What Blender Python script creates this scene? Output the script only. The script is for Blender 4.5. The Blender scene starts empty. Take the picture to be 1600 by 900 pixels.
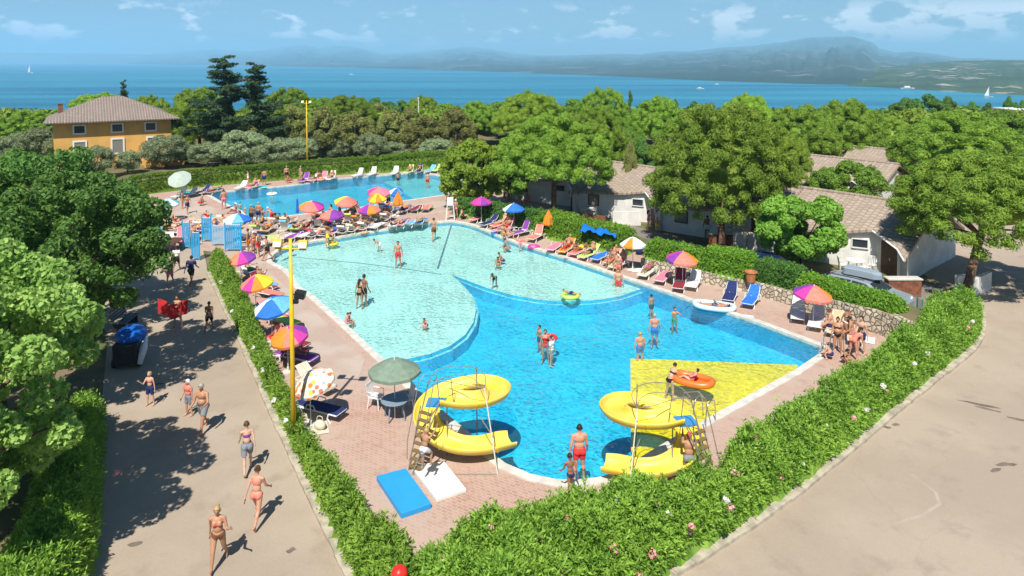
import bpy, math, random
import numpy as np
from mathutils import Vector, Matrix, geometry
random.seed(7); rng = np.random.default_rng(11)
SC = bpy.context.scene
COL = SC.collection
R = math.radians
# ---------------------------------------------------------------- camera
HC, F, PITCH, YH = 13.0, 1100.0, R(3.0), 93.0
CY = YH + F*math.tan(PITCH)
cam = bpy.data.cameras.new('camera'); camo = bpy.data.objects.new('camera', cam); COL.objects.link(camo)
camo.location = (0, 0, HC); camo.rotation_euler = (R(90)-PITCH, 0, 0)
cam.sensor_width = 36.0; cam.lens = 36.0*F/1600.0; cam.shift_y = (CY-450.0)/1600.0
cam.clip_start = 0.3; cam.clip_end = 80000.0
SC.camera = camo
# ---------------------------------------------------------------- view + sun + sky
SC.view_settings.view_transform = 'Standard'; SC.view_settings.look = 'None'
SC.view_settings.gamma = 1.0; SC.view_settings.exposure = 0.72
SUN_DIR = Vector((0.17, 1.0, -1.38)).normalized()
sl = bpy.data.lights.new('sun', 'SUN'); so = bpy.data.objects.new('sun', sl); COL.objects.link(so)
sl.energy = 4.2; sl.angle = R(0.53); sl.color = (1.0, 0.955, 0.87)
so.rotation_euler = SUN_DIR.to_track_quat('-Z', 'Y').to_euler(); so.location = (0, 0, 60)
W = bpy.data.worlds.new('World'); SC.world = W; W.use_nodes = True
nt = W.node_tree; nt.nodes.clear()
def nn(nt, t, **kw):
    n = nt.nodes.new(t)
    for k, v in kw.items():
        if k.startswith('i_'): n.inputs[k[2:].replace('_', ' ')].default_value = v
        elif isinstance(k, str): setattr(n, k, v)
    return n
sky = nn(nt, 'ShaderNodeTexSky'); sky.sky_type = 'NISHITA'; sky.sun_disc = False
sky.sun_elevation = math.asin(-SUN_DIR.z); sky.sun_rotation = math.atan2(-SUN_DIR.x, -SUN_DIR.y)
sky.altitude = 80; sky.air_density = 1.0; sky.dust_density = 0.6; sky.ozone_density = 2.2
tc = nn(nt, 'ShaderNodeTexCoord'); sep = nn(nt, 'ShaderNodeSeparateXYZ')
nt.links.new(tc.outputs['Generated'], sep.inputs[0])
mp = nn(nt, 'ShaderNodeMapping'); mp.inputs['Scale'].default_value = (1, 1, 2.1); nt.links.new(tc.outputs['Generated'], mp.inputs[0])
noi = nn(nt, 'ShaderNodeTexNoise'); noi.inputs['Scale'].default_value = 19.0; noi.inputs['Detail'].default_value = 8; noi.inputs['Roughness'].default_value = 0.55
nt.links.new(mp.outputs[0], noi.inputs['Vector'])
def mth(nt, op, a, b=None, c=None, clamp=False):
    n = nt.nodes.new('ShaderNodeMath'); n.operation = op; n.use_clamp = clamp
    for i, v in enumerate((a, b, c)):
        if v is None: continue
        if hasattr(v, 'links'): nt.links.new(v, n.inputs[i])
        else: n.inputs[i].default_value = v
    return n.outputs[0]
def smooth(nt, v, a, b):
    n = nt.nodes.new('ShaderNodeMapRange'); n.interpolation_type = 'SMOOTHSTEP'
    nt.links.new(v, n.inputs[0]); n.inputs[1].default_value = a; n.inputs[2].default_value = b
    return n.outputs[0]
# cumulus low over the mountains, thicker towards the east (right)
el = sep.outputs[2]; xx = sep.outputs[0]
low = mth(nt, 'MULTIPLY', smooth(nt, el, 0.012, 0.030), mth(nt, 'SUBTRACT', 1.0, smooth(nt, el, 0.055, 0.085)))
east = mth(nt, 'MULTIPLY_ADD', smooth(nt, xx, -0.05, 0.6), 0.11, -0.01)
cl = smooth(nt, mth(nt, 'ADD', noi.outputs[0], east), 0.53, 0.635)
cl = mth(nt, 'MULTIPLY', cl, low)
cl = mth(nt, 'MULTIPLY', cl, 0.75)
hs = nn(nt, 'ShaderNodeHueSaturation'); nt.links.new(sky.outputs[0], hs.inputs['Color'])
tint = nn(nt, 'ShaderNodeMix', data_type='RGBA', blend_type='MULTIPLY'); tint.inputs['Factor'].default_value = 1.0
nt.links.new(hs.outputs[0], tint.inputs['A']); tint.inputs['B'].default_value = (0.54, 0.70, 0.86, 1)
mx = nn(nt, 'ShaderNodeMix', data_type='RGBA'); nt.links.new(cl, mx.inputs['Factor'])
nt.links.new(tint.outputs['Result'], mx.inputs['A']); mx.inputs['B'].default_value = (12.0, 12.1, 12.5, 1)
bg = nn(nt, 'ShaderNodeBackground'); bg.inputs['Strength'].default_value = 0.066
nt.links.new(mx.outputs['Result'], bg.inputs['Color'])
wo = nn(nt, 'ShaderNodeOutputWorld'); nt.links.new(bg.outputs[0], wo.inputs['Surface'])
SC.cycles.max_bounces = 6; SC.cycles.diffuse_bounces = 3; SC.cycles.glossy_bounces = 2; SC.cycles.transmission_bounces = 3
SC.cycles.transparent_max_bounces = 8; SC.cycles.volume_bounces = 2; SC.cycles.sample_clamp_indirect = 4.0
SC.cycles.use_denoising = True; SC.cycles.caustics_reflective = False; SC.cycles.caustics_refractive = False
# ---------------------------------------------------------------- picture <-> place
def ray(px, py):
    v = Vector(((px-800)/F, (CY-py)/F, 1.0))
    c, s = math.cos(PITCH), math.sin(PITCH)
    return Vector((v.x, c*v.z + s*v.y, -s*v.z + c*v.y))
def G(px, py, z=0.0):
    r = ray(px, py); t = (z-HC)/r.z
    return Vector((r.x*t, r.y*t, z))
def AT(px, py, y):
    r = ray(px, py); t = y/r.y
    return Vector((r.x*t, y, HC + r.z*t))
def GP(pts, z=0.0): return [G(p[0], p[1], z).to_2d() for p in pts]
# ---------------------------------------------------------------- tags
USED = {}
def tag(o, label=None, cat=None, group=None, kind=None):
    if label: o['label'] = label
    if cat: o['category'] = cat
    if group: o['group'] = group
    if kind: o['kind'] = kind
    return o
def empty(name, loc=(0, 0, 0), rz=0.0, label=None, cat=None, group=None, sc=1.0):
    o = bpy.data.objects.new(name, None); COL.objects.link(o); o.empty_display_size = 0.2
    o.location = loc; o.rotation_euler = (0, 0, rz); o.scale = (sc, sc, sc)
    return tag(o, label, cat, group)
def obj(name, me, parent=None, mats=None):
    o = bpy.data.objects.new(name, me); COL.objects.link(o)
    if parent: o.parent = parent
    if mats is not None:
        for m in (mats if isinstance(mats, (list, tuple)) else [mats]):
            me.materials.append(m)
    return o
def setmat(o, m, i=0):
    o.material_slots[i].link = 'OBJECT'; o.material_slots[i].material = m
KIDS = {}
def kids(o):
    return [c for c in COL.objects if c.parent is o]
def rec(o):          # cached tree: (object, [children trees])
    return (o, [rec(c) for c in kids(o)])
def dup(tree, parent=None, loc=None, rz=None, sc=None, label=None, group=None):
    o, ch = tree; c = o.copy(); COL.objects.link(c)
    if parent is not None: c.parent = parent
    if loc is not None: c.location = loc
    if rz is not None: c.rotation_euler = (0, 0, rz)
    if sc is not None: c.scale = (sc, sc, sc) if not hasattr(sc, '__len__') else sc
    if label: c['label'] = label
    if group: c['group'] = group
    for t in ch: dup(t, c)
    return c
# ---------------------------------------------------------------- materials
MATS = {}
def mat(name, col, rough=0.7, noise=None, spec=0.3, metal=0.0, bump=None, col2=None, scale=5.0, trans=0.0, objrand=0.0, coord='Object'):
    if name in MATS: return MATS[name]
    m = bpy.data.materials.new(name); m.use_nodes = True; nt = m.node_tree
    b = nt.nodes['Principled BSDF']
    b.inputs['Roughness'].default_value = rough; b.inputs['Specular IOR Level'].default_value = spec; b.inputs['Metallic'].default_value = metal
    c4 = (*col, 1)
    b.inputs['Base Color'].default_value = c4
    tcn = nn(nt, 'ShaderNodeTexCoord'); last = None
    if noise or col2:
        n = nn(nt, 'ShaderNodeTexNoise'); n.inputs['Scale'].default_value = scale; n.inputs['Detail'].default_value = 5
        nt.links.new(tcn.outputs[coord], n.inputs['Vector'])
        mr = smooth(nt, n.outputs[0], 0.35, 0.65)
        x = nn(nt, 'ShaderNodeMix', data_type='RGBA'); nt.links.new(mr, x.inputs['Factor'])
        k = noise or 0.15
        x.inputs['A'].default_value = c4
        x.inputs['B'].default_value = (*(col2 if col2 else [v*(1-k) for v in col]), 1)
        nt.links.new(x.outputs['Result'], b.inputs['Base Color'])
    if bump:
        n2 = nn(nt, 'ShaderNodeTexNoise'); n2.inputs['Scale'].default_value = bump[0]; n2.inputs['Detail'].default_value = 4
        nt.links.new(tcn.outputs[coord], n2.inputs['Vector'])
        bp = nn(nt, 'ShaderNodeBump'); bp.inputs['Strength'].default_value = bump[1]; bp.inputs['Distance'].default_value = bump[2] if len(bump) > 2 else 0.02
        nt.links.new(n2.outputs[0], bp.inputs['Height']); nt.links.new(bp.outputs[0], b.inputs['Normal'])
    MATS[name] = m
    return m
def leafmat(name, a, b, c=None, tr=0.35, rough=0.6):
    """foliage: colour differs leaf by leaf and clump by clump"""
    m = bpy.data.materials.new(name); m.use_nodes = True; nt = m.node_tree; nt.nodes.clear()
    g = nn(nt, 'ShaderNodeNewGeometry'); oi = nn(nt, 'ShaderNodeObjectInfo')
    tcn = nn(nt, 'ShaderNodeTexCoord'); n = nn(nt, 'ShaderNodeTexNoise'); n.inputs['Scale'].default_value = 0.9; n.inputs['Detail'].default_value = 2
    nt.links.new(tcn.outputs['Object'], n.inputs['Vector'])
    f = mth(nt, 'MULTIPLY_ADD', g.outputs['Random Per Island'], 0.55, mth(nt, 'MULTIPLY_ADD', n.outputs[0], 1.1, -0.35), clamp=True)
    x = nn(nt, 'ShaderNodeMix', data_type='RGBA'); nt.links.new(f, x.inputs['Factor'])
    a = [v*1.22 for v in a]; b = [v*1.18 for v in b]
    x.inputs['A'].default_value = (*a, 1); x.inputs['B'].default_value = (*b, 1)
    col = x.outputs['Result']
    y = nn(nt, 'ShaderNodeHueSaturation'); nt.links.new(col, y.inputs['Color'])
    nt.links.new(mth(nt, 'MULTIPLY_ADD', oi.outputs['Random'], 0.018, 0.489), y.inputs['Hue'])
    nt.links.new(mth(nt, 'MULTIPLY_ADD', oi.outputs['Random'], 0.5, 0.78), y.inputs['Value'])
    col = y.outputs[0]
    d = nn(nt, 'ShaderNodeBsdfPrincipled'); d.inputs['Roughness'].default_value = rough; d.inputs['Specular IOR Level'].default_value = 0.25
    nt.links.new(col, d.inputs['Base Color'])
    t = nn(nt, 'ShaderNodeBsdfTranslucent'); nt.links.new(col, t.inputs['Color'])
    mx = nn(nt, 'ShaderNodeMixShader'); mx.inputs[0].default_value = tr
    nt.links.new(d.outputs[0], mx.inputs[1]); nt.links.new(t.outputs[0], mx.inputs[2])
    o = nn(nt, 'ShaderNodeOutputMaterial'); nt.links.new(mx.outputs[0], o.inputs['Surface'])
    MATS[name] = m
    return m
# ---------------------------------------------------------------- mesh builder
class MB:
    def __init__(s): s.v = []; s.f = []; s.mi = []; s.cur = 0; s.M = Matrix.Identity(4)
    def add(s, vs, fs):
        b = len(s.v); s.v += [tuple(s.M @ Vector(p)) for p in vs]
        s.f += [tuple(i+b for i in f) for f in fs]; s.mi += [s.cur]*len(fs); return s
    def box(s, c, d, rz=0.0, rx=0.0, ry=0.0):
        m = Matrix.Translation(c) @ Matrix.Rotation(rz, 4, 'Z') @ Matrix.Rotation(ry, 4, 'Y') @ Matrix.Rotation(rx, 4, 'X')
        vs = [m @ Vector((x*d[0]/2, y*d[1]/2, z*d[2]/2)) for x in (-1, 1) for y in (-1, 1) for z in (-1, 1)]
        return s.add(vs, [(0, 1, 3, 2), (4, 6, 7, 5), (0, 4, 5, 1), (2, 3, 7, 6), (0, 2, 6, 4), (1, 5, 7, 3)])
    def tube(s, pts, r, n=8, cap=True):
        pts = [Vector(p) for p in pts]; k = len(pts)
        rs = r if hasattr(r, '__len__') else [r]*k
        vs = []; prev = None
        for i in range(k):
            t = (pts[min(i+1, k-1)] - pts[max(i-1, 0)]).normalized()
            if prev is None:
                a = t.cross(Vector((0, 0, 1)) if abs(t.z) < 0.95 else Vector((1, 0, 0))).normalized()
            else:
                a = (prev - t*prev.dot(t)).normalized()
            prev = a; b = t.cross(a)
            for j in range(n):
                q = 2*math.pi*j/n; vs.append(pts[i] + (a*math.cos(q) + b*math.sin(q))*rs[i])
        fs = [(i*n+j, i*n+(j+1) % n, (i+1)*n+(j+1) % n, (i+1)*n+j) for i in range(k-1) for j in range(n)]
        if cap: fs += [tuple(reversed(range(n))), tuple((k-1)*n+j for j in range(n))]
        return s.add(vs, fs)
    def lathe(s, prof, n=16, c=(0, 0, 0)):
        vs = [(c[0]+r*math.cos(2*math.pi*j/n), c[1]+r*math.sin(2*math.pi*j/n), c[2]+z) for r, z in prof for j in range(n)]
        k = len(prof)
        fs = [(i*n+j, i*n+(j+1) % n, (i+1)*n+(j+1) % n, (i+1)*n+j) for i in range(k-1) for j in range(n)]
        if prof[0][0] > 1e-4: fs.append(tuple(reversed(range(n))))
        if prof[-1][0] > 1e-4: fs.append(tuple((k-1)*n+j for j in range(n)))
        return s.add(vs, fs)
    def ell(s, c, r, n=12, m=8, rot=None):
        vs = []; 
        for i in range(m+1):
            a = math.pi*i/m
            for j in range(n):
                b = 2*math.pi*j/n
                p = Vector((r[0]*math.sin(a)*math.cos(b), r[1]*math.sin(a)*math.sin(b), -r[2]*math.cos(a)))
                if rot is not None: p = rot @ p
                vs.append(Vector(c)+p)
        return s.add(vs, [(i*n+j, i*n+(j+1) % n, (i+1)*n+(j+1) % n, (i+1)*n+j) for i in range(m) for j in range(n)])
    def prism(s, poly, z0, z1, top=True, bottom=False, side=True):
        n = len(poly); tri = geometry.tessellate_polygon([[Vector((p[0], p[1], 0)) for p in poly]])
        vs = [(p[0], p[1], z0) for p in poly] + [(p[0], p[1], z1) for p in poly]; fs = []
        if area(poly) > 0: fs += [(i, (i+1) % n, n+(i+1) % n, n+i) for i in range(n)] if side else []
        else: fs += [(n+i, n+(i+1) % n, (i+1) % n, i) for i in range(n)] if side else []
        for t in tri:
            a, b, c = [Vector(poly[i]) for i in t]
            t2 = t if (b-a).to_2d().cross((c-a).to_2d()) > 0 else (t[0], t[2], t[1])
            if top: fs.append(tuple(i+n for i in t2))
            if bottom: fs.append((t2[0], t2[2], t2[1]))
        return s.add(vs, fs)
    def mesh(s, name, smooth=False):
        me = bpy.data.meshes.new(name); me.from_pydata(s.v, [], s.f)
        if any(s.mi): me.polygons.foreach_set('material_index', s.mi)
        if smooth: me.polygons.foreach_set('use_smooth', [True]*len(s.f))
        me.validate(); me.update(); return me
    def build(s, name, mats=None, parent=None, smooth=False, bevel=0.0):
        o = obj(name, s.mesh(name, smooth), parent, mats)
        if bevel:
            b = o.modifiers.new('b', 'BEVEL'); b.width = bevel; b.segments = 2; b.limit_method = 'ANGLE'
        return o
def area(poly):
    return 0.5*sum(poly[i][0]*poly[(i+1) % len(poly)][1]-poly[(i+1) % len(poly)][0]*poly[i][1] for i in range(len(poly)))
def sheet(name, outer, z, m, holes=(), kind='structure', parent=None):
    loops = [[Vector((p[0], p[1], 0)) for p in outer]] + [[Vector((p[0], p[1], 0)) for p in h] for h in holes]
    tri = geometry.tessellate_polygon(loops); fl = [p for l in loops for p in l]
    fs = []
    for t in tri:
        a, b, c = [fl[i] for i in t]
        fs.append(tuple(t) if (b-a).cross(c-a).z > 0 else (t[0], t[2], t[1]))
    me = bpy.data.meshes.new(name); me.from_pydata([(p.x, p.y, z) for p in fl], [], fs); me.update()
    o = obj(name, me, parent, m)
    if kind: o['kind'] = kind
    return o
def inside(poly, x, y):
    P = np.asarray([(p[0], p[1]) for p in poly]); x = np.asarray(x); y = np.asarray(y); r = np.zeros(x.shape, bool)
    for i in range(len(P)):
        x0, y0 = P[i]; x1, y1 = P[(i+1) % len(P)]
        if y0 == y1: continue
        c = ((y0 > y) != (y1 > y)) & (x < (x1-x0)*(y-y0)/(y1-y0)+x0); r ^= c
    return r
def dist_poly(poly, x, y):
    P = np.asarray([(p[0], p[1]) for p in poly]); d = np.full(np.shape(x), 1e9)
    for i in range(len(P)):
        a = P[i]; b = P[(i+1) % len(P)]; ab = b-a; L = max((ab**2).sum(), 1e-9)
        t = np.clip(((x-a[0])*ab[0]+(y-a[1])*ab[1])/L, 0, 1)
        d = np.minimum(d, np.hypot(x-a[0]-t*ab[0], y-a[1]-t*ab[1]))
    return d
def smoothpoly(pts, it=2, closed=True):
    pts = [Vector(p) for p in pts]
    for _ in range(it):
        q = []; n = len(pts)
        for i in range(n if closed else n-1):
            a, b = pts[i], pts[(i+1) % n]; q += [a*0.75+b*0.25, a*0.25+b*0.75]
        if not closed: q = [pts[0]]+q+[pts[-1]]
        pts = q
    return pts
def catmull(P, k=6):
    P = [Vector(p) for p in P]; out = []
    for i in range(len(P)-1):
        p0 = P[max(i-1, 0)]; p1 = P[i]; p2 = P[i+1]; p3 = P[min(i+2, len(P)-1)]
        for j in range(k):
            t = j/k
            out.append(0.5*((2*p1)+(p2-p0)*t+(2*p0-5*p1+4*p2-p3)*t*t+(3*p1-p0-3*p2+p3)*t**3))
    out.append(P[-1]); return out
def offset(poly, d):
    """offset a closed polygon outwards by d"""
    n = len(poly); s = 1 if area(poly) > 0 else -1; out = []
    for i in range(n):
        a, b, c = Vector(poly[i-1]).to_2d(), Vector(poly[i]).to_2d(), Vector(poly[(i+1) % n]).to_2d()
        e1 = (b-a).normalized(); e2 = (c-b).normalized()
        n1 = Vector((e1.y, -e1.x))*s; n2 = Vector((e2.y, -e2.x))*s
        m = (n1+n2); m = m.normalized() if m.length > 1e-6 else n1
        out.append(b + m*d/max(0.5, m.dot(n1)))
    return out
def quads(name, V, mats, parent=None, mi=None, smooth=False):
    """V: (N,4,3) array of quads -> mesh object"""
    N = len(V); me = bpy.data.meshes.new(name)
    me.vertices.add(N*4); me.vertices.foreach_set('co', np.ascontiguousarray(V, dtype=np.float32).ravel())
    me.loops.add(N*4); me.loops.foreach_set('vertex_index', np.arange(N*4, dtype=np.int32))
    me.polygons.add(N); me.polygons.foreach_set('loop_start', np.arange(N, dtype=np.int32)*4)
    if mi is not None: me.polygons.foreach_set('material_index', np.asarray(mi, dtype=np.int32))
    me.update(calc_edges=True)
    return obj(name, me, parent, mats)
def unit(v): return v/np.maximum(np.linalg.norm(v, axis=-1, keepdims=True), 1e-9)
def leafquads(P, Nrm, L, Wd, jitter=0.6, up=0.0, droop=0.0):
    """pointed leaves at P, roughly facing along Nrm"""
    n = len(P); nr = unit(Nrm + rng.normal(0, jitter, (n, 3)) + np.array([0, 0, up]))
    t = unit(np.cross(nr, rng.normal(0, 1, (n, 3)))); b = np.cross(nr, t)
    l = (L*rng.uniform(0.7, 1.3, n))[:, None]; w = (Wd*rng.uniform(0.7, 1.3, n))[:, None]
    return np.stack([P - t*l*0.5, P + b*w*0.5, P + t*l*0.5, P - b*w*0.5], 1)
def vnoise(x, y, s=1.0, seed=0):
    x = np.asarray(x)*s; y = np.asarray(y)*s; xi = np.floor(x).astype(int); yi = np.floor(y).astype(int); fx = x-xi; fy = y-yi
    fx = fx*fx*(3-2*fx); fy = fy*fy*(3-2*fy)
    def h(a, b):
        q = np.sin(a*127.1+b*311.7+seed*74.7)*43758.5453; return q-np.floor(q)
    return (h(xi, yi)*(1-fx)+h(xi+1, yi)*fx)*(1-fy)+(h(xi, yi+1)*(1-fx)+h(xi+1, yi+1)*fx)*fy
def fbm(x, y, s=1.0, o=4, seed=0):
    r = 0; a = 0.5
    for i in range(o): r = r+a*vnoise(x, y, s*2**i, seed+i); a *= 0.5
    return r
# ================================================================ the setting
LAKE = HC - 55.0
def groundmat(name, a, b, c=None, s1=0.35, s2=6.0, rough=0.9, bumps=0.3, spec=0.2, crack=False):
    m = bpy.data.materials.new(name); m.use_nodes = True; nt = m.node_tree; p = nt.nodes['Principled BSDF']
    p.inputs['Roughness'].default_value = rough; p.inputs['Specular IOR Level'].default_value = spec
    t = nn(nt, 'ShaderNodeTexCoord')
    def nz(s, d=5, r=0.55):
        n = nn(nt, 'ShaderNodeTexNoise'); n.inputs['Scale'].default_value = s; n.inputs['Detail'].default_value = d; n.inputs['Roughness'].default_value = r
        nt.links.new(t.outputs['Object'], n.inputs['Vector']); return n.outputs[0]
    f = smooth(nt, nz(s1), 0.38, 0.62)
    x = nn(nt, 'ShaderNodeMix', data_type='RGBA'); nt.links.new(f, x.inputs['Factor'])
    x.inputs['A'].default_value = (*a, 1); x.inputs['B'].default_value = (*b, 1); col = x.outputs['Result']
    if c:
        y = nn(nt, 'ShaderNodeMix', data_type='RGBA'); nt.links.new(mth(nt, 'MULTIPLY', smooth(nt, nz(s1*2.7+0.13, 7, 0.65), 0.52, 0.72), 0.8), y.inputs['Factor'])
        nt.links.new(col, y.inputs['A']); y.inputs['B'].default_value = (*c, 1); col = y.outputs['Result']
    g = nz(s2*12, 2); k = mth(nt, 'MULTIPLY_ADD', g, 0.5, 0.75)
    v = nn(nt, 'ShaderNodeMix', data_type='RGBA', blend_type='MULTIPLY'); v.inputs['Factor'].default_value = 1
    cm = nn(nt, 'ShaderNodeCombineXYZ'); [nt.links.new(k, cm.inputs[i]) for i in range(3)]
    nt.links.new(col, v.inputs['A']); nt.links.new(cm.outputs[0], v.inputs['B']); col = v.outputs['Result']
    if crack:
        w = nn(nt, 'ShaderNodeTexVoronoi'); w.feature = 'DISTANCE_TO_EDGE'; w.inputs['Scale'].default_value = 0.16
        nzv = nn(nt, 'ShaderNodeTexNoise'); nzv.inputs['Scale'].default_value = 0.8; nzv.inputs['Detail'].default_value = 6
        nt.links.new(t.outputs['Object'], nzv.inputs['Vector'])
        va = nn(nt, 'ShaderNodeVectorMath', operation='MULTIPLY_ADD'); nt.links.new(nzv.outputs['Color'], va.inputs[0]); va.inputs[1].default_value = (2.2, 2.2, 0); nt.links.new(t.outputs['Object'], va.inputs[2])
        nt.links.new(va.outputs[0], w.inputs['Vector'])
        cr = mth(nt, 'SUBTRACT', 1.0, smooth(nt, w.outputs[0], 0.0, 0.008))
        z = nn(nt, 'ShaderNodeMix', data_type='RGBA'); nt.links.new(mth(nt, 'MULTIPLY', cr, 0.10), z.inputs['Factor'])
        nt.links.new(col, z.inputs['A']); z.inputs['B'].default_value = (a[0]*0.45, a[1]*0.45, a[2]*0.45, 1); col = z.outputs['Result']
    nt.links.new(col, p.inputs['Base Color'])
    bp = nn(nt, 'ShaderNodeBump'); bp.inputs['Strength'].default_value = bumps; bp.inputs['Distance'].default_value = 0.02
    nt.links.new(nz(s2*8, 3), bp.inputs['Height']); nt.links.new(bp.outputs[0], p.inputs['Normal'])
    MATS[name] = m; return m
def pavermat():
    m = bpy.data.materials.new('deck_pavers'); m.use_nodes = True; nt = m.node_tree; p = nt.nodes['Principled BSDF']
    p.inputs['Roughness'].default_value = 0.8; p.inputs['Specular IOR Level'].default_value = 0.25
    t = nn(nt, 'ShaderNodeTexCoord'); mp = nn(nt, 'ShaderNodeMapping'); mp.inputs['Rotation'].default_value = (0, 0, R(30)); nt.links.new(t.outputs['Object'], mp.inputs[0])
    br = nn(nt, 'ShaderNodeTexBrick'); br.inputs['Scale'].default_value = 1.0; br.inputs['Brick Width'].default_value = 0.20; br.inputs['Row Height'].default_value = 0.12
    br.inputs['Mortar Size'].default_value = 0.012; br.offset = 0.5; br.inputs['Bias'].default_value = -0.1
    br.inputs['Color1'].default_value = (0.47, 0.285, 0.215, 1); br.inputs['Color2'].default_value = (0.36, 0.21, 0.155, 1); br.inputs['Mortar'].default_value = (0.48, 0.38, 0.32, 1)
    nt.links.new(mp.outputs[0], br.inputs['Vector'])
    def nz(s, d=5, r=0.6):
        n = nn(nt, 'ShaderNodeTexNoise'); n.inputs['Scale'].default_value = s; n.inputs['Detail'].default_value = d; n.inputs['Roughness'].default_value = r
        nt.links.new(t.outputs['Object'], n.inputs['Vector']); return n.outputs[0]
    a = nn(nt, 'ShaderNodeMix', data_type='RGBA'); nt.links.new(mth(nt, 'MULTIPLY', smooth(nt, nz(0.28), 0.36, 0.62), 0.72), a.inputs['Factor'])
    nt.links.new(br.outputs['Color'], a.inputs['A']); a.inputs['B'].default_value = (0.47, 0.36, 0.29, 1)
    b = nn(nt, 'ShaderNodeMix', data_type='RGBA'); nt.links.new(mth(nt, 'MULTIPLY', smooth(nt, nz(0.9, 7), 0.55, 0.72), 0.55), b.inputs['Factor'])
    nt.links.new(a.outputs['Result'], b.inputs['A']); b.inputs['B'].default_value = (0.33, 0.185, 0.135, 1)
    nt.links.new(b.outputs['Result'], p.inputs['Base Color'])
    bp = nn(nt, 'ShaderNodeBump'); bp.inputs['Strength'].default_value = 0.4; bp.inputs['Distance'].default_value = 0.01
    nt.links.new(br.outputs['Fac'], bp.inputs['Height']); bp.invert = True; nt.links.new(bp.outputs[0], p.inputs['Normal'])
    return m
M_soil = groundmat('soil', (0.20, 0.15, 0.09), (0.10, 0.12, 0.045), (0.06, 0.09, 0.03), 0.3)
M_road = groundmat('tan_asphalt', (0.40, 0.325, 0.25), (0.355, 0.285, 0.217), (0.31, 0.245, 0.185), 0.22, 5.0, crack=True)
M_conc = groundmat('deck_concrete', (0.47, 0.385, 0.32), (0.42, 0.315, 0.255), (0.40, 0.27, 0.21), 0.35, 4.0)
M_pav = pavermat()
M_kerb = mat('kerb_stone', (0.50, 0.44, 0.34), 0.85, noise=0.35, scale=3.0, bump=(30, 0.5))
M_cope = mat('coping_white', (0.66, 0.63, 0.56), 0.6, noise=0.22, scale=2.5)
# pools --------------------------------------------------------------
POOL1 = [(425,409),(427,399),(440,390),(455,384.5),(492,377),(531,371),(570,364),(635,354),(675,348),(704,346),(720,348),(737,352),(753,358),(766,364),(794,375),(826,386),(880,402),(980,436),(1100,477),(1180,503),(1292,545),
         (1240,580),(1180,613),(1082,667),(985,725),(965,739),(935,747),(900,751),(870,750),(830,742),(790,725),(760,702),(738,681),(655,612),(534,501),(492,464),(466,446),(459,432),(447,420)]
POOL2 = [(329,305),(346,300),(400,295),(460,289.5),(537.5,279),(635,271),(660,270),(700,277),(742,286),(750,290),(742,296),(701,303.5),(635,313),(537,327.5),(440,338),(405,341),(386,338),(379,330),(346,315)]
P1 = GP(POOL1); P2 = GP(POOL2)
DECK = [(-1.6,14.2),(-17.2,41.0),(-20,47),(-30,50)] + GP([(205,300),(330,280),(450,272),(560,264),(700,252),(820,250),(880,300),(905,360),(1000,390),(1090,425),(1250,462),(1380,500),(1440,525)]) + [(20.5,33.5)]
deck = sheet('pool_deck', DECK, 0.004, M_pav, [offset(P1, 0.02), offset(P2, 0.02)])
# concrete bands of the deck: along the west side and between the pools
W1 = [G(x, y).to_2d() for x, y in [(375,395),(400,372),(330,348),(255,330),(300,312),(390,345),(450,345),(540,336),(700,312),(705,330),(560,352),(480,366),(420,384),(410,400),(420,425),(445,447),(480,475),(520,515),(570,562),(560,590),(520,600),(480,560),(450,520),(400,430)]]
sheet('deck_concrete', W1, 0.008, M_conc)
def band(name, poly, w, z0, z1, m, inner=0.0, closed=True):
    b = MB(); P = [Vector(p).to_2d() for p in poly]; n = len(P)
    if closed: O = offset(P, w); I = offset(P, inner) if inner else P
    vs = [(p.x, p.y, z0) for p in I]+[(p.x, p.y, z1) for p in I]+[(p.x, p.y, z1) for p in O]+[(p.x, p.y, z0) for p in O]
    fs = []
    for i in range(n):
        j = (i+1) % n
        for k in range(3): fs.append((k*n+i, k*n+j, (k+1)*n+j, (k+1)*n+i))
    b.add(vs, fs); o = b.build(name, m); o['kind'] = 'structure'; return o
band('pool_coping', P1, 0.34, -0.12, 0.035, M_cope, -0.0)
band('pool_coping', P2, 0.32, -0.12, 0.035, M_cope)
def lining(name, col, col2, rough=0.5):
    return mat(name, col, rough, col2=col2, scale=0.8)
M_deep = lining('deep_lining', (0.02, 0.52, 0.80), (0.015, 0.46, 0.75))
M_shal = lining('shallow_lining', (0.52, 0.80, 0.74), (0.47, 0.77, 0.71))
M_yel = lining('yellow_lining', (0.93, 0.66, 0.0), (0.88, 0.62, 0.0))
M_wall = mat('pool_wall_tile', (0.012, 0.34, 0.62), 0.4)
M_line = mat('pool_seam', (0.05, 0.16, 0.22), 0.6)
def basin(name, poly, z, mf):
    b = MB(); n = len(poly); P = offset(poly, 0.015)
    b.add([(p[0], p[1], 0.0) for p in P]+[(p[0], p[1], z) for p in P], [(i, (i+1) % n, n+(i+1) % n, n+i) for i in range(n)])
    o = b.build(name, M_wall); o['kind'] = 'structure'
    sheet('pool_floor', P, z, mf)
basin('pool_walls', P1, -1.05, M_deep)
basin('pool_walls', P2, -0.95, M_deep)
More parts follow.
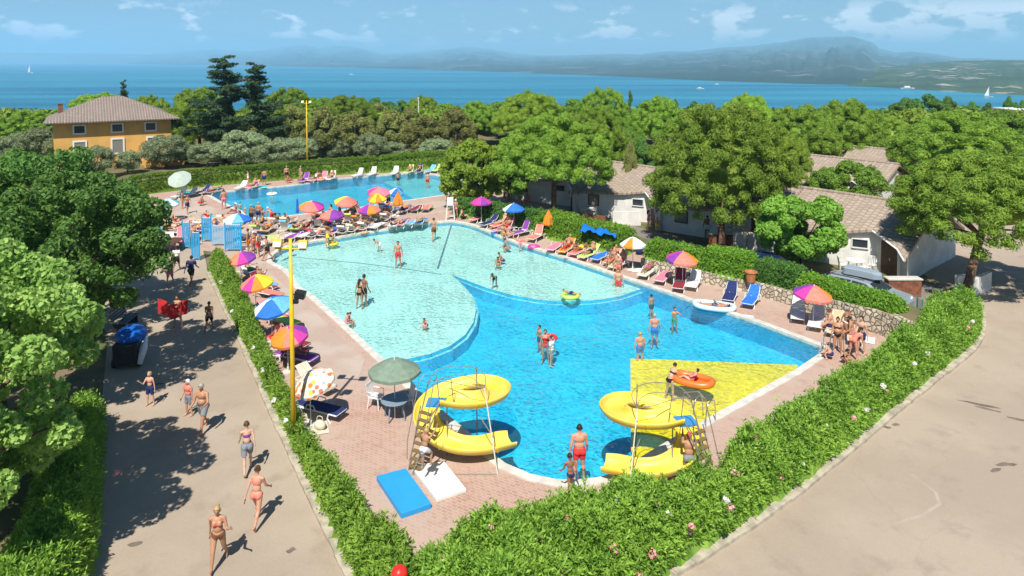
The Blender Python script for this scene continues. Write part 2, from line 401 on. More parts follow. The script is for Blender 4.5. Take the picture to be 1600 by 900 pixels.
# shallow shelf of the large pool (kept a little inside the walls)
ZS = -0.32
shelf_top = [(425,409),(427,399),(440,390),(455,384.5),(492,377),(531,371),(570,364),(635,354),(675,348),(704,346),(720,348),(737,352),(753,358),(766,364),(794,375),(826,386),(880,402),(980,436)]
S = [G(x, y).to_2d() for x, y in shelf_top] + [G(x, y, ZS).to_2d() for x, y in [(1012,446),(1000,452),(968,463),(930,469),(880,471),(840,468),(800,461),(758,449),(705,429),(722,444),(738,462),(744,482),(740,503),(727,523),(704,540),(672,553),(640,560),(618,562)]] + [G(x, y).to_2d() for x, y in [(600,562),(534,501),(492,464),(466,446),(459,432),(447,420)]]
def slab(name, poly, z0, z1, m):
    b = MB(); b.prism(poly, z0, z1, top=True, side=False); b.cur = 1; b.prism(poly, z0, z1, top=False); o = b.build(name, [m, M_deep]); o['kind'] = 'structure'; return o
slab('pool_shelf', S, -1.04, ZS, M_shal)
slab('pool_shelf_step', offset(S, 0.14), -1.035, -0.50, lining('step_lining', (0.26, 0.68, 0.76), (0.22, 0.64, 0.74)))
ZY = -0.75
Yp = [G(985,560,ZY).to_2d(), G(1247,570,ZY).to_2d()] + [G(x, y).to_2d() for x, y in [(1240,580),(1180,613),(1082,667),(985,725)]]
Yp[0] = G(985,560,ZY).to_2d(); Yp.append(G(986,712,ZY).to_2d())
slab('pool_yellow_floor', Yp, -1.03, ZY, M_yel)
S2 = [G(x, y).to_2d() for x, y in [(600,276.5),(635,271),(660,270),(700,277),(742,286),(750,290),(742,296),(701,303.5),(660,309.5)]]
slab('pool_shelf', S2, -0.93, -0.55, mat('shallow_blue_lining', (0.16, 0.62, 0.68), 0.5, col2=(0.12, 0.55, 0.64), scale=0.8))
def strip(name, pts, w, z, m, kind='structure'):
    pts = [Vector(p).to_2d() for p in pts]; b = MB(); L = []; 
    for i, p in enumerate(pts):
        t = (pts[min(i+1, len(pts)-1)]-pts[max(i-1, 0)]).normalized(); nrm = Vector((-t.y, t.x))
        L.append((p+nrm*w/2, p-nrm*w/2))
    vs = [(q.x, q.y, z) for pr in L for q in pr]
    b.add(vs, [(2*i, 2*i+1, 2*i+3, 2*i+2) for i in range(len(pts)-1)]); o = b.build(name, m); o['kind'] = kind; return o
strip('pool_seam_line', [G(x, y, ZS) for x, y in [(450,401),(560,411),(640,421),(690,429)]], 0.10, ZS+0.004, M_line)
strip('pool_seam_line', [G(x, y, ZS) for x, y in [(706,350),(695,385),(684,420)]], 0.13, ZS+0.008, M_line)
def watermat(name, tint, scat, fac, bscale=3.2, bstr=0.55, spec_r=0.06):
    m = bpy.data.materials.new(name); m.use_nodes = True; nt = m.node_tree; nt.nodes.clear()
    t = nn(nt, 'ShaderNodeTexCoord'); n1 = nn(nt, 'ShaderNodeTexNoise'); n1.inputs['Scale'].default_value = bscale; n1.inputs['Detail'].default_value = 4; n1.inputs['Distortion'].default_value = 1.2
    nt.links.new(t.outputs['Object'], n1.inputs['Vector'])
    v = nn(nt, 'ShaderNodeTexVoronoi'); v.inputs['Scale'].default_value = bscale*1.5; v.feature = 'SMOOTH_F1'
    va = nn(nt, 'ShaderNodeVectorMath', operation='MULTIPLY_ADD'); nt.links.new(n1.outputs['Color'], va.inputs[0]); va.inputs[1].default_value = (0.5, 0.5, 0); nt.links.new(t.outputs['Object'], va.inputs[2])
    nt.links.new(va.outputs[0], v.inputs['Vector'])
    big = nn(nt, 'ShaderNodeTexNoise'); big.inputs['Scale'].default_value = 0.35; nt.links.new(t.outputs['Object'], big.inputs['Vector'])
    h = mth(nt, 'ADD', mth(nt, 'MULTIPLY', n1.outputs[0], 0.6), mth(nt, 'MULTIPLY', v.outputs[0], -0.7))
    bp = nn(nt, 'ShaderNodeBump'); bp.inputs['Distance'].default_value = 0.12; nt.links.new(h, bp.inputs['Height'])
    nt.links.new(mth(nt, 'MULTIPLY_ADD', smooth(nt, big.outputs[0], 0.35, 0.6), bstr*0.7, bstr*0.45), bp.inputs['Strength'])
    # caustic light pattern painted into the transparent tint, brightest along the cell edges
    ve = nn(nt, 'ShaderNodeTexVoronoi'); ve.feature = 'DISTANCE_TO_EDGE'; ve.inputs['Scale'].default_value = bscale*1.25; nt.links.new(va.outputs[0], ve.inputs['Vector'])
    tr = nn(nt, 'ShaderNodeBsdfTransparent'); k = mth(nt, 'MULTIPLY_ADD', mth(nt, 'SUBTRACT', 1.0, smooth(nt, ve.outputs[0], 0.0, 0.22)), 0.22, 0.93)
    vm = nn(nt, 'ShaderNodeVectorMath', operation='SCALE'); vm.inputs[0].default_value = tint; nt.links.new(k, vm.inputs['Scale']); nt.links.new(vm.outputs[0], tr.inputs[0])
    df = nn(nt, 'ShaderNodeBsdfDiffuse'); df.inputs[0].default_value = (*scat, 1); nt.links.new(bp.outputs[0], df.inputs['Normal'])
    m1 = nn(nt, 'ShaderNodeMixShader'); m1.inputs[0].default_value = fac; nt.links.new(tr.outputs[0], m1.inputs[1]); nt.links.new(df.outputs[0], m1.inputs[2])
    gl = nn(nt, 'ShaderNodeBsdfGlossy'); gl.inputs['Roughness'].default_value = spec_r; nt.links.new(bp.outputs[0], gl.inputs['Normal'])
    fr = nn(nt, 'ShaderNodeFresnel'); fr.inputs[0].default_value = 1.33; nt.links.new(bp.outputs[0], fr.inputs['Normal'])
    m2 = nn(nt, 'ShaderNodeMixShader'); nt.links.new(fr.outputs[0], m2.inputs[0]); nt.links.new(m1.outputs[0], m2.inputs[1]); nt.links.new(gl.outputs[0], m2.inputs[2])
    o = nn(nt, 'ShaderNodeOutputMaterial'); nt.links.new(m2.outputs[0], o.inputs['Surface']); return m
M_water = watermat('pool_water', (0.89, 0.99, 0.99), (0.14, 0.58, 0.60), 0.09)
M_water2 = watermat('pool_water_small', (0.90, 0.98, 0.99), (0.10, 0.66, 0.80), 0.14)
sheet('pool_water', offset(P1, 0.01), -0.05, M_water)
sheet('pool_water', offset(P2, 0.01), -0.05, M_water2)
# roads ---------------------------------------------------------------
KL = [(-0.6,11.0),(-4.46,17.7),(-7.9,23.6),(-11.45,30.0),(-15.0,36.2),(-18.7,42.6)]
KR = [(-0.6,11.0)] + [G(x, y).to_2d()[:] for x, y in [(1050,900),(1100,870),(1190,812),(1290,737),(1370,668),(1450,603),(1515,553),(1532,533),(1536,510),(1534,480)]]
path = [(-4.0,2.0)] + KL[1:] + [(-19.6,44.5),(-21.5,49.0),(-33,50.5),(-30,44),(-20,35),(-13.9,24.9),(-9.9,17.7),(-5.5,9),(-4,2)][:-1]
path = [(-1.6,12.9),(-4.46,17.7)] + KL[2:] + [(-19.6,44.5),(-22.5,50.2),(-34,50.2),(-30.5,44),(-24,38.5),(-19,32.5),(-14.9,24.8),(-11.0,17.7),(-8.8,12.0),(-6,6),(0,6)]
sheet('footpath', path, 0.008, M_road)
KRv = [Vector(p) for p in KR]
road = [(3.4,17.1)] + KR[2:] + [(24.9,43.5),(26,47),(30,53),(44,62),(70,70),(70,6),(-1,6),(-1.6,12.9)]
sheet('road', road, 0.008, M_road)
def kerb(pts, name='kerb', w=0.26, h=0.11):
    P = smoothpoly([Vector(p).to_2d() for p in pts], 2, False); b = MB(); rr = random.Random(3)
    Q = []
    for i in range(len(P)-1):
        n = max(1, int((P[i+1]-P[i]).length/0.5)); Q += [P[i].lerp(P[i+1], k/n) for k in range(n)]
    for i in range(len(Q)-1):
        a, c = Q[i], Q[i+1]; d = c-a; m = (a+c)/2
        b.box((m.x+rr.uniform(-.015, .015), m.y, h/2+rr.uniform(-.008, .008)), (d.length*0.985, w+rr.uniform(-.03, .03), h), rz=math.atan2(d.y, d.x))
    o = b.build(name, M_kerb, bevel=0.0); o['kind'] = 'structure'; return o
kerb(KL); kerb(KR[1:])
M_stain = mat('road_stain', (0.20, 0.16, 0.125), 0.9, noise=0.3, scale=3)
M_patch = mat('road_patch', (0.425, 0.35, 0.28), 0.9, noise=0.15, scale=2)
strip('road_patch', [G(x, y) for x, y in [(1395, 820), (1440, 806), (1468, 788), (1462, 770), (1425, 742)]], 0.10, 0.012, M_patch)
_q = random.Random(9)
for _i, (x, y, l, a) in enumerate([(1530, 632, 1.5, -0.5), (1545, 640, 0.9, -0.6), (1572, 726, 0.8, 0.1), (1556, 735, 0.5, 0.4), (1400, 664, 0.35, 0.2), (1386, 668, 0.3, -0.2), (1590, 655, 0.8, -0.5), (1240, 752, 0.3, 1.0), (210, 850, 0.4, 0.3), (455, 860, 0.3, 1.2), (250, 600, 0.5, 0.2)]):
    c = G(x, y); pts = []
    for k in range(12):
        t = 2*math.pi*k/12; u = l*0.5*math.cos(t)*_q.uniform(0.75, 1.1); v = 0.09*math.sin(t)*_q.uniform(0.6, 1.5); pts.append((c.x+u*math.cos(a)-v*math.sin(a), c.y+u*math.sin(a)+v*math.cos(a)))
    sheet('road_stain', pts, 0.012, M_stain)
# ground: one sheet, open where the deck lies, falling away to the lake beyond the trees
def gz(x, y):
    t = np.clip((np.asarray(y, float)-118)/430.0, 0, 1); return -57.0*t*t*(3-2*t)*1.0
X0, X1, Y0, Y1 = -72, 72, -12, 118
b = MB()
DK = offset(DECK, -0.3)
loops = [[Vector((X0, Y0, 0)), Vector((X1, Y0, 0)), Vector((X1, Y1, 0)), Vector((X0, Y1, 0))], [Vector((p[0], p[1], 0)) for p in DK]]
fl = [p for l in loops for p in l]; fs = []
for t in geometry.tessellate_polygon(loops):
    a, c, d = [fl[i] for i in t]; fs.append(tuple(t) if (c-a).cross(d-a).z > 0 else (t[0], t[2], t[1]))
b.add([(p.x, p.y, 0) for p in fl], fs)
gx = [-2200, -900, -450, -200, X0, 0, X1, 200, 450, 900, 2200]; gy = [-600, -200, Y0, Y1]+[118+20*i for i in range(1, 23)]+[600]
for i in range(len(gx)-1):
    for j in range(len(gy)-1):
        if gx[i] >= X0 and gx[i+1] <= X1 and gy[j] >= Y0 and gy[j+1] <= Y1: continue
        q = [(gx[i], gy[j]), (gx[i+1], gy[j]), (gx[i+1], gy[j+1]), (gx[i], gy[j+1])]
        b.add([(u, v, float(gz(u, v))) for u, v in q], [(0, 1, 2, 3)])
g = b.build('ground', M_soil); g['kind'] = 'structure'
# lake ------------------------------------------------------------------
def lakemat():
    m = bpy.data.materials.new('lake_water'); m.use_nodes = True; nt = m.node_tree; p = nt.nodes['Principled BSDF']
    t = nn(nt, 'ShaderNodeTexCoord'); mp = nn(nt, 'ShaderNodeMapping'); mp.inputs['Scale'].default_value = (0.0006, 0.006, 1); nt.links.new(t.outputs['Object'], mp.inputs[0])
    n = nn(nt, 'ShaderNodeTexNoise'); n.inputs['Scale'].default_value = 1.0; n.inputs['Detail'].default_value = 6; n.inputs['Roughness'].default_value = 0.6; nt.links.new(mp.outputs[0], n.inputs['Vector'])
    x = nn(nt, 'ShaderNodeMix', data_type='RGBA'); nt.links.new(smooth(nt, n.outputs[0], 0.35, 0.66), x.inputs['Factor'])
    x.inputs['A'].default_value = (0.004, 0.11, 0.21, 1); x.inputs['B'].default_value = (0.03, 0.24, 0.34, 1); nt.links.new(x.outputs['Result'], p.inputs['Base Color'])
    p.inputs['Roughness'].default_value = 0.35; p.inputs['IOR'].default_value = 1.33; p.inputs['Specular IOR Level'].default_value = 0.22
    n2 = nn(nt, 'ShaderNodeTexNoise'); n2.inputs['Scale'].default_value = 0.15; n2.inputs['Detail'].default_value = 5; nt.links.new(t.outputs['Object'], n2.inputs['Vector'])
    bp = nn(nt, 'ShaderNodeBump'); bp.inputs['Strength'].default_value = 1.0; bp.inputs['Distance'].default_value = 4.0; nt.links.new(n2.outputs[0], bp.inputs['Height']); nt.links.new(bp.outputs[0], p.inputs['Normal'])
    return m
sheet('lake_water', [(-40000, 470), (40000, 470), (40000, 45000), (-40000, 45000)], LAKE, lakemat())
# hills and mountains: each ridge has its own distance and depth -----------
def hillmat(name, a, b, c, s):
    m = bpy.data.materials.new(name); m.use_nodes = True; nt = m.node_tree; p = nt.nodes['Principled BSDF']; p.inputs['Roughness'].default_value = 0.95; p.inputs['Specular IOR Level'].default_value = 0.1
    t = nn(nt, 'ShaderNodeTexCoord')
    def nz(k, d=6):
        n = nn(nt, 'ShaderNodeTexNoise'); n.inputs['Scale'].default_value = k; n.inputs['Detail'].default_value = d; n.inputs['Roughness'].default_value = 0.65; nt.links.new(t.outputs['Object'], n.inputs['Vector']); return n.outputs[0]
    x = nn(nt, 'ShaderNodeMix', data_type='RGBA'); nt.links.new(smooth(nt, nz(s), 0.4, 0.6), x.inputs['Factor']); x.inputs['A'].default_value = (*a, 1); x.inputs['B'].default_value = (*b, 1)
    y = nn(nt, 'ShaderNodeMix', data_type='RGBA'); nt.links.new(smooth(nt, nz(s*3.1, 8), 0.56, 0.64), y.inputs['Factor']); nt.links.new(x.outputs['Result'], y.inputs['A']); y.inputs['B'].default_value = (*c, 1)
    nt.links.new(y.outputs['Result'], p.inputs['Base Color']); return m
def ridge(name, crest, shore, yc, m, seed=0, rough=0.10, back=0.12, nr=34):
    """crest/shore: (px, py) outlines; the crest stands at distance yc, the foot at the lake"""
    x0 = crest[0][0]; x1 = crest[-1][0]; n = int((x1-x0)/3.0)+1
    px = np.linspace(x0, x1, n); pc = np.interp(px, [c[0] for c in crest], [c[1] for c in crest]); ps = np.interp(px, [c[0] for c in shore], [c[1] for c in shore])
    pc = pc + (fbm(px, px*0+seed, 0.09, 4, seed)-0.47)*3.0*rough*10
    vs = []; fs = []
    for i in range(n):
        top = AT(px[i], pc[i], yc); ft = G(px[i], ps[i], LAKE)
        if ft.y > yc*0.9 or ft.y < 0: ft = Vector((top.x*0.9, yc*0.9, LAKE))
        for j in range(nr):
            t = j/(nr-1)
            q = ft.lerp(Vector((top.x, top.y, 0)), t); k = t**1.15
            rid = (float(fbm(px[i]*0.06, t*4+seed, 1.0, 4, seed+5))-0.47)
            z = LAKE+(top.z-LAKE)*max(0, k+rid*0.35*math.sin(math.pi*t)); vs.append((q.x, q.y, z))
        vs.append((top.x*(1+back*0.6), yc*(1+back*0.6), LAKE+(top.z-LAKE)*0.4)); vs.append((top.x*(1+back), yc*(1+back), LAKE-5))
    r = nr+2
    fs = [(i*r+j, (i+1)*r+j, (i+1)*r+j+1, i*r+j+1) for i in range(n-1) for j in range(r-1)]
    b = MB(); b.add(vs, fs); o = b.build(name, m, smooth=True); o['kind'] = 'structure'; return o
M_hf = hillmat('far_hills', (0.04, 0.065, 0.04), (0.07, 0.09, 0.06), (0.22, 0.2, 0.17), 0.0012)
M_hm = hillmat('mountain_slopes', (0.028, 0.055, 0.045), (0.05, 0.075, 0.06), (0.20, 0.20, 0.19), 0.0010)
M_hn = hillmat('headland_slopes', (0.035, 0.065, 0.025), (0.06, 0.09, 0.035), (0.38, 0.33, 0.27), 0.004)
ridge('far_hills', [(-60,84),(0,82),(60,83),(140,83),(230,85),(300,86),(360,84),(420,86),(500,88),(560,92),(640,94)], [(-60,97),(200,99),(400,103),(640,107)], 13500, M_hf, 1, 0.04)
ridge('far_mountains', [(200,88),(280,80),(330,77),(400,80),(440,74),(475,70),(500,75),(530,71),(560,75),(600,84),(640,82),(690,77),(735,73),(770,77),(810,84),(850,86),(900,87)], [(200,100),(400,103),(600,107),(900,116)], 16500, M_hm, 2, 0.05)
ridge('far_mountains', [(560,97),(640,92),(700,90),(760,88),(820,88),(880,87),(960,84),(1000,85),(1040,80),(1080,80),(1120,75),(1170,72),(1220,66),(1265,58),(1300,57),(1330,57),(1350,61),(1366,67),(1374,76),(1400,82),(1425,80),(1460,84),(1500,90),(1600,93),(1680,94)],
      [(560,105),(700,109),(800,113),(900,117),(1000,121),(1100,126),(1250,131),(1680,140)], 11500, M_hm, 3, 0.05)
ridge('headland', [(1225,128),(1250,124),(1290,119),(1320,118),(1340,108),(1370,104),(1420,103),(1450,98),(1500,95),(1560,94),(1620,94),(1700,95)],
      [(1225,129),(1300,133),(1400,138),(1500,144),(1600,149),(1700,153)], 2700, M_hn, 4, 0.06)
# haze -------------------------------------------------------------------
b = MB(); b.box((0, 9600, 205), (34000, 20400, 510)); hz = b.build('haze'); hz['kind'] = 'stuff'
m = bpy.data.materials.new('haze_air'); m.use_nodes = True; m.node_tree.nodes.clear()
pv = nn(m.node_tree, 'ShaderNodeVolumePrincipled'); pv.inputs['Color'].default_value = (0.42, 0.76, 1.0, 1); pv.inputs['Density'].default_value = 1/6800.0; pv.inputs['Anisotropy'].default_value = 0.0
oo = nn(m.node_tree, 'ShaderNodeOutputMaterial'); m.node_tree.links.new(pv.outputs[0], oo.inputs['Volume']); hz.data.materials.append(m)
# ================================================================ plants
M_bark = mat('bark', (0.16, 0.115, 0.08), 0.95, noise=0.5, scale=7, bump=(18, 0.9, 0.05))
M_pbark = mat('pine_bark', (0.22, 0.13, 0.085), 0.95, noise=0.55, scale=6, bump=(14, 1.0, 0.06))
L_pine = leafmat('pine_needles', (0.075, 0.165, 0.016), (0.26, 0.38, 0.042), tr=0.25)
L_pine2 = leafmat('fresh_pine_needles', (0.12, 0.23, 0.02), (0.32, 0.44, 0.05), tr=0.3)
L_dark = leafmat('dark_leaves', (0.055, 0.15, 0.028), (0.15, 0.29, 0.055), tr=0.3)
L_lime = leafmat('lime_leaves', (0.12, 0.24, 0.035), (0.36, 0.48, 0.14), tr=0.4)
L_round = leafmat('maple_leaves', (0.10, 0.22, 0.022), (0.24, 0.40, 0.06), tr=0.35)
L_olive = leafmat('olive_leaves', (0.14, 0.19, 0.085), (0.30, 0.35, 0.19), tr=0.25)
L_brown = leafmat('dry_green_leaves', (0.14, 0.18, 0.045), (0.30, 0.29, 0.09), tr=0.3)
L_cedar = leafmat('cedar_needles', (0.03, 0.075, 0.03), (0.075, 0.13, 0.05), tr=0.15)
L_hedge = leafmat('oleander_leaves', (0.085, 0.21, 0.02), (0.34, 0.54, 0.08), tr=0.35)
L_box = leafmat('clipped_hedge_leaves', (0.10, 0.22, 0.02), (0.22, 0.36, 0.04), tr=0.3)
L_palm = leafmat('palm_leaves', (0.05, 0.12, 0.03), (0.10, 0.20, 0.05), tr=0.2)
def fib(n, zmin=-1.0):
    i = np.arange(n)+0.5; z = 1-(1-zmin)*i/n; th = i*2.399963+rng.uniform(0, 6.28); r = np.sqrt(np.maximum(0, 1-z*z))
    return np.stack([r*np.cos(th), r*np.sin(th), z], 1)
def ellquads(C, Rr, m=5, n=8):
    out = []
    a = np.linspace(0, math.pi, m+1); bb = np.linspace(0, 2*math.pi, n+1)
    A, B = np.meshgrid(a, bb, indexing='ij'); S = np.stack([np.sin(A)*np.cos(B), np.sin(A)*np.sin(B), -np.cos(A)], -1)
    Q = np.stack([S[:-1, :-1], S[:-1, 1:], S[1:, 1:], S[1:, :-1]], 2).reshape(-1, 4, 3)
    C = np.asarray(C); Rr = np.asarray(Rr)
    if Rr.ndim == 1: Rr = np.repeat(Rr[:, None], 3, 1)
    return (Q[None]*Rr[:, None, None, :]+C[:, None, None, :]).reshape(-1, 4, 3)
def leafcloud(C, Rr, n, L, Wd, jit=0.7, flat=1.0, low=-0.5, fill=0.78, inner=0.35):
    """n leaves over the surface of clumps C (radius Rr); leaves buried in other clumps are dropped"""
    C = np.asarray(C, float); Rr = np.asarray(Rr, float); w = Rr**2; w = w/w.sum()
    k = rng.choice(len(C), n, p=w); d = unit(rng.normal(0, 1, (n, 3))); bad = d[:, 2] < low; d[bad, 2] *= -1
    rr = Rr[k]*(1-inner*rng.random(n)**2); P = C[k]+d*rr[:, None]*np.array([1, 1, flat])
    keep = np.ones(n, bool)
    for s in range(0, n, 4000):
        D = np.linalg.norm((P[s:s+4000, None]-C[None])/np.array([1, 1, flat]), axis=2)/Rr[None]
        keep[s:s+4000] = (D < 0.72).sum(1) == 0
    P = P[keep]; d = d[keep]
    q = leafquads(P, d, L, Wd, jit, 0.15)
    if fill: q = np.concatenate([q, ellquads(C, np.stack([Rr*fill, Rr*fill, Rr*fill*flat], 1))])
    return q
def limbs(b, base, h, targets, r0, lean=(0, 0), rt=0.03, bend=0.5, wob=0.12):
    top = Vector((base[0]+lean[0], base[1]+lean[1], h)); pts = []
    for i in range(7):
        t = i/6; pts.append(Vector(base).lerp(top, t)+Vector((random.uniform(-wob, wob), random.uniform(-wob, wob), 0))*(1 if 0 < i < 6 else 0)*h*0.12)
    b.tube(pts, [r0*(1.25 if i == 0 else 1-0.45*i/6) for i in range(7)], 9)
    for tgt in targets:
        s = pts[random.choice([4, 5, 6])]; tg = Vector(tgt); mid = s.lerp(tg, 0.5)+Vector((0, 0, -bend*(tg-s).length*0.12))
        b.tube([s, s.lerp(mid, 0.5)+Vector((0, 0, .02)), mid, tg], [r0*0.42, r0*0.34, r0*0.25, rt], 6)
def mktree(name, crownq, lm, trunk, tm=None, label=None, cat='tree', group=None):
    o = empty(name, label=label, cat=cat, group=group)
    quads('crown', crownq, lm, o)
    if trunk is not None: trunk.build('trunk', tm or M_bark, o, smooth=True)
    return o
def pine_proto(a, h, z0, nl, L, Wd, nb, lm=None, lumps=0.17, trunkh=None, lean=(0, 0), underc=0.5, name='stone_pine', zmin=-0.14):
    """umbrella pine: crown half-width a, dome height h above z0"""
    d = fib(nb, zmin); d = unit(d+rng.normal(0, 0.08, d.shape)); s = 1-np.abs(rng.normal(0, 0.10, nb))
    az = np.arctan2(d[:, 1], d[:, 0]); s *= 1+0.07*np.sin(az*3+rng.uniform(0, 6))+0.04*np.sin(az*5+rng.uniform(0, 6))
    C = np.stack([d[:, 0]*a*s, d[:, 1]*a*s, z0+np.where(d[:, 2] > 0, d[:, 2]*h, d[:, 2]*h*underc*2)*s], 1)
    Rr = a*lumps*rng.uniform(0.75, 1.3, nb)
    C[:, 0] *= 1-lumps*0.6; C[:, 1] *= 1-lumps*0.6
    q = leafcloud(C, Rr, nl, L, Wd, 0.5, 0.8, -0.7, 0.6, 0.45)
    big = ellquads([(0, 0, z0+h*0.22)], [(a*0.60, a*0.60, h*0.42)], 8, 16)
    q = np.concatenate([q, big])
    b = MB(); idx = rng.choice(nb, min(9, nb), replace=False)
    limbs(b, (-lean[0], -lean[1], -0.1), z0+h*0.1, [tuple(C[i]*np.array([.75, .75, 1])-np.array([0, 0, .3])) for i in idx], 0.035*a+0.11, lean)
    return mktree(name, q, lm or L_pine, b, M_pbark)
def bushy_proto(name, ax, h, z0, nb, rl, nl, L, Wd, lm, low=-0.8, jit=0.8, fill=0.72, shape=0.0, trunk=True, tr=0.14, inner=0.5):
    """round or upright crown made of loose clumps; shape>0 narrows the top"""
    d = unit(rng.normal(0, 1, (nb, 3))); r = rng.uniform(0.45, 1.0, nb)**0.5
    z = d[:, 2]*r; k = 1-shape*np.clip(z, 0, 1)
    C = np.stack([d[:, 0]*r*ax*k*(1-rl*0.5), d[:, 1]*r*ax*k*(1-rl*0.5), z0+z*h*(1-rl*0.4)], 1)
    Rr = ax*rl*rng.uniform(0.65, 1.35, nb)
    q = leafcloud(C, Rr, nl, L, Wd, jit, 0.85, low, fill, inner)
    b = None
    if trunk:
        b = MB(); idx = rng.choice(nb, min(8, nb), replace=False)
        limbs(b, (0, 0, -0.1), z0-h*0.25, [tuple(C[i]) for i in idx], tr)
    return mktree(name, q, lm, b)
def cedar_proto(hh, w, n=16, lm=None, nl=15000, name='cedar'):
    C = []; Rr = []; b = MB(); b.tube([(0, 0, -.1), (0.1, 0, hh*0.5), (0.25, 0.1, hh*0.96)], [0.32, 0.2, 0.05], 8)
    for i in range(n*4):
        t = 0.20+0.78*(i+random.uniform(-1, 1))/(n*4); z = hh*t; ln = (w*(1-t)**0.42*random.uniform(0.35, 1.1)+0.25); a = random.uniform(0, 6.28); up = random.uniform(-0.02, 0.30)
        for s in (0.3, 0.55, 0.8, 1.0):
            C.append((math.cos(a+0.15*s)*ln*s, math.sin(a+0.15*s)*ln*s, z+up*ln*s)); Rr.append(random.uniform(0.16, 0.26)*ln*(1.2-s*0.6)+0.26)
        b.tube([(0, 0, z), (math.cos(a+.1)*ln, math.sin(a+.1)*ln, z+up*ln)], [0.07, 0.02], 5)
    q = leafcloud(C, Rr, 26000, 0.42, 0.10, 1.1, 0.38, -0.9, 0.5, 0.6)
    return mktree(name, q, lm or L_cedar, b)
# ---- prototypes
PN = [rec(pine_proto(5.0, 4.0, 4.2, 72000, 0.24, 0.055, 240, lumps=0.10)), rec(pine_proto(5.0, 4.6, 4.0, 72000, 0.24, 0.055, 260, lumps=0.10, zmin=-0.35)), rec(pine_proto(5.0, 4.2, 4.2, 72000, 0.24, 0.055, 210, lumps=0.11, lm=L_pine2))]
PF = [rec(bushy_proto('olive_tree', 2.6, 1.9, 2.7, 80, 0.20, 17000, 0.30, 0.06, L_olive, fill=0.5, jit=1.1)), rec(bushy_proto('olive_tree', 2.6, 2.1, 2.7, 70, 0.22, 17000, 0.30, 0.06, L_olive, fill=0.5, jit=1.1))]
PB = [rec(bushy_proto('leafy_tree', 3.0, 3.3, 3.8, 80, 0.19, 20000, 0.34, 0.10, L_brown, shape=0.45, fill=0.5, jit=1.1)), rec(bushy_proto('leafy_tree', 3.0, 3.0, 3.6, 70, 0.21, 20000, 0.34, 0.10, L_brown, shape=0.3, fill=0.5, jit=1.1))]
PG = [rec(bushy_proto('leafy_tree', 3.0, 2.6, 3.6, 80, 0.20, 20000, 0.34, 0.12, L_round, fill=0.6)), rec(bushy_proto('leafy_tree', 3.0, 2.5, 3.4, 70, 0.21, 20000, 0.34, 0.12, L_dark, fill=0.6))]
PC = [rec(cedar_proto(13.5, 4.2))]
PP = [rec(bushy_proto('poplar_tree', 1.2, 4.6, 5.2, 26, 0.45, 7000, 0.34, 0.12, L_dark, shape=0.6))]
ORD = ['first', 'second', 'third', 'fourth', 'fifth', 'sixth', 'seventh', 'eighth', 'ninth', 'tenth', 'eleventh', 'twelfth', 'thirteenth', 'fourteenth', 'fifteenth', 'sixteenth', 'seventeenth', 'eighteenth', 'nineteenth', 'twentieth']
USEDP = set()
def plant(protos, px, d, wpx, ytop, pw, ptop, label, group, i=None, sink=0.0):
    """pw: prototype width, ptop: prototype height; ground at 0 or sloping"""
    t = protos[i if i is not None else random.randrange(len(protos))]
    p = AT(px, ytop, d); x = p.x; gzz = float(gz(x, d)); w = wpx*d/F; hgt = p.z-gzz
    s = w/pw; sz = hgt/ptop
    if id(t) not in USEDP:
        USEDP.add(id(t)); o = t[0]; o['label'] = label; o['group'] = group
    else: o = dup(t, label=label, group=group)
    o.location = (x, d, gzz-sink); o.rotation_euler = (0, 0, random.uniform(0, 6.28)); o.scale = (s, s, sz); return o
gP = 'umbrella pines around the bungalows and the lakeside grove'
def pine(px, d, w, top, label, i=None): return plant(PN, px, d, w, top, 10.6, (8.9, 8.8, 9.1)[i if i is not None else 0], label, gP, i if i is not None else 0)
pine(866, 56, 200, 171, 'umbrella pine with bare trunk beside the blue poolside parasol, shading the first bungalow', 0)
pine(1130, 47.5, 240, 163, 'broad umbrella pine in front of the middle bungalow, drooping over its roof', 1)
pine(1500, 62, 225, 170, 'wide umbrella pine behind the last bungalow roof at the edge of the picture', 0)
pine(827, 92, 124, 137, 'round-topped umbrella pine against the lake, behind the pine over the blue parasol', 2)
pine(945, 92, 96, 137, 'umbrella pine against the lake beside the small dark spire tree', 1)
pine(1028, 84, 110, 147, 'umbrella pine crown right behind the spire tree, top just over the shore line', 0)
pine(935, 70, 110, 166, 'umbrella pine crown wedged behind the first bungalow roof', 1)
pine(1166, 92, 96, 141, 'isolated domed umbrella pine top standing against the lake over the bungalows', 2)
pine(1250, 72, 135, 160, 'umbrella pine behind the round leafy tree, lower of the pair against the lake', 0)
pine(1325, 77, 130, 155, 'umbrella pine forming the long flat top over the last bungalow', 1)
pine(1210, 60, 110, 190, 'umbrella pine crown behind the middle bungalow, half hidden by the broad pine', 2)
pine(1385, 88, 90, 176, 'small umbrella pine crown at the end of the flat-topped row', 2)
pine(310, 92, 118, 137, 'umbrella pine next to the two cedars, left of them', 1)
pine(160, 112, 110, 141, 'umbrella pine showing over the roof of the yellow house', 2)
pine(232, 104, 70, 144, 'yellowish pine crown between the house roof and the cedars', 2)
pine(452, 104, 100, 137, 'umbrella pine right of the cedars, behind the brownish trees', 1)
pine(540, 104, 110, 146, 'umbrella pine behind the bushy belt, near the tall yellow lamp mast', 0)
pine(660, 118, 60, 146, 'small pale umbrella pine with thin stem standing against the lake', 2)
pine(745, 104, 72, 155, 'umbrella pine at the shore end of the belt, left of the round-topped pine', 0)
pine(40, 96, 100, 172, 'flat green pine top left of the yellow house', 1)
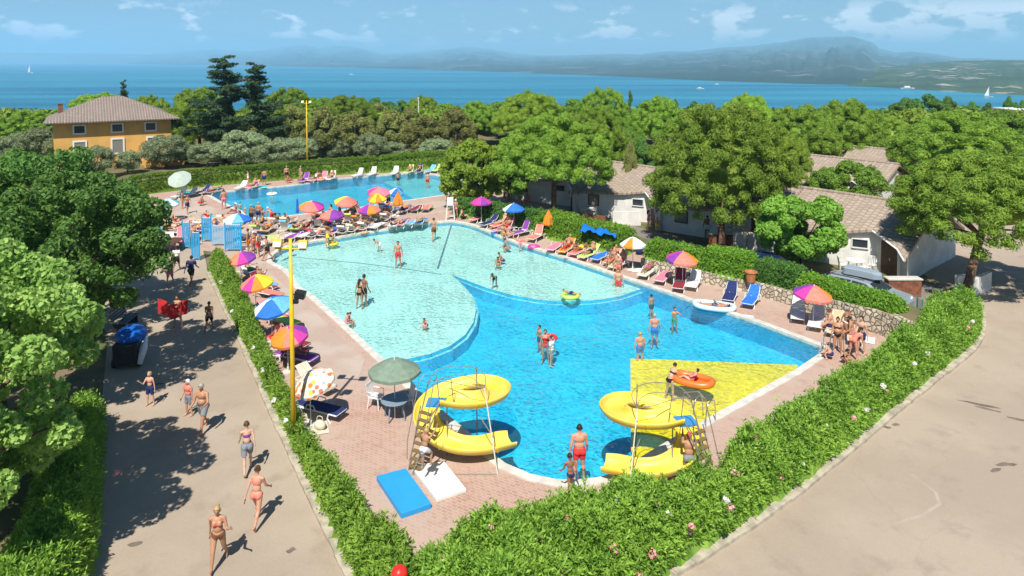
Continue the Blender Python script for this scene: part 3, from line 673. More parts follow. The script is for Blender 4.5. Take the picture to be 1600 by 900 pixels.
# the pine leaning over the last bungalow and the road, built on its own
o = pine_proto(4.6, 3.0, 4.5, 80000, 0.22, 0.05, 230, lumps=0.105, lean=(1.3, 0.3), name='stone_pine', zmin=-0.38)
pt = G(1490, 458); o.location = (pt.x+1.9, pt.y+0.2, 0.0)
tag(o, 'near umbrella pine leaning over the white end wall of the last bungalow', 'tree', gP)
# yellow-green broad trees beside the small pool
gL = 'leafy trees around the pools'
o = bushy_proto('leafy_tree', 2.9, 3.0, 3.7, 110, 0.18, 30000, 0.30, 0.11, L_pine2, low=-0.8); q = G(735, 326); o.location = (q.x, q.y+0.5, -0.4)
tag(o, 'bright yellow-green tree at the end of the small pool, over the magenta parasol', 'tree', gL)
o = bushy_proto('leafy_tree', 2.4, 2.6, 3.6, 90, 0.19, 24000, 0.30, 0.10, L_pine, low=-0.8); q = G(795, 326); o.location = (q.x, q.y+1.0, -0.3)
tag(o, 'darker green tree squeezed between the yellow-green tree and the bare-trunk pine', 'tree', gL)
# round maple by the parked cars
d = unit(rng.normal(0, 1, (90, 3))); r = rng.uniform(0.6, 1, 90)
C = d*r[:, None]*np.array([2.45, 2.45, 1.95])*(1-0.3*np.clip(d[:, 2:3], 0, 1)*0)+np.array([0, 0, 2.95])
cq = leafcloud(C, rng.uniform(0.35, 0.62, 90), 34000, 0.20, 0.14, 0.7, 0.9, -0.9, 0.8, 0.3)
b = MB(); limbs(b, (0, 0, -0.1), 1.9, [tuple(C[i]) for i in range(8)], 0.12)
o = mktree('leafy_tree', cq, L_round, b); q = G(1251, 430); o.location = (q.x, q.y, 0)
tag(o, 'round clipped leafy tree with a thin trunk standing in front of the last bungalow', 'tree', gL)
# cedars, poplar spire, far trees
gC = 'cedars behind the small pool'
plant(PC, 350, 88, 112, 85, 8.0, 13.6, 'taller dark cedar standing against the lake, left of the pair', gC, 0)
plant(PC, 398, 90, 104, 96, 8.0, 13.6, 'shorter dark cedar standing against the lake, right of the pair', gC, 0)
plant(PC, 193, 100, 30, 124, 8.6, 13.6, 'small dark conifer tip behind the yellow house roof', gC, 0)
gS = 'narrow spire trees by the lake'
plant(PP, 985, 90, 11, 126, 2.8, 10.0, 'narrow dark spire tree rising against the lake', gS, 0)
plant(PP, 1056, 100, 12, 143, 2.8, 10.0, 'low dark spire tip beside the umbrella pine crowns', gS, 0)
gB = 'brownish green trees in the belt behind the small pool'
for i, (px, d, w, top) in enumerate([(398, 82, 80, 176), (455, 86, 74, 160), (505, 82, 78, 166), (556, 84, 84, 170), (612, 86, 76, 172), (662, 84, 80, 176), (712, 88, 76, 168), (352, 80, 60, 190), (428, 96, 60, 158), (590, 100, 70, 158), (640, 98, 60, 168)]):
    plant(PB, px, d+9, w, top, 6.6, 7.2, 'brownish green tree in the belt behind the small pool, %s planted of its row' % ORD[i], gB, i % 2)
gO = 'grey olive trees behind the clipped hedge'
for i, (px, d, w, top) in enumerate([(262, 72, 74, 206), (318, 71, 70, 214), (380, 72, 80, 210), (440, 73, 62, 214), (480, 74, 56, 220), (524, 75, 62, 214), (575, 74, 66, 214), (622, 76, 60, 212), (676, 77, 60, 210), (110, 72, 66, 214), (60, 74, 80, 196), (20, 70, 60, 204), (150, 66, 50, 226), (205, 68, 40, 232)]):
    plant(PF, px+random.uniform(-8, 8), d+12+random.uniform(-3, 4), w*random.uniform(0.9, 1.4), top+random.uniform(-14, 10), 5.6, 5.0, 'grey-green olive tree behind the clipped hedge, %s counted from the parasol at the hedge' % ORD[i], gO, i % 2)
gF = 'dark trees on the slope down to the lake'
k = 0
for (px, d, w, top, pr, nm) in [(590, 150, 60, 152, PG, 1), (625, 150, 50, 156, PG, 1), (700, 140, 60, 160, PG, 0), (560, 140, 60, 153, PG, 0), (500, 128, 70, 150, PG, 0), (400, 120, 60, 150, PG, 1),
        (1415, 130, 60, 152, PG, 1), (1447, 128, 66, 146, PG, 1), (1480, 134, 50, 150, PG, 1), (1518, 140, 40, 158, PG, 1), (1545, 130, 34, 160, PG, 1), (1578, 126, 26, 150, PG, 1), (1597, 120, 30, 156, PG, 1), (1100, 100, 60, 160, PG, 0), (1345, 104, 60, 164, PG, 1), (1480, 100, 80, 174, PG, 0), (1565, 96, 80, 168, PG, 0), (1085, 118, 50, 158, PG, 1), (900, 118, 60, 152, PG, 0), (780, 118, 60, 156, PG, 0)]:
    plant(pr, px, d, w, top, 6.6, 6.4, 'dark leafy treetop near the shore, %s along the slope to the lake' % ORD[k], gF, nm); k += 1
gM = 'green bushes between the bungalows'
k = 0
for (px, d, w, top, pr, nm) in [(1335, 56, 110, 248, PG, 0), (1290, 60, 60, 258, PG, 0), (1395, 62, 70, 262, PB, 1), (1440, 70, 60, 250, PB, 0), (1255, 66, 60, 244, PB, 1), (1000, 68, 60, 214, PG, 1), (985, 60, 30, 226, PB, 1), (1395, 74, 80, 215, PG, 0), (1080, 66, 70, 200, PG, 0), (900, 66, 60, 215, PG, 1), (985, 78, 60, 195, PG, 0)]:
    plant(pr, px, d, w, top, 6.6, 6.4, 'green bushy tree among the bungalow roofs, %s of its cluster' % ORD[k], gM, nm); k += 1
# far grove that reads as one mass, out of sight lines between the trunks
C = []; Rr = []
for i in range(420):
    y = random.uniform(98, 175); x = random.uniform(-0.80, 0.85)*y; top = AT(800, 182, y).z; z = min(float(gz(x, y))+4.2, top-1.0)
    C.append((x, y, z)); Rr.append(random.uniform(1.8, 3.2))
grove = quads('grove', leafcloud(C, Rr, 60000, 0.9, 0.35, 0.8, 0.8, -0.3, 0.85, 0.3), L_pine); grove['kind'] = 'stuff'
# near trees on the left: large leaves, gaps, visible limbs
gN = 'big trees shading the footpath'
def near_tree(center, rad, nb, rl, nl, L, Wd, lm, base, r0, label, name='leafy_tree', seed=1, jit=0.8):
    d = unit(rng.normal(0, 1, (nb, 3))); r = rng.uniform(0.35, 1, nb)**0.5
    C = d*r[:, None]*np.array(rad)+np.array(center)-np.array([base[0], base[1], 0]); Rr = rng.uniform(0.6, 1.4, nb)*rl
    q = leafcloud(C, Rr, nl, L, Wd, 1.0, 0.8, -0.85, 0.4, 0.9)
    b = MB(); idx = rng.choice(nb, 14, replace=False); limbs(b, (0, 0, -0.1), center[2]-rad[2]*0.5, [tuple(C[i]) for i in idx], r0)
    o = mktree(name, q, lm, b); o.location = (base[0], base[1], 0); tag(o, label, 'tree', gN); return o
near_tree((-13.7, 16.8, 5.2), (3.3, 3.5, 3.1), 190, 0.42, 90000, 0.15, 0.11, L_lime, (-14.2, 17.0), 0.2, 'nearest tree with big pale lime leaves, overhanging the footpath')
near_tree((-22.2, 32.5, 5.2), (4.9, 5.2, 3.5), 260, 0.52, 80000, 0.26, 0.10, L_dark, (-23.5, 32.5), 0.25, 'large dark green tree overhanging the far half of the footpath')
near_tree((-16.3, 25.8, 6.0), (3.1, 3.7, 2.8), 170, 0.42, 64000, 0.20, 0.09, L_dark, (-18.6, 25.0), 0.2, 'dark tree over the blue-topped cart beside the footpath')
near_tree((-31, 36.0, 4.6), (5.0, 5.0, 3.6), 60, 1.2, 30000, 0.32, 0.14, L_round, (-31.0, 36), 0.25, 'mid green tree at the picture edge behind the big footpath trees')
near_tree((-19.2, 19.5, 4.2), (3.6, 4.5, 3.8), 90, 0.8, 40000, 0.22, 0.12, L_dark, (-19.6, 19.5), 0.25, 'shaded tree behind the lime-leaved tree at the picture edge')
near_tree((-30.5, 49.5, 2.6), (3.6, 2.5, 2.2), 40, 0.7, 16000, 0.26, 0.10, L_round, (-31.0, 49.5), 0.15, 'light green tree beside the sunbathers at the end of the footpath')
# ---- hedges ---------------------------------------------------------------
def hedge(name, poly, H, n_shoots, label, lm, L=0.135, Wd=0.042, per=12, edge=0.7, noise=0.30, dens_side=1.0, spread=0.13, group=None, core=0.72, z0=0.0, wild=1.0, seed=3, lump=0.0):
    xs = [p[0] for p in poly]; ys = [p[1] for p in poly]; P = []
    def hz(x, y):
        d = dist_poly(poly, x, y); e = np.clip(d/edge, 0, 1); e = np.sqrt(1-(1-e)**2)
        return H*(0.12+0.88*e)*(1-noise*0.5+noise*fbm(x, y, 0.9, 3, seed)*1.1) + wild*0.14*(fbm(x, y, 2.7, 2, seed+9)-0.4) + lump*np.clip(vnoise(x, y, 1.7, seed+4)-0.45, -0.3, 1)
    st = 0.22; gx = np.arange(min(xs), max(xs)+st, st); gy = np.arange(min(ys), max(ys)+st, st); X, Y = np.meshgrid(gx, gy, indexing='ij')
    Z = np.where(inside(poly, X, Y), hz(X, Y)*core, 0); ins = inside(poly, X, Y)
    c = ins[:-1, :-1] | ins[1:, :-1] | ins[:-1, 1:] | ins[1:, 1:]
    V = np.stack([X, Y, Z+z0], -1); Q = np.stack([V[:-1, :-1], V[1:, :-1], V[1:, 1:], V[:-1, 1:]], 2)[c]
    n = 0; pts = []
    while n < n_shoots:
        x = rng.uniform(min(xs), max(xs), n_shoots*3); y = rng.uniform(min(ys), max(ys), n_shoots*3); k = inside(poly, x, y); x = x[k]; y = y[k]
        d = dist_poly(poly, x, y); w = np.where(d < edge*0.5, 1.0, 0.45/max(dens_side, .01)); k = rng.random(len(x)) < w; x = x[k]; y = y[k]
        pts.append(np.stack([x, y], 1)); n += len(x)
    p = np.concatenate(pts)[:n_shoots]; x, y = p[:, 0], p[:, 1]; h = hz(x, y)
    e = 0.05; gxn = (dist_poly(poly, x+e, y)-dist_poly(poly, x-e, y))/(2*e); gyn = (dist_poly(poly, x, y+e)-dist_poly(poly, x, y-e))/(2*e)
    d = dist_poly(poly, x, y); out = np.clip(1-d/edge, 0, 1)[:, None]*np.stack([-gxn, -gyn], 1)
    # near the edge the shoots spread over the whole side
    zz = np.where(d < edge*0.45, h*rng.uniform(0.25, 1.0, len(h)), h*rng.uniform(0.86, 1.02, len(h)))
    ax = unit(np.concatenate([out*0.9, np.full((len(x), 1), 1.0)], 1)+rng.normal(0, 0.28, (len(x), 3)))
    zz = zz+np.where((rng.random(len(x)) < 0.07) & (d > edge*0.3), rng.uniform(0.08, 0.34, len(x))*wild, 0)
    base = np.stack([x, y, zz+z0], 1)
    n = n_shoots; ln = rng.uniform(0.5, 1.3, n)
    k = np.repeat(np.arange(n), per); t = rng.random(n*per); off = unit(np.cross(ax[k], rng.normal(0, 1, (n*per, 3))))
    Pp = base[k]+ax[k]*(t*0.28*ln[k])[:, None]*wild
    dirv = unit(off*0.9+ax[k]*0.75); side = unit(np.cross(dirv, rng.normal(0, 1, (n*per, 3))*0.5+ax[k]*0.4+off*0.2))
    l = (L*rng.uniform(0.6, 1.25, n*per))[:, None]; w = (Wd*rng.uniform(0.7, 1.3, n*per))[:, None]
    LQ = np.stack([Pp, Pp+dirv*l*0.5+side*w*0.5, Pp+dirv*l, Pp+dirv*l*0.5-side*w*0.5], 1)
    q = np.concatenate([LQ, Q]); root = empty(name, (0, 0, 0), label=label, cat='hedge', group=group)
    cx, cy = float(np.mean(xs)), float(np.mean(ys)); q = q-np.array([cx, cy, 0]); root.location = (cx, cy, 0)
    quads('foliage', q, lm, root)
    return root, hz, (cx, cy)
def flowers(root, hz, c, pts, m, size=0.16, z0=0.0):
    for (x, y) in pts:
        b = MB(); z = float(hz(np.array([x]), np.array([y]))[0])+z0+0.08
        for i in range(22):
            u = unit(rng.normal(0, 1, (1, 3)))[0]; P = Vector((x-c[0], y-c[1], z))+Vector(u)*size*random.uniform(.4, 1)
            a = Vector(u).orthogonal().normalized()*0.045; e = Vector(u).cross(a)
            b.add([P-a, P-e, P+a, P+e], [(0, 1, 2, 3)])
        b.build('blossom', m, root)
gH = 'hedges around the bathing area'
HL = [(-5.05,17.6),(-8.15,23.0),(-11.7,29.6),(-15.2,35.6),(-18.6,41.8),(-16.7,42.2),(-13.0,36.0),(-9.7,30.6),(-6.3,24.2),(-3.7,19.6),(-2.2,17.6),(-1.9,15.2),(-3.2,15.4)]
_in = lambda L: [tuple(G(x, y, 1.15).to_2d()) for x, y in L]
HLv = [(-1.3,12.6),(-4.2,17.6),(-7.65,23.6),(-11.2,29.9),(-14.75,36.1),(-18.3,42.4)] + _in([(338,385),(368,425),(393,480),(418,540),(436,580),(470,650),(505,702),(545,755),(590,815),(640,850)])
r1 = hedge('oleander_hedge', HLv, 1.35, 15000, 'long oleander hedge between the footpath and the parasols', L_hedge, group=gH, seed=3, lump=0.75, noise=0.26)
HRv = [(-1.3,12.6)] + [tuple(G(*q).to_2d()) for q in ((1050,893), (1100,862), (1190,803), (1290,728), (1370,660), (1450,595), (1510,548), (1526,530), (1530,505))] + _in([(1528,470),(1490,463),(1450,478),(1430,512),(1388,540),(1345,575),(1290,604),(1240,636),(1190,664),(1150,690),(1128,706),(1132,742),(1090,752),(1040,772),(985,768),(930,795),(880,797),(810,806),(760,810),(700,838),(640,850)])
r2 = hedge('oleander_hedge', HRv, 1.5, 20000, 'oleander hedge with pink and white blossom curving along the tan road', L_hedge, group=gH, seed=8, lump=0.9, noise=0.3)
M_pink = mat('pink_blossom', (0.75, 0.25, 0.28), 0.7, col2=(0.8, 0.45, 0.4), scale=9); M_whit = mat('white_blossom', (0.82, 0.80, 0.72), 0.7)
def hp(px, py, z=1.5): p = G(px, py, z); return (p.x, p.y)
flowers(*r2, [hp(1148,733), hp(1019,832), hp(960,858,1.4), hp(1268,650), hp(1195,668), hp(883,885)], M_pink)
flowers(*r2, [hp(1135,775), hp(1292,612), hp(1430,564), hp(1452,507), hp(1467,505), hp(1325,632), hp(1380,608), hp(1400,560), hp(1520,500), hp(1490,490), hp(1250,640), hp(1450,545), hp(1310,600)], M_whit, 0.11)
flowers(*r1, [hp(428,614), hp(395,528), hp(355,410), hp(362,470), hp(446,645), hp(410,560), hp(345,430)], M_whit, 0.10)
_r = random.Random(5)
flowers(*r2, [hp(x+_r.uniform(-14, 14), y+_r.uniform(-10, 10)) for x, y in [(1180,700),(1230,680),(1160,730),(1090,790),(1130,800),(1070,810),(1000,850),(940,820),(900,840),(850,850),(800,860),(760,850),(1350,590),(1400,580),(1480,520),(1500,505),(1340,640),(1220,700)]], M_pink, 0.09)
flowers(*r2, [hp(x+_r.uniform(-14, 14), y+_r.uniform(-10, 10)) for x, y in [(1300,640),(1350,620),(1420,540),(1460,530),(1500,480),(1260,680),(980,800),(1050,800),(1390,560)]], M_whit, 0.09)
flowers(*r1, [hp(690,872), hp(390,500)], M_pink, 0.12)
HB = [(-9.4,13.0),(-10.9,17.6),(-14.6,24.3),(-15.4,24.4),(-15.2,22.8),(-12.6,17.4),(-11.4,12.5)]
r3 = hedge('oleander_hedge', HB, 1.3, 8000, 'short oleander hedge on the shaded side of the footpath below the lime-leaved tree', L_hedge, group=gH, seed=13)
flowers(*r3, [hp(121,778,1.2), hp(184,762,1.0)], M_pink, 0.12)
def ribbon(pts, w, z=0.0):
    P = [Vector((p[0], p[1])) for p in pts]; A = []; B = []
    for i, p in enumerate(P):
        t = (P[min(i+1, len(P)-1)]-P[max(i-1, 0)]).normalized(); n = Vector((-t.y, t.x)); A.append(tuple(p+n*w/2)); B.append(tuple(p-n*w/2))
    return A+B[::-1]
hedge('clipped_hedge', ribbon([G(200,306), G(330,289), G(420,282), G(500,274), G(590,268)], 1.3), 1.7, 9000, 'clipped bright green hedge behind the loungers along the far side of the small pool', L_box, 0.14, 0.06, 8, 0.35, 0.10, wild=0.45, group=gH, seed=21)
hedge('clipped_hedge', ribbon([G(592,269.5), G(650,264), G(720,260), G(780,262)], 1.3), 1.85, 5000, 'shorter clipped hedge at the far corner of the small pool', L_box, 0.14, 0.06, 8, 0.35, 0.10, wild=0.45, group=gH, seed=22)
# ================================================================ people
def skin(name, c): return mat(name, c, 0.5, noise=0.12, scale=4, spec=0.35)
SK = {'pale': skin('skin_pale', (0.62, 0.36, 0.25)), 'rosy': skin('skin_rosy', (0.60, 0.30, 0.20)), 'tan': skin('skin_tan', (0.46, 0.235, 0.135)), 'brown': skin('skin_brown', (0.30, 0.145, 0.085))}
HR = {'dark': mat('hair_dark', (0.025, 0.017, 0.012), 0.5), 'brown': mat('hair_brown', (0.09, 0.045, 0.02), 0.5), 'blond': mat('hair_blond', (0.45, 0.30, 0.13), 0.5), 'grey': mat('hair_grey', (0.35, 0.34, 0.32), 0.6), 'cap': mat('cap_white', (0.8, 0.8, 0.78), 0.6), 'redcap': mat('cap_red', (0.65, 0.06, 0.05), 0.6)}
CC = {'black': (0.015, 0.015, 0.018), 'navy': (0.02, 0.03, 0.12), 'red': (0.70, 0.04, 0.04), 'pink': (0.80, 0.22, 0.30), 'magenta': (0.60, 0.05, 0.32), 'blue': (0.03, 0.17, 0.60), 'turquoise': (0.05, 0.50, 0.55), 'green': (0.08, 0.40, 0.12), 'lime': (0.50, 0.70, 0.12),
      'yellow': (0.80, 0.62, 0.04), 'orange': (0.80, 0.25, 0.03), 'white': (0.80, 0.80, 0.78), 'purple': (0.25, 0.05, 0.35), 'grey': (0.22, 0.24, 0.27), 'brown': (0.16, 0.07, 0.035), 'coral': (0.78, 0.22, 0.16)}
def cloth(c): return mat('cloth_'+c, CC[c], 0.75, noise=0.12, scale=8)
M_eye = mat('eye_dark', (0.02, 0.015, 0.012), 0.3); M_lip = mat('lip', (0.45, 0.12, 0.10), 0.5)
def Rx(a): return Matrix.Rotation(a, 3, 'X')
def Ry(a): return Matrix.Rotation(a, 3, 'Y')
def Rz(a): return Matrix.Rotation(a, 3, 'Z')
def skeleton(H, sex, P):
    """forward kinematics; facing +Y, up +Z, right +X. angles in degrees"""
    J = {}; g = lambda k, d=0: P.get(k, d)
    T = Rx(-R(g('lean'))) @ Ry(R(g('side'))) @ Rz(R(g('twist')))
    pel = Vector((0, 0, 0)); J['pel'] = pel
    J['waist'] = pel + T @ Vector((0, 0, 0.095*H)); T2 = T @ Rx(-R(g('bend')))
    J['chest'] = J['waist'] + T2 @ Vector((0, 0.004*H, 0.115*H)); J['neck'] = J['chest'] + T2 @ Vector((0, -0.008*H, 0.085*H))
    TH = T2 @ Rz(R(g('look'))) @ Rx(-R(g('nod'))); J['head'] = J['neck'] + TH @ Vector((0, 0.012*H, 0.095*H)); J['TH'] = TH; J['T2'] = T2; J['T'] = T
    sw = (0.112 if sex == 'm' else 0.098)*H; hw = (0.050 if sex == 'm' else 0.054)*H
    for s, k in ((1, 'r'), (-1, 'l')):
        a = P.get('arm_'+k, (0, 12, 15)); fl, ab, elb = a[:3]; rot = a[3] if len(a) > 3 else 0
        sh = J['chest'] + T2 @ Vector((s*sw, 0, 0.047*H)); J['sh'+k] = sh
        U = T2 @ Ry(-s*R(ab)) @ Rx(R(fl)); 
        J['el'+k] = sh + U @ Vector((0, 0, -0.168*H)); V = U @ Rz(-s*R(rot)) @ Rx(R(elb))
        J['wr'+k] = J['el'+k] + V @ Vector((0, 0, -0.142*H)); J['H'+k] = V
        J['ha'+k] = J['wr'+k] + V @ Vector((0, 0, -0.045*H))
        l = P.get('leg_'+k, (0, 3, 3)); fl, ab, kn = l[:3]
        hp = pel + Vector((s*hw, 0, -0.012*H)) if not g('lie') else pel + T @ Vector((s*hw, 0, -0.012*H)); J['hi'+k] = hp
        U = Ry(-s*R(ab)) @ Rx(R(fl)); J['kn'+k] = hp + U @ Vector((0, 0, -0.245*H)); V = U @ Rx(-R(kn))
        J['an'+k] = J['kn'+k] + V @ Vector((0, 0, -0.232*H)); ft = l[3] if len(l) > 3 else 0
        Fm = V @ Rx(-R(ft)); J['F'+k] = Fm
        J['to'+k] = J['an'+k] + Fm @ Vector((0, 0.088*H, -0.028*H)); J['he'+k] = J['an'+k] + Fm @ Vector((0, -0.028*H, -0.026*H))
    return J
def capsule(b, p0, p1, r0, r1, n=10):
    p0, p1 = Vector(p0), Vector(p1); d = p1-p0; L = d.length; t = d/L if L > 1e-6 else Vector((0, 0, 1))
    prof = [(-r0*math.cos(a), r0*math.sin(a)) for a in (0.05, 0.5, 1.0)] + [(0, r0)] + [(L*0.5, (r0+r1)/2), (L, r1)] + [(L+r1*math.sin(a), r1*math.cos(a)) for a in (0.57, 1.07, 1.52)]
    q = t.to_track_quat('Z', 'Y').to_matrix(); vs = []
    for z, r in prof:
        for j in range(n):
            w = 2*math.pi*j/n; vs.append(p0 + q @ Vector((r*math.cos(w), r*math.sin(w), z)))
    k = len(prof); fs = [(i*n+j, i*n+(j+1) % n, (i+1)*n+(j+1) % n, (i+1)*n+j) for i in range(k-1) for j in range(n)]
    fs += [tuple(reversed(range(n))), tuple((k-1)*n+j for j in range(n))]; b.add(vs, fs)
def remesh(b, vox, sm=3, name='body'):
    me = b.mesh(name); o = bpy.data.objects.new('tmp', me); COL.objects.link(o)
    r = o.modifiers.new('r', 'REMESH'); r.mode = 'VOXEL'; r.voxel_size = vox; r.adaptivity = 0
    s = o.modifiers.new('s', 'SMOOTH'); s.iterations = sm; s.factor = 0.5
    dg = bpy.context.evaluated_depsgraph_get(); out = bpy.data.meshes.new_from_object(o.evaluated_get(dg), depsgraph=dg)
    bpy.data.objects.remove(o); out.name = name; return out
def make_body(H, sex, P, vox=0.02, fat=1.0, near=False, hair='short', hat=False, shirt=None):
    """-> dict of meshes (body, hair, garments) with lowest point at z=0 and origin under the pelvis"""
    J = skeleton(H, sex, P); b = MB(); T, T2, TH = J['T'], J['T2'], J['TH']; f = fat*H; m = sex == 'm'; ch = H < 1.45
    b.ell(J['pel'] + T @ Vector((0, -0.002*H, 0.0)), (0.094*f*(1.0 if m else 1.06), 0.064*f, 0.068*H), 14, 10, T)
    for s in (1, -1): b.ell(J['pel'] + T @ Vector((s*0.046*H, -0.028*H, -0.022*H)), (0.050*f, 0.050*f, 0.052*H), 12, 8, T)
    b.ell(J['waist'], ((0.083 if m else 0.072)*f, 0.058*f, 0.085*H), 14, 10, T)
    if fat > 1.08: b.ell(J['waist'] + T @ Vector((0, 0.03*H, -0.01*H)), (0.078*f, 0.058*f, 0.07*H), 14, 10, T)
    b.ell(J['chest'], ((0.096 if m else 0.083)*f, 0.062*f, 0.088*H), 14, 10, T2)
    b.ell(J['chest'] + T2 @ Vector((0, -0.004*H, 0.045*H)), ((0.112 if m else 0.098)*f, 0.046*f, 0.038*H), 14, 8, T2)
    if not m and not ch:
        for s in (1, -1): b.ell(J['chest'] + T2 @ Vector((s*0.040*H, 0.050*H, -0.006*H)), (0.036*f, 0.032*f, 0.035*f), 10, 8, T2)
    elif m:
        for s in (1, -1): b.ell(J['chest'] + T2 @ Vector((s*0.042*H, 0.036*H, 0.015*H)), (0.042*f, 0.024*f, 0.030*f), 10, 8, T2)
    capsule(b, J['neck'] - T2 @ Vector((0, 0, 0.03*H)), J['neck'] + TH @ Vector((0, 0.006*H, 0.05*H)), 0.034*f if m else 0.029*H, 0.030*H)
    hk = 1.0 if not ch else 1.14; h = J['head']
    b.ell(h, (0.043*H*hk, 0.054*H*hk, 0.062*H*hk), 14, 12, TH); b.ell(h + TH @ Vector((0, 0.014*H*hk, -0.032*H*hk)), (0.031*H*hk, 0.036*H*hk, 0.034*H*hk), 12, 8, TH)
    b.ell(h + TH @ Vector((0, 0.056*H*hk, -0.012*H*hk)), (0.008*H, 0.013*H, 0.016*H), 8, 6, TH)
    for s in (1, -1): b.ell(h + TH @ Vector((s*0.045*H*hk, -0.002*H, -0.010*H)), (0.007*H, 0.012*H, 0.018*H), 8, 6, TH)
    for k, s in (('r', 1), ('l', -1)):
        capsule(b, J['chest'] + T2 @ Vector((s*0.03*H, -0.006*H, 0.060*H)), J['sh'+k], 0.036*f, 0.030*f)
        ar = (1.0 if m else 0.86)*fat
        capsule(b, J['sh'+k], J['el'+k], 0.031*H*ar, 0.0225*H*ar); capsule(b, J['el'+k], J['wr'+k], 0.0235*H*ar, 0.0145*H*ar)
        V = J['H'+k]; b.ell(J['wr'+k] + V @ Vector((0, 0, -0.026*H)), (0.0115*H, 0.023*H, 0.030*H), 10, 8, V)
        lg = fat*(1.0 if m else 1.05)
        capsule(b, J['hi'+k], J['kn'+k], 0.051*H*lg, 0.033*H*lg); capsule(b, J['kn'+k], J['an'+k], 0.032*H*lg, 0.0205*H)
        c = J['kn'+k].lerp(J['an'+k], 0.30); Fm = (J['an'+k]-J['kn'+k]).normalized(); bk = J['F'+k] @ Vector((0, -0.010*H, 0)); b.ell(c+bk, (0.030*H*lg, 0.032*H*lg, 0.062*H), 10, 8, Fm.to_track_quat('Z', 'Y').to_matrix())
        capsule(b, J['he'+k], J['an'+k], 0.020*H, 0.021*H); capsule(b, J['he'+k], J['to'+k], 0.019*H, 0.0145*H); capsule(b, J['an'+k], J['to'+k], 0.020*H, 0.014*H)
    me = remesh(b, vox)
    V = np.empty(len(me.vertices)*3, np.float32); me.vertices.foreach_get('co', V); V = V.reshape(-1, 3)
    Nn = np.array([v.normal[:] for v in me.vertices], np.float32)
    # nearest bone per vertex, for cutting garments out of the body surface
    bones = [('tor', J['pel'], J['neck']), ('head', J['neck'], h)]
    for k in 'rl': bones += [('ua'+k, J['sh'+k], J['el'+k]), ('fa'+k, J['el'+k], J['ha'+k]), ('th'+k, J['hi'+k], J['kn'+k]), ('sh'+k, J['kn'+k], J['to'+k])]
    RR = {'tor': 0.09, 'head': 0.045, 'ua': 0.028, 'fa': 0.02, 'th': 0.043, 'sh': 0.026}
    D = []; Tt = []
    for nme, a, c in bones:
        a, c = np.array(a), np.array(c); ab = c-a; t = np.clip(((V-a)@ab)/(ab@ab), -0.0, 1); D.append(np.linalg.norm(V-a-t[:, None]*ab, axis=1)-RR[nme[:3] if nme in ('tor',) else (nme if nme == 'head' else nme[:2])]*H); Tt.append(((V-a)@ab)/(ab@ab))
    D = np.array(D); Tt = np.array(Tt); near_b = D.argmin(0); names = [x[0] for x in bones]
    tors = Tt[0]; fwd = (V-np.array(J['chest'])) @ np.array(T2 @ Vector((0, 1, 0)))
    sd = (V-np.array(J['pel'])) @ np.array(T @ Vector((1, 0, 0)))
    polys = [tuple(p.vertices) for p in me.polygons]
    def cut(mask, off=0.007):
        fs = [p for p in polys if all(mask[i] for i in p)]
        used = sorted({i for p in fs for i in p}); mp = {u: i for i, u in enumerate(used)}
        return [tuple(V[i]+Nn[i]*off*H) for i in used], [tuple(mp[i] for i in p) for p in fs]
    bn = np.array(names)[near_b]; tor = bn == 'tor'; legT = np.where(bn == 'thr', Tt[names.index('thr')], Tt[names.index('thl')]); leg = (bn == 'thr') | (bn == 'thl')
    arm = (bn == 'uar') | (bn == 'ual'); armT = np.where(bn == 'uar', Tt[names.index('uar')], Tt[names.index('ual')])
    G_ = {}
    G_['trunks'] = cut((tor & (tors < 0.20)) | (leg & (legT < 0.55)), 0.012)
    G_['shorts'] = cut((tor & (tors < 0.26)) | (leg & (legT < 0.72)), 0.016)
    G_['briefs'] = cut((tor & (tors < 0.06+0.10*np.abs(sd)/(0.09*H))) | (leg & (legT < 0.06) & (np.abs(sd) < 0.075*H)), 0.006)
    G_['top'] = cut(tor & (tors > 0.56) & (tors < 0.73), 0.006)
    G_['onepiece'] = cut((tor & (tors < 0.76)) | (leg & (legT < 0.06) & (np.abs(sd) < 0.075*H)), 0.006)
    G_['shirt'] = cut((tor & (tors < 0.97) & (tors > -0.02)) | (arm & (armT < 0.55)), 0.014)
    G_['dress'] = cut((tor & (tors < 0.85)) | (leg & (legT < 0.6)), 0.02)
    # hair / hat as a shell over the skull
    hv = np.array(h); up = np.array(TH @ Vector((0, 0, 1))); fw = np.array(TH @ Vector((0, 1, 0)))
    a_up = (V-hv)@up; a_fw = (V-hv)@fw; hd = bn == 'head'
    hairv = cut(hd & (a_up > -0.030*H+0.0*a_fw) & (a_up > -0.05*H+1.6*(a_fw+0.01*H)), 0.009)
    hb = MB(); hb.add(*hairv)
    if hair == 'long':
        q = [h + TH @ Vector((0, -0.045*H, 0.02*H)), h + TH @ Vector((0, -0.064*H, -0.05*H)), h + TH @ Vector((0, -0.060*H, -0.12*H)), h + TH @ Vector((0, -0.055*H, -0.17*H))]
        hb.tube(q, [0.036*H, 0.038*H, 0.032*H, 0.012*H], 8)
    if hair == 'tail':
        q = [h + TH @ Vector((0, -0.05*H, 0.03*H)), h + TH @ Vector((0, -0.085*H, 0.02*H)), h + TH @ Vector((0, -0.085*H, -0.08*H))]; hb.tube(q, [0.016*H, 0.022*H, 0.008*H], 8)
    if hair == 'bun': hb.ell(h + TH @ Vector((0, -0.05*H, 0.045*H)), (0.025*H,)*3, 8, 6)
    if hat: hb.M = Matrix.Translation(h) @ TH.to_4x4(); hb.lathe([(0.075*H, 0.020*H), (0.078*H, 0.025*H), (0.052*H, 0.032*H), (0.046*H, 0.062*H), (0.02*H, 0.078*H), (0.0, 0.08*H)], 14); hb.M = Matrix.Identity(4)
    bb = MB(); bb.add([tuple(v) for v in V], polys)
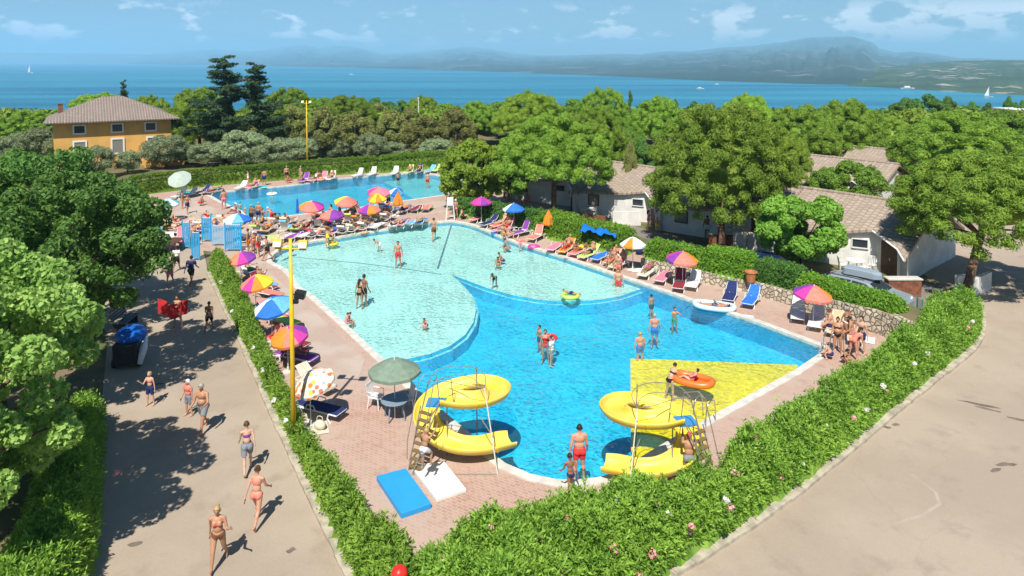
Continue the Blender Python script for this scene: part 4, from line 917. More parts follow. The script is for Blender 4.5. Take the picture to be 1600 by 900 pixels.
    if near or True:   # five fingers and a thumb on each hand, toes left to the foot shape
        for k, s in (('r', 1), ('l', -1)):
            Vh = J['H'+k]; w = J['wr'+k]; nn_ = 7 if near else 5
            for i, (dy, ln) in enumerate(((0.015, 0.036), (0.005, 0.041), (-0.005, 0.038), (-0.015, 0.030))):
                p0 = w + Vh @ Vector((0, dy*H, -0.044*H)); p1 = w + Vh @ Vector((-s*0.004*H, dy*1.15*H, (-0.052-ln*0.5)*H)); p2 = w + Vh @ Vector((-s*0.013*H, dy*1.2*H, (-0.052-ln)*H))
                bb.tube([p0, p1, p2], [0.0062*H, 0.0055*H, 0.0042*H], nn_)
            bb.tube([w + Vh @ Vector((0, 0.016*H, -0.018*H)), w + Vh @ Vector((-s*0.003*H, 0.031*H, -0.036*H)), w + Vh @ Vector((-s*0.008*H, 0.035*H, -0.054*H))], [0.0075*H, 0.0066*H, 0.005*H], nn_)
    if near:
        for s in (1, -1): bb.cur = 1; bb.ell(h + TH @ Vector((s*0.019*H*hk, 0.050*H*hk, 0.004*H)), (0.007*H, 0.005*H, 0.004*H), 8, 6, TH)
        bb.cur = 2; bb.ell(h + TH @ Vector((0, 0.050*H*hk, -0.036*H*hk)), (0.014*H, 0.005*H, 0.0045*H), 8, 6, TH); bb.cur = 0
    zs = [v[2] for v in bb.v]; z0 = min(zs) - P.get('sink', 0)*0; off = Vector((0, 0, -z0))
    mesh = {}
    def fin(mb, name, cv=None):
        mb.v = [(v[0], v[1], v[2]-z0) for v in mb.v]; return mb.mesh(name, True)
    mesh['body'] = fin(bb, 'body')
    for mm in ([SK['tan'], M_eye, M_lip] if near else [SK['tan']]): mesh['body'].materials.append(mm)
    mesh['hair'] = fin(hb, 'hair'); mesh['hair'].materials.append(HR['dark'])
    for kx, gv in G_.items():
        gm = MB(); gm.add(*gv); 
        if gv[1]: mesh[kx] = fin(gm, kx); mesh[kx].materials.append(cloth('blue'))
    mesh['J'] = {k: (v-Vector((0, 0, z0))) for k, v in J.items() if isinstance(v, Vector)}
    return mesh
GNAME = {'trunks': 'trunks', 'shorts': 'shorts', 'briefs': 'bikini_bottom', 'top': 'bikini_top', 'onepiece': 'swimsuit', 'shirt': 'shirt', 'dress': 'dress'}
def person(ms, loc, rz, sk='tan', hair='dark', wear=(('trunks', 'blue'),), label='', group=None, sc=1.0, tilt=0.0, hatcol=None):
    o = bpy.data.objects.new('person', ms['body']); COL.objects.link(o); o.location = loc; o.rotation_euler = (0, 0, rz); o.scale = (sc,)*3
    if tilt: o.rotation_euler = (tilt, 0, rz)
    setmat(o, SK[sk]); tag(o, label, 'person', group)
    h = bpy.data.objects.new('hair' if hair not in ('cap', 'redcap') else 'cap', ms['hair']); COL.objects.link(h); h.parent = o; setmat(h, HR[hair])
    for g, c in wear:
        if g in ms:
            k = bpy.data.objects.new(GNAME[g], ms[g]); COL.objects.link(k); k.parent = o; setmat(k, cloth(c))
    return o
POSE = {
 'stand': dict(arm_r=(6, 10, 18), arm_l=(-4, 12, 12), leg_r=(3, 4, 4), leg_l=(-2, 5, 3)),
 'hips': dict(arm_r=(-15, 45, 95, -60), arm_l=(-15, 45, 95, -60), leg_r=(4, 6, 4), leg_l=(-2, 7, 3)),
 'walk': dict(lean=4, arm_r=(-22, 8, 16), arm_l=(24, 8, 28), leg_r=(24, 2, 8, -4), leg_l=(-18, 2, 20, 12)),
 'walk2': dict(lean=5, arm_r=(26, 8, 35), arm_l=(-24, 10, 12), leg_r=(-16, 2, 24, 14), leg_l=(26, 2, 10, -4)),
 'arms': dict(arm_r=(60, 50, 40), arm_l=(50, 55, 50), leg_r=(4, 6, 4), leg_l=(-2, 7, 3)),
 'bend': dict(lean=48, bend=14, arm_r=(62, 6, 16), arm_l=(50, 8, 30), leg_r=(6, 6, 10), leg_l=(-4, 6, 8), nod=-20),
 'squat': dict(lean=30, arm_r=(50, 10, 50), arm_l=(50, 10, 50), leg_r=(105, 14, 130, -20), leg_l=(100, 14, 130, -20)),
 'sit': dict(lean=4, bend=8, arm_r=(25, 10, 60), arm_l=(20, 12, 50), leg_r=(86, 8, 82), leg_l=(84, 10, 76)),
 'sitfloor': dict(lean=-14, bend=18, arm_r=(-34, 22, 6), arm_l=(30, 10, 40), leg_r=(112, 6, 74), leg_l=(96, 8, 30)),
 'recline': dict(lean=-46, bend=12, arm_r=(14, 26, 40), arm_l=(30, 14, 75), leg_r=(90, 5, 4), leg_l=(112, 5, 52), nod=18, lie=1),
 'recline2': dict(lean=-52, bend=8, arm_r=(150, 30, 110), arm_l=(20, 20, 40), leg_r=(91, 7, 3), leg_l=(90, 6, 3), nod=14, lie=1),
 'back': dict(lean=-86, bend=2, arm_r=(8, 18, 12), arm_l=(8, 20, 20), leg_r=(91, 6, 3), leg_l=(91, 6, 3), nod=4, lie=1),
 'front': dict(lean=86, bend=0, arm_r=(150, 40, 80), arm_l=(146, 44, 90), leg_r=(-89, 5, 2, 40), leg_l=(-89, 5, 2, 40), nod=-12, look=30, lie=1),
}
TPL = {}
def tpl(pose, sex='m', fat=1.0, H=1.74, hair='short', hat=False, vox=0.026, **kw):
    k = (pose, sex, fat, H, hair, hat, vox)
    if k not in TPL: TPL[k] = make_body(H, sex, dict(POSE[pose], **kw), vox, fat, hair=hair, hat=hat)
    return TPL[k]
# ================================================================ buildings
def tilemat(name, a, b, c, rot=0.0, scale=1.0):
    m = bpy.data.materials.new(name); m.use_nodes = True; nt = m.node_tree; p = nt.nodes['Principled BSDF']; p.inputs['Roughness'].default_value = 0.85
    t = nn(nt, 'ShaderNodeTexCoord'); mp = nn(nt, 'ShaderNodeMapping'); mp.inputs['Rotation'].default_value = (0, 0, rot); nt.links.new(t.outputs['Object'], mp.inputs[0])
    br = nn(nt, 'ShaderNodeTexBrick'); br.inputs['Scale'].default_value = scale; br.inputs['Brick Width'].default_value = 0.30; br.inputs['Row Height'].default_value = 0.36; br.inputs['Mortar Size'].default_value = 0.035; br.inputs['Mortar Smooth'].default_value = 0.6
    br.inputs['Color1'].default_value = (*a, 1); br.inputs['Color2'].default_value = (*b, 1); br.inputs['Mortar'].default_value = (a[0]*.5, a[1]*.5, a[2]*.5, 1); nt.links.new(mp.outputs[0], br.inputs['Vector'])
    n = nn(nt, 'ShaderNodeTexNoise'); n.inputs['Scale'].default_value = 0.9; n.inputs['Detail'].default_value = 6; nt.links.new(t.outputs['Object'], n.inputs['Vector'])
    x = nn(nt, 'ShaderNodeMix', data_type='RGBA'); nt.links.new(mth(nt, 'MULTIPLY', smooth(nt, n.outputs[0], 0.45, 0.7), 0.55), x.inputs['Factor']); nt.links.new(br.outputs[0], x.inputs['A']); x.inputs['B'].default_value = (*c, 1)
    nt.links.new(x.outputs['Result'], p.inputs['Base Color'])
    w = nn(nt, 'ShaderNodeTexWave'); w.bands_direction = 'X'; w.inputs['Scale'].default_value = 1.05; nt.links.new(mp.outputs[0], w.inputs['Vector'])
    bp = nn(nt, 'ShaderNodeBump'); bp.inputs['Strength'].default_value = 0.8; bp.inputs['Distance'].default_value = 0.07; nt.links.new(w.outputs['Fac'], bp.inputs['Height']); nt.links.new(bp.outputs[0], p.inputs['Normal'])
    return m
M_tile = tilemat('roof_tiles', (0.44, 0.345, 0.265), (0.34, 0.265, 0.205), (0.28, 0.23, 0.18), R(-40))
M_tile2 = tilemat('grey_roof_tiles', (0.31, 0.24, 0.20), (0.24, 0.19, 0.16), (0.20, 0.17, 0.14), 0)
M_stucco = mat('white_stucco', (0.76, 0.74, 0.69), 0.85, noise=0.18, scale=1.2, bump=(40, 0.2))
M_cream = mat('cream_plaster', (0.46, 0.40, 0.31), 0.85, noise=0.2, scale=1.4)
M_yell = mat('yellow_plaster', (0.70, 0.39, 0.11), 0.85, noise=0.16, scale=0.6)
M_brick = mat('brown_brick', (0.25, 0.10, 0.055), 0.9, noise=0.4, scale=5, bump=(20, 0.5))
M_wood = mat('brown_wood', (0.14, 0.06, 0.03), 0.6, noise=0.4, scale=6)
M_glass = mat('window_glass', (0.03, 0.04, 0.05), 0.12, spec=0.6)
M_trim = mat('white_trim', (0.72, 0.70, 0.66), 0.6)
M_shut = mat('grey_shutter', (0.20, 0.19, 0.17), 0.7)
def stonemat():
    m = bpy.data.materials.new('rubble_stone'); m.use_nodes = True; nt = m.node_tree; p = nt.nodes['Principled BSDF']; p.inputs['Roughness'].default_value = 0.95
    t = nn(nt, 'ShaderNodeTexCoord'); v = nn(nt, 'ShaderNodeTexVoronoi'); v.inputs['Scale'].default_value = 4.2; nt.links.new(t.outputs['Object'], v.inputs['Vector'])
    e = nn(nt, 'ShaderNodeTexVoronoi'); e.feature = 'DISTANCE_TO_EDGE'; e.inputs['Scale'].default_value = 4.2; nt.links.new(t.outputs['Object'], e.inputs['Vector'])
    s = nn(nt, 'ShaderNodeSeparateColor'); nt.links.new(v.outputs['Color'], s.inputs[0])
    x = nn(nt, 'ShaderNodeMix', data_type='RGBA'); nt.links.new(s.outputs[0], x.inputs['Factor']); x.inputs['A'].default_value = (0.36, 0.29, 0.20, 1); x.inputs['B'].default_value = (0.60, 0.53, 0.42, 1)
    y = nn(nt, 'ShaderNodeMix', data_type='RGBA'); nt.links.new(smooth(nt, e.outputs[0], 0.02, 0.09), y.inputs['Factor']); y.inputs['A'].default_value = (0.26, 0.21, 0.15, 1); nt.links.new(x.outputs['Result'], y.inputs['B'])
    nt.links.new(y.outputs['Result'], p.inputs['Base Color'])
    bp = nn(nt, 'ShaderNodeBump'); bp.inputs['Strength'].default_value = 1.0; bp.inputs['Distance'].default_value = 0.06; nt.links.new(smooth(nt, e.outputs[0], 0.0, 0.15), bp.inputs['Height']); nt.links.new(bp.outputs[0], p.inputs['Normal'])
    return m
M_stone = stonemat()
def winbox(b, c, w, h, nrm, d=0.08):
    """flat opening on a wall: c centre, nrm outward 2D"""
    a = math.atan2(nrm[1], nrm[0])-math.pi/2
    b.box((c[0]+nrm[0]*d/2, c[1]+nrm[1]*d/2, c[2]), (w, d, h), rz=a)
def window(parent, c, w, h, nrm, frame=M_trim, pane=M_glass, fw=0.09):
    n = Vector(nrm).normalized(); t = Vector((-n.y, n.x)); a = math.atan2(n.y, n.x)-math.pi/2; b = MB()
    for s in (-1, 1):
        b.box((c[0]+t.x*s*(w/2+fw/2)+n.x*.04, c[1]+t.y*s*(w/2+fw/2)+n.y*.04, c[2]), (fw, 0.12, h+2*fw), rz=a)
        b.box((c[0]+n.x*.045, c[1]+n.y*.045, c[2]+s*(h/2+fw/2)), (w, 0.13, fw), rz=a)
    o = b.build('window', frame, parent)
    q = MB(); q.box((c[0]+n.x*.02, c[1]+n.y*.02, c[2]), (w-0.004, 0.04, h-0.004), rz=a); q.build('pane', pane, o)
    return o
# ---- bungalow units in a stepped row
FX, FY = 22.2, 42.8
def rz_plane(x, y): return -16.37+0.3247*x+0.2741*y
UA = [(19.8,50.5),(26.3,42.9),(22.3,39.4),(22.5,40.5),(22.2,42.8),(20.6,43.6),(16.4,46.8)]
def bungalow(F, label, end=True, right_ext=0.0):
    o = empty('bungalow', (F[0], F[1], 0), label=label, cat='bungalow', group='bungalows in a stepped row behind the pool')
    rel = [(x-FX, y-FY, rz_plane(x, y)) for x, y in UA]
    u = Vector((rel[1][0]-rel[0][0], rel[1][1]-rel[0][1])).normalized(); back = Vector((-u.y, u.x)) if -u.y*0.764+u.x*0.645 > 0 else Vector((u.y, -u.x))
    th = 0.16; b = MB()
    poly = [(p[0], p[1]) for p in rel]; tri = geometry.tessellate_polygon([[Vector((p[0], p[1], 0)) for p in poly]])
    n = len(rel); vs = [p for p in rel]+[(p[0], p[1], p[2]-th) for p in rel]
    fs = []
    for t in tri:
        a, c, d = [Vector(poly[i]) for i in t]; t2 = tuple(t) if (c-a).cross(d-a) > 0 else (t[0], t[2], t[1]); fs += [t2, tuple(i+n for i in reversed(t2))]
    fs += [(i, (i+1) % n, n+(i+1) % n, n+i) for i in range(n)]
    b.add(vs, fs)
    r0, r1 = Vector(rel[0]), Vector(rel[1]); bk = Vector((back.x*4.8, back.y*4.8, -2.04)); q = [r0, r0+bk, r1+bk, r1]; q2 = [v-Vector((0, 0, th)) for v in q]
    b.add(q+q2, [(0, 1, 2, 3), (7, 6, 5, 4), (0, 4, 5, 1), (1, 5, 6, 2), (2, 6, 7, 3)])
    rf = b.build('roof', M_tile, o); 
    rc = MB(); rc.tube([r0+Vector((0, 0, .03)), r1+Vector((0, 0, .03))], 0.11, 8); rc.build('ridge_cap', M_tile, rf)
    g = MB(); F3 = [Vector(rel[i]) for i in (4, 3, 2)]; 
    for i in range(2):
        a_, c_ = F3[i], F3[i+1]; g.tube([a_-Vector((0.03, 0, .09)), c_-Vector((0.03, 0, .09))], 0.07, 4)
    g.build('barge_board', M_trim, rf)
    # walls
    ins = offset([(p[0], p[1]) for p in rel]+[], -0.32); ins = [Vector(p) for p in ins]
    wl = [ins[6], ins[5], ins[4], ins[3]+Vector((0.25, 0)), ins[2]+Vector((0.2, 0.1))]; e1 = ins[1]+Vector((back.x*4.5, back.y*4.5)); e0 = ins[0]+Vector((back.x*4.5, back.y*4.5))
    w = MB(); loop = wl+[ins[1]]
    def top(p): return rz_plane(p.x+FX, p.y+FY)-th-0.01
    for i in range(len(loop)-1):
        a_, c_ = loop[i], loop[i+1]; w.add([(a_.x, a_.y, 0), (c_.x, c_.y, 0), (c_.x, c_.y, top(c_)), (a_.x, a_.y, top(a_))], [(0, 1, 2, 3)])
    zt = top(ins[1]); w.add([(ins[1].x, ins[1].y, 0), (e1.x, e1.y, 0), (e1.x, e1.y, 1.75), (ins[1].x, ins[1].y, zt)], [(0, 1, 2, 3)])
    w.add([(e1.x, e1.y, 0), (e0.x, e0.y, 0), (e0.x, e0.y, 1.75), (e1.x, e1.y, 1.75)], [(0, 1, 2, 3)])
    w.add([(e0.x, e0.y, 0), (ins[0].x, ins[0].y, 0), (ins[0].x, ins[0].y, top(ins[0])), (e0.x, e0.y, 1.75)], [(0, 1, 2, 3)])
    w.add([(ins[0].x, ins[0].y, 0), (wl[0].x, wl[0].y, 0), (wl[0].x, wl[0].y, top(wl[0])), (ins[0].x, ins[0].y, top(ins[0]))], [(0, 1, 2, 3)])
    w.build('wall', M_stucco, o)
    d = (ins[4]-ins[5]); n = Vector((d.y, -d.x)).normalized(); c = ins[5].lerp(ins[4], 0.55); window(o, (c.x, c.y, 1.55), 0.85, 0.5, n, M_trim, M_glass, 0.06)
    d = (ins[5]-ins[6]); n = Vector((d.y, -d.x)).normalized(); c = ins[6].lerp(ins[5], 0.4); window(o, (c.x, c.y, 1.3), 0.9, 0.8, n, M_wood, M_shut, 0.06)
    d = wl[3]-wl[2]; n = Vector((d.y, -d.x)).normalized(); c = wl[2].lerp(wl[3], 0.5); b = MB(); winbox(b, (c.x, c.y, 1.0), 1.5, 2.0, n, 0.07); dr = b.build('door', M_wood, o); b = MB(); b.box((c.x+n.x*.1, c.y+n.y*.1, 1.0), (0.04, 0.04, 0.16)); b.build('handle', M_trim, dr)
    b = MB(); b.box((rel[3][0]+0.12, rel[3][1]+0.1, 0.9), (0.12, 0.12, 1.8)); b.build('post', M_trim, o)
    return o
bungalow((22.2, 42.8), 'last bungalow, under the leaning umbrella pine, with white end wall and brown door')
bungalow((16.4, 49.1), 'third bungalow, mostly hidden between the broad pine and the round leafy tree')
bungalow((10.6, 55.4), 'second bungalow, tiled roof in full sun left of the broad pine')
bungalow((4.8, 61.7), 'first bungalow, in the shade behind the bare pine trunk')
bungalow((29.5, 60.5), 'back row bungalow whose roof shows above the last bungalow')
bungalow((38.0, 66.0), 'back row bungalow roof peeping between pines behind the leafy bushes')
# low brick and white walls around the patios
def lowwall(pts, h, t, m, label, cat='wall', cap=None, name='garden_wall', group='low walls around the bungalow patios'):
    b = MB(); P = [Vector(p) for p in pts]
    for i in range(len(P)-1):
        a, c = P[i], P[i+1]; d = c-a; mm = (a+c)/2; b.box((mm.x, mm.y, h/2+i*0.002), (d.length+t*0.5, t-0.004*i, h), rz=math.atan2(d.y, d.x))
    o = b.build(name, m); tag(o, label, cat, group)
    if cap:
        b = MB(); [b.box(((P[i].x+P[i+1].x)/2, (P[i].y+P[i+1].y)/2, h+0.03+i*0.002), ((P[i+1]-P[i]).length+t*0.7, t+0.1, 0.06), rz=math.atan2((P[i+1]-P[i]).y, (P[i+1]-P[i]).x)) for i in range(len(P)-1)]; b.build('coping', cap, o)
    return o
g2 = lambda x, y, z=0: G(x, y, z).to_2d()
lowwall([g2(1108,388), g2(1146,388)], 1.0, 0.2, M_brick, 'brown brick patio wall beside the broad pine trunk', cap=M_cope)
lowwall([g2(905,350), g2(945,356)], 0.9, 0.2, M_brick, 'brown brick wall behind the blue tarpaulin')
lowwall([g2(958,352), g2(1000,352)], 1.1, 0.2, M_stucco, 'sunlit white patio wall of the second bungalow')
lowwall([g2(1388,462), g2(1432,462)], 0.95, 0.5, M_brick, 'brick barbecue wall beside the parked estate car', cap=M_cope)
lowwall([g2(1495,458), g2(1518,456), g2(1524,462), g2(1545,452)], 1.0, 0.22, M_stucco, 'short stepped white wall behind the leaning pine trunk')
lowwall([g2(1146,389), g2(1200,392)], 1.2, 0.15, M_stucco, 'white patio wall of the third bungalow')
# yellow house
hy = empty('villa', (-50.6, 89, 0), R(31), 'yellow two-storey house with a low hipped grey roof among olive trees', 'house')
b = MB(); b.box((0, 0, 2.6), (12.4, 10.2, 6.2)); b.build('wall', M_yell, hy)
b = MB(); e = 5.72; w2, d2, r = 7.15, 6.1, 1.2
V = [(-w2, -d2, e), (w2, -d2, e), (w2, d2, e), (-w2, d2, e), (-r, 0, 8.35), (r, 0, 8.35)]; V += [(v[0], v[1], v[2]-0.14) for v in V[:4]]
b.add(V, [(0, 1, 5, 4), (1, 2, 5), (2, 3, 4, 5), (3, 0, 4), (0, 6, 7, 1), (1, 7, 8, 2), (2, 8, 9, 3), (3, 9, 6, 0), (9, 8, 7, 6)]); rf = b.build('roof', M_tile2, hy)
b = MB(); b.box((-5.6, 1.2, 6.9), (0.5, 0.5, 1.1)); b.box((-5.6, 1.2, 7.5), (0.62, 0.62, 0.12)); b.build('chimney', M_brick, rf)
for x in (-3.6, 0.3, 3.9): window(hy, (x, -5.12, 4.75), 1.05, 0.85, (0, -1), M_trim, M_glass, 0.16)
for x in (0.3, 4.1): window(hy, (x, -5.12, 2.55), 1.1, 1.6, (0, -1), M_trim, M_shut, 0.18)
window(hy, (-3.6, -5.12, 2.55), 1.1, 1.4, (0, -1), M_trim, M_shut, 0.18)
for y in (-2.5, 2.5): window(hy, (-6.22, y, 4.6), 1.0, 0.9, (-1, 0), M_trim, M_glass, 0.15)
b = MB(); b.box((0, 0, 0.5), (4.4, 2.4, 2.6)); b.build('porch', M_yell, hy).location = (5.2, -6.2, 0)
# red building at the right edge far off, and houses on the far shores
p = AT(1592, 184, 118); o = empty('farmhouse', (p.x+3.0, 118, 0), label='red walled building just showing above the pines at the picture edge', cat='house')
b = MB(); b.box((0, 0, 2.2), (9, 7, 4.6)); b.build('wall', mat('red_wall', (0.5, 0.12, 0.06), 0.8), o); b = MB(); b.prism([(-5, -4), (5, -4), (5, 4), (-5, 4)], 4.5, 4.7); b.build('roof', M_stucco, o); window(o, (0, -3.52, 3), 1, 1, (0, -1))
# stone retaining wall with planted bed
WB = [(1000,416),(1096,442),(1170,458),(1237,478),(1300,500),(1374,523),(1430,549)]; WH = [0.5, 0.65, 0.65, 0.7, 0.95, 1.1, 1.1]
pb = [G(*p).to_2d() for p in WB]; b = MB(); N = len(pb)
vs = []
for p, h in zip(pb, WH):
    nrm = Vector((0.80, 0.60)); vs += [(p.x, p.y, -0.02), (p.x+0.10*nrm.x, p.y+0.10*nrm.y, h), (p.x+0.5*nrm.x, p.y+0.5*nrm.y, h+0.015), (p.x+0.5*nrm.x, p.y+0.5*nrm.y, -0.02)]
b.add(vs, [(i*4+j, (i+1)*4+j, (i+1)*4+j+1, i*4+j+1) for i in range(N-1) for j in range(3)] + [(0, 1, 2, 3), tuple((N-1)*4+j for j in (3, 2, 1, 0))])
tag(b.build('stone_wall', M_stone), 'pale rubble stone retaining wall stepping down behind the loungers', 'wall')
b = MB(); vs = []
for p, h in zip(pb, WH): vs += [(p.x+0.39, p.y+0.29, h-0.04), (p.x+1.9, p.y+1.45, h-0.04), (p.x+1.9, p.y+1.45, -0.02)]
b.add(vs, [(i*3+j, (i+1)*3+j, (i+1)*3+j+1, i*3+j+1) for i in range(N-1) for j in range(2)]); o = b.build('planting_bed', M_soil); o['kind'] = 'structure'
def onbed(t, off=1.05):  # t in 0..N-1
    i = min(int(t), N-2); p = pb[i].lerp(pb[i+1], t-i); return (p.x+off*0.8, p.y+off*0.6), WH[i]+(WH[i+1]-WH[i])*(t-i)
def bedhedge(t0, t1, w, H, label, m=L_box, off=1.0, n=3500, seed=5):
    P = []; k = 6
    for j in range(k+1): q, h = onbed(t0+(t1-t0)*j/k, off); P.append(q)
    zz = onbed((t0+t1)/2)[1]-0.15
    hedge('clipped_hedge', ribbon(P, w), H, n, label, m, 0.13, 0.055, 8, 0.35, 0.16, wild=0.5, group=gH, seed=seed, z0=zz)
bedhedge(0.9, 1.9, 1.5, 1.35, 'clipped hedge on the stone wall beside the purple and red parasol', off=1.0, seed=31)
bedhedge(1.95, 3.0, 1.4, 1.1, 'shaded dark hedge on the stone wall in front of the blue car', L_dark, off=1.1, seed=32)
bedhedge(3.05, 5.3, 1.1, 0.72, 'clipped hedge on the stone wall in front of the silver estate car', off=0.9, n=6000, seed=33)
bedhedge(0.0, 0.85, 1.4, 1.1, 'small bright bush hedge between the orange and white parasol and the purple one', off=1.0, n=2500, seed=34)
hedge('clipped_hedge', ribbon([g2(852,362), g2(885,372), g2(930,384), g2(985,396)], 2.2), 1.5, 7000, 'wide clipped hedge behind the closed orange parasol, with a blue tarpaulin on it', L_box, 0.14, 0.06, 8, 0.5, 0.2, wild=0.6, group=gH, seed=41)
hedge('clipped_hedge', ribbon([g2(716,336), g2(760,343), g2(848,360)], 1.4), 1.4, 4000, 'shaded dark hedge behind the magenta and the blue parasols', L_dark, 0.14, 0.06, 8, 0.4, 0.2, wild=0.6, group=gH, seed=42)
# dark service road behind the bed
sheet('service_road', [(p.x+2.2, p.y+1.6) for p in [g2(850,352), g2(960,380), g2(1096,425), g2(1240,465), g2(1330,490), g2(1400,515)]]+[(22.6,36.2),(24.9,40),(21,41.5),(17,43.5),(13,49),(6,60)], 0.012, groundmat('grey_asphalt', (0.20, 0.18, 0.15), (0.24, 0.21, 0.18), None, 0.3, 5.0))
# wire fence behind the car
def fence(pts, h, label, cols=(0.05, 0.22, 0.18), z=0.0):
    o = empty('wire_fence', (0, 0, 0), label=label, cat='fence'); mm = mat('green_wire', cols, 0.5); P = [Vector(p) for p in pts]; o.location = (P[0].x, P[0].y, 0)
    for p in P:
        b = MB(); b.tube([(p.x-P[0].x, p.y-P[0].y, 0), (p.x-P[0].x, p.y-P[0].y, h)], 0.03, 6); b.build('post', mm, o)
    b = MB()
    for i in range(len(P)-1):
        a, c = P[i]-P[0], P[i+1]-P[0]; L = (c-a).length
        for k in range(int(h/0.12)): zz = 0.08+k*0.12; b.tube([(a.x, a.y, zz), (c.x, c.y, zz)], 0.006, 3, False)
        for k in range(int(L/0.12)+1): q = a.lerp(c, k/(L/0.12+1e-6)); b.tube([(q.x, q.y, 0.05), (q.x, q.y, h-0.05)], 0.006, 3, False)
    b.build('mesh_panel', mm, o); return o
fence([g2(1385,500), g2(1432,512), g2(1440,520)], 1.6, 'green wire mesh fence between the parked estate car and the flowering hedge')
# ---- poles
M_ypole = mat('yellow_paint', (0.78, 0.50, 0.02), 0.45, noise=0.15, scale=3); M_black = mat('black_plastic', (0.02, 0.02, 0.022), 0.4)
def lightpole(x, y, h, r, label, arm=True, speaker=None, m=M_ypole):
    o = empty('lamp_mast', (x, y, 0), label=label, cat='lamp mast', group='yellow lamp masts')
    b = MB(); b.tube([(0, 0, -0.1), (0, 0, h*0.5), (0, 0, h)], [r, r*0.85, r*0.62], 12); b.build('mast', m, o, True)
    b = MB(); b.tube([(-0.55, 0.1, h-0.35), (0.55, -0.1, h-0.35)], 0.035, 6); b.build('cross_arm', m, o)
    for s in (-1, 1):
        b = MB(); b.box((s*0.45, -s*0.08, h-0.16), (0.30, 0.16, 0.24), rx=R(-20)); hd = b.build('floodlight', m, o, bevel=0.02)
        b = MB(); b.box((s*0.45, -s*0.08-0.10, h-0.19), (0.25, 0.01, 0.19), rx=R(-20)); b.build('lens', M_trim, hd)
    if speaker:
        b = MB(); b.box((0.30, 0.0, speaker), (0.34, 0.26, 0.24), ry=R(12)); b.tube([(0, 0, speaker), (0.2, 0, speaker)], 0.03, 6); b.box((0.16, -0.02, speaker-0.22), (0.16, 0.14, 0.16)); b.build('loudspeaker', M_black, o, bevel=0.02)
    return o
p = G(459, 694); lightpole(p.x, p.y, 7.05, 0.088, 'near yellow lamp mast rising from the oleander hedge, with a black loudspeaker', speaker=5.15)
p = G(480.5, 272); lightpole(p.x, p.y, 8.4, 0.085, 'far yellow lamp mast behind the clipped hedge of the small pool')
p = AT(654, 178, 112); o = empty('flagpole', (p.x, 112, 0), label='thin white pole standing among the treetops near the lake', cat='pole'); b = MB(); b.tube([(0, 0, 0), (0, 0, 6.8)], [0.10, 0.07], 6); b.build('mast', M_trim, o); b = MB(); b.ell((0, 0, 6.85), (0.16, 0.16, 0.1), 8, 6); b.build('finial', M_trim, o)
p = G(1166.5, 404); o = empty('lamp_post', (p.x, p.y, 0), label='thin rusty lamp post standing before the white patio wall', cat='lamp post'); b = MB(); b.tube([(0, 0, 0), (0, 0, 1.9)], 0.03, 6); b.tube([(-1.7, 0.9, 1.95), (1.2, -0.6, 1.85)], 0.025, 6); b.build('post', M_brick, o)
# ================================================================ things around the pools
M_plas = mat('white_plastic', (0.74, 0.73, 0.70), 0.4, noise=0.08, scale=3); M_steel = mat('grey_tube', (0.27, 0.25, 0.22), 0.45, metal=0.3); M_flume = mat('yellow_fibreglass', (0.85, 0.60, 0.05), 0.42, col2=(0.80, 0.60, 0.12), noise=0.10, scale=1.5, spec=0.4)
def fab(c): return mat('fabric_'+c, CC[c] if c in CC else c, 0.85, noise=0.15, scale=6)
CC.update({'sage': (0.20, 0.27, 0.20), 'palegreen': (0.42, 0.50, 0.42), 'sky': (0.15, 0.45, 0.70), 'cream': (0.66, 0.60, 0.46), 'mat_blue': (0.03, 0.30, 0.70), 'darkred': (0.25, 0.03, 0.04), 'sand': (0.60, 0.45, 0.28)})
def flowermat():
    m = bpy.data.materials.new('flowered_fabric'); m.use_nodes = True; nt = m.node_tree; p = nt.nodes['Principled BSDF']; p.inputs['Roughness'].default_value = 0.85
    t = nn(nt, 'ShaderNodeTexCoord'); v = nn(nt, 'ShaderNodeTexVoronoi'); v.inputs['Scale'].default_value = 5.0; nt.links.new(t.outputs['Object'], v.inputs['Vector'])
    cr = nn(nt, 'ShaderNodeValToRGB'); cr.color_ramp.interpolation = 'CONSTANT'; E = cr.color_ramp.elements; E[0].position = 0; E[0].color = (0.75, 0.20, 0.04, 1); E[1].position = 0.4; E[1].color = (0.80, 0.45, 0.05, 1)
    e = E.new(0.6); e.color = (0.25, 0.38, 0.60, 1); e = E.new(0.8); e.color = (0.75, 0.15, 0.10, 1)
    s = nn(nt, 'ShaderNodeSeparateColor'); nt.links.new(v.outputs['Color'], s.inputs[0]); nt.links.new(s.outputs[1], cr.inputs[0])
    x = nn(nt, 'ShaderNodeMix', data_type='RGBA'); nt.links.new(smooth(nt, v.outputs['Distance'], 0.38, 0.48), x.inputs['Factor']); nt.links.new(cr.outputs[0], x.inputs['A']); x.inputs['B'].default_value = (0.72, 0.62, 0.52, 1); nt.links.new(x.outputs['Result'], p.inputs['Base Color']); return m
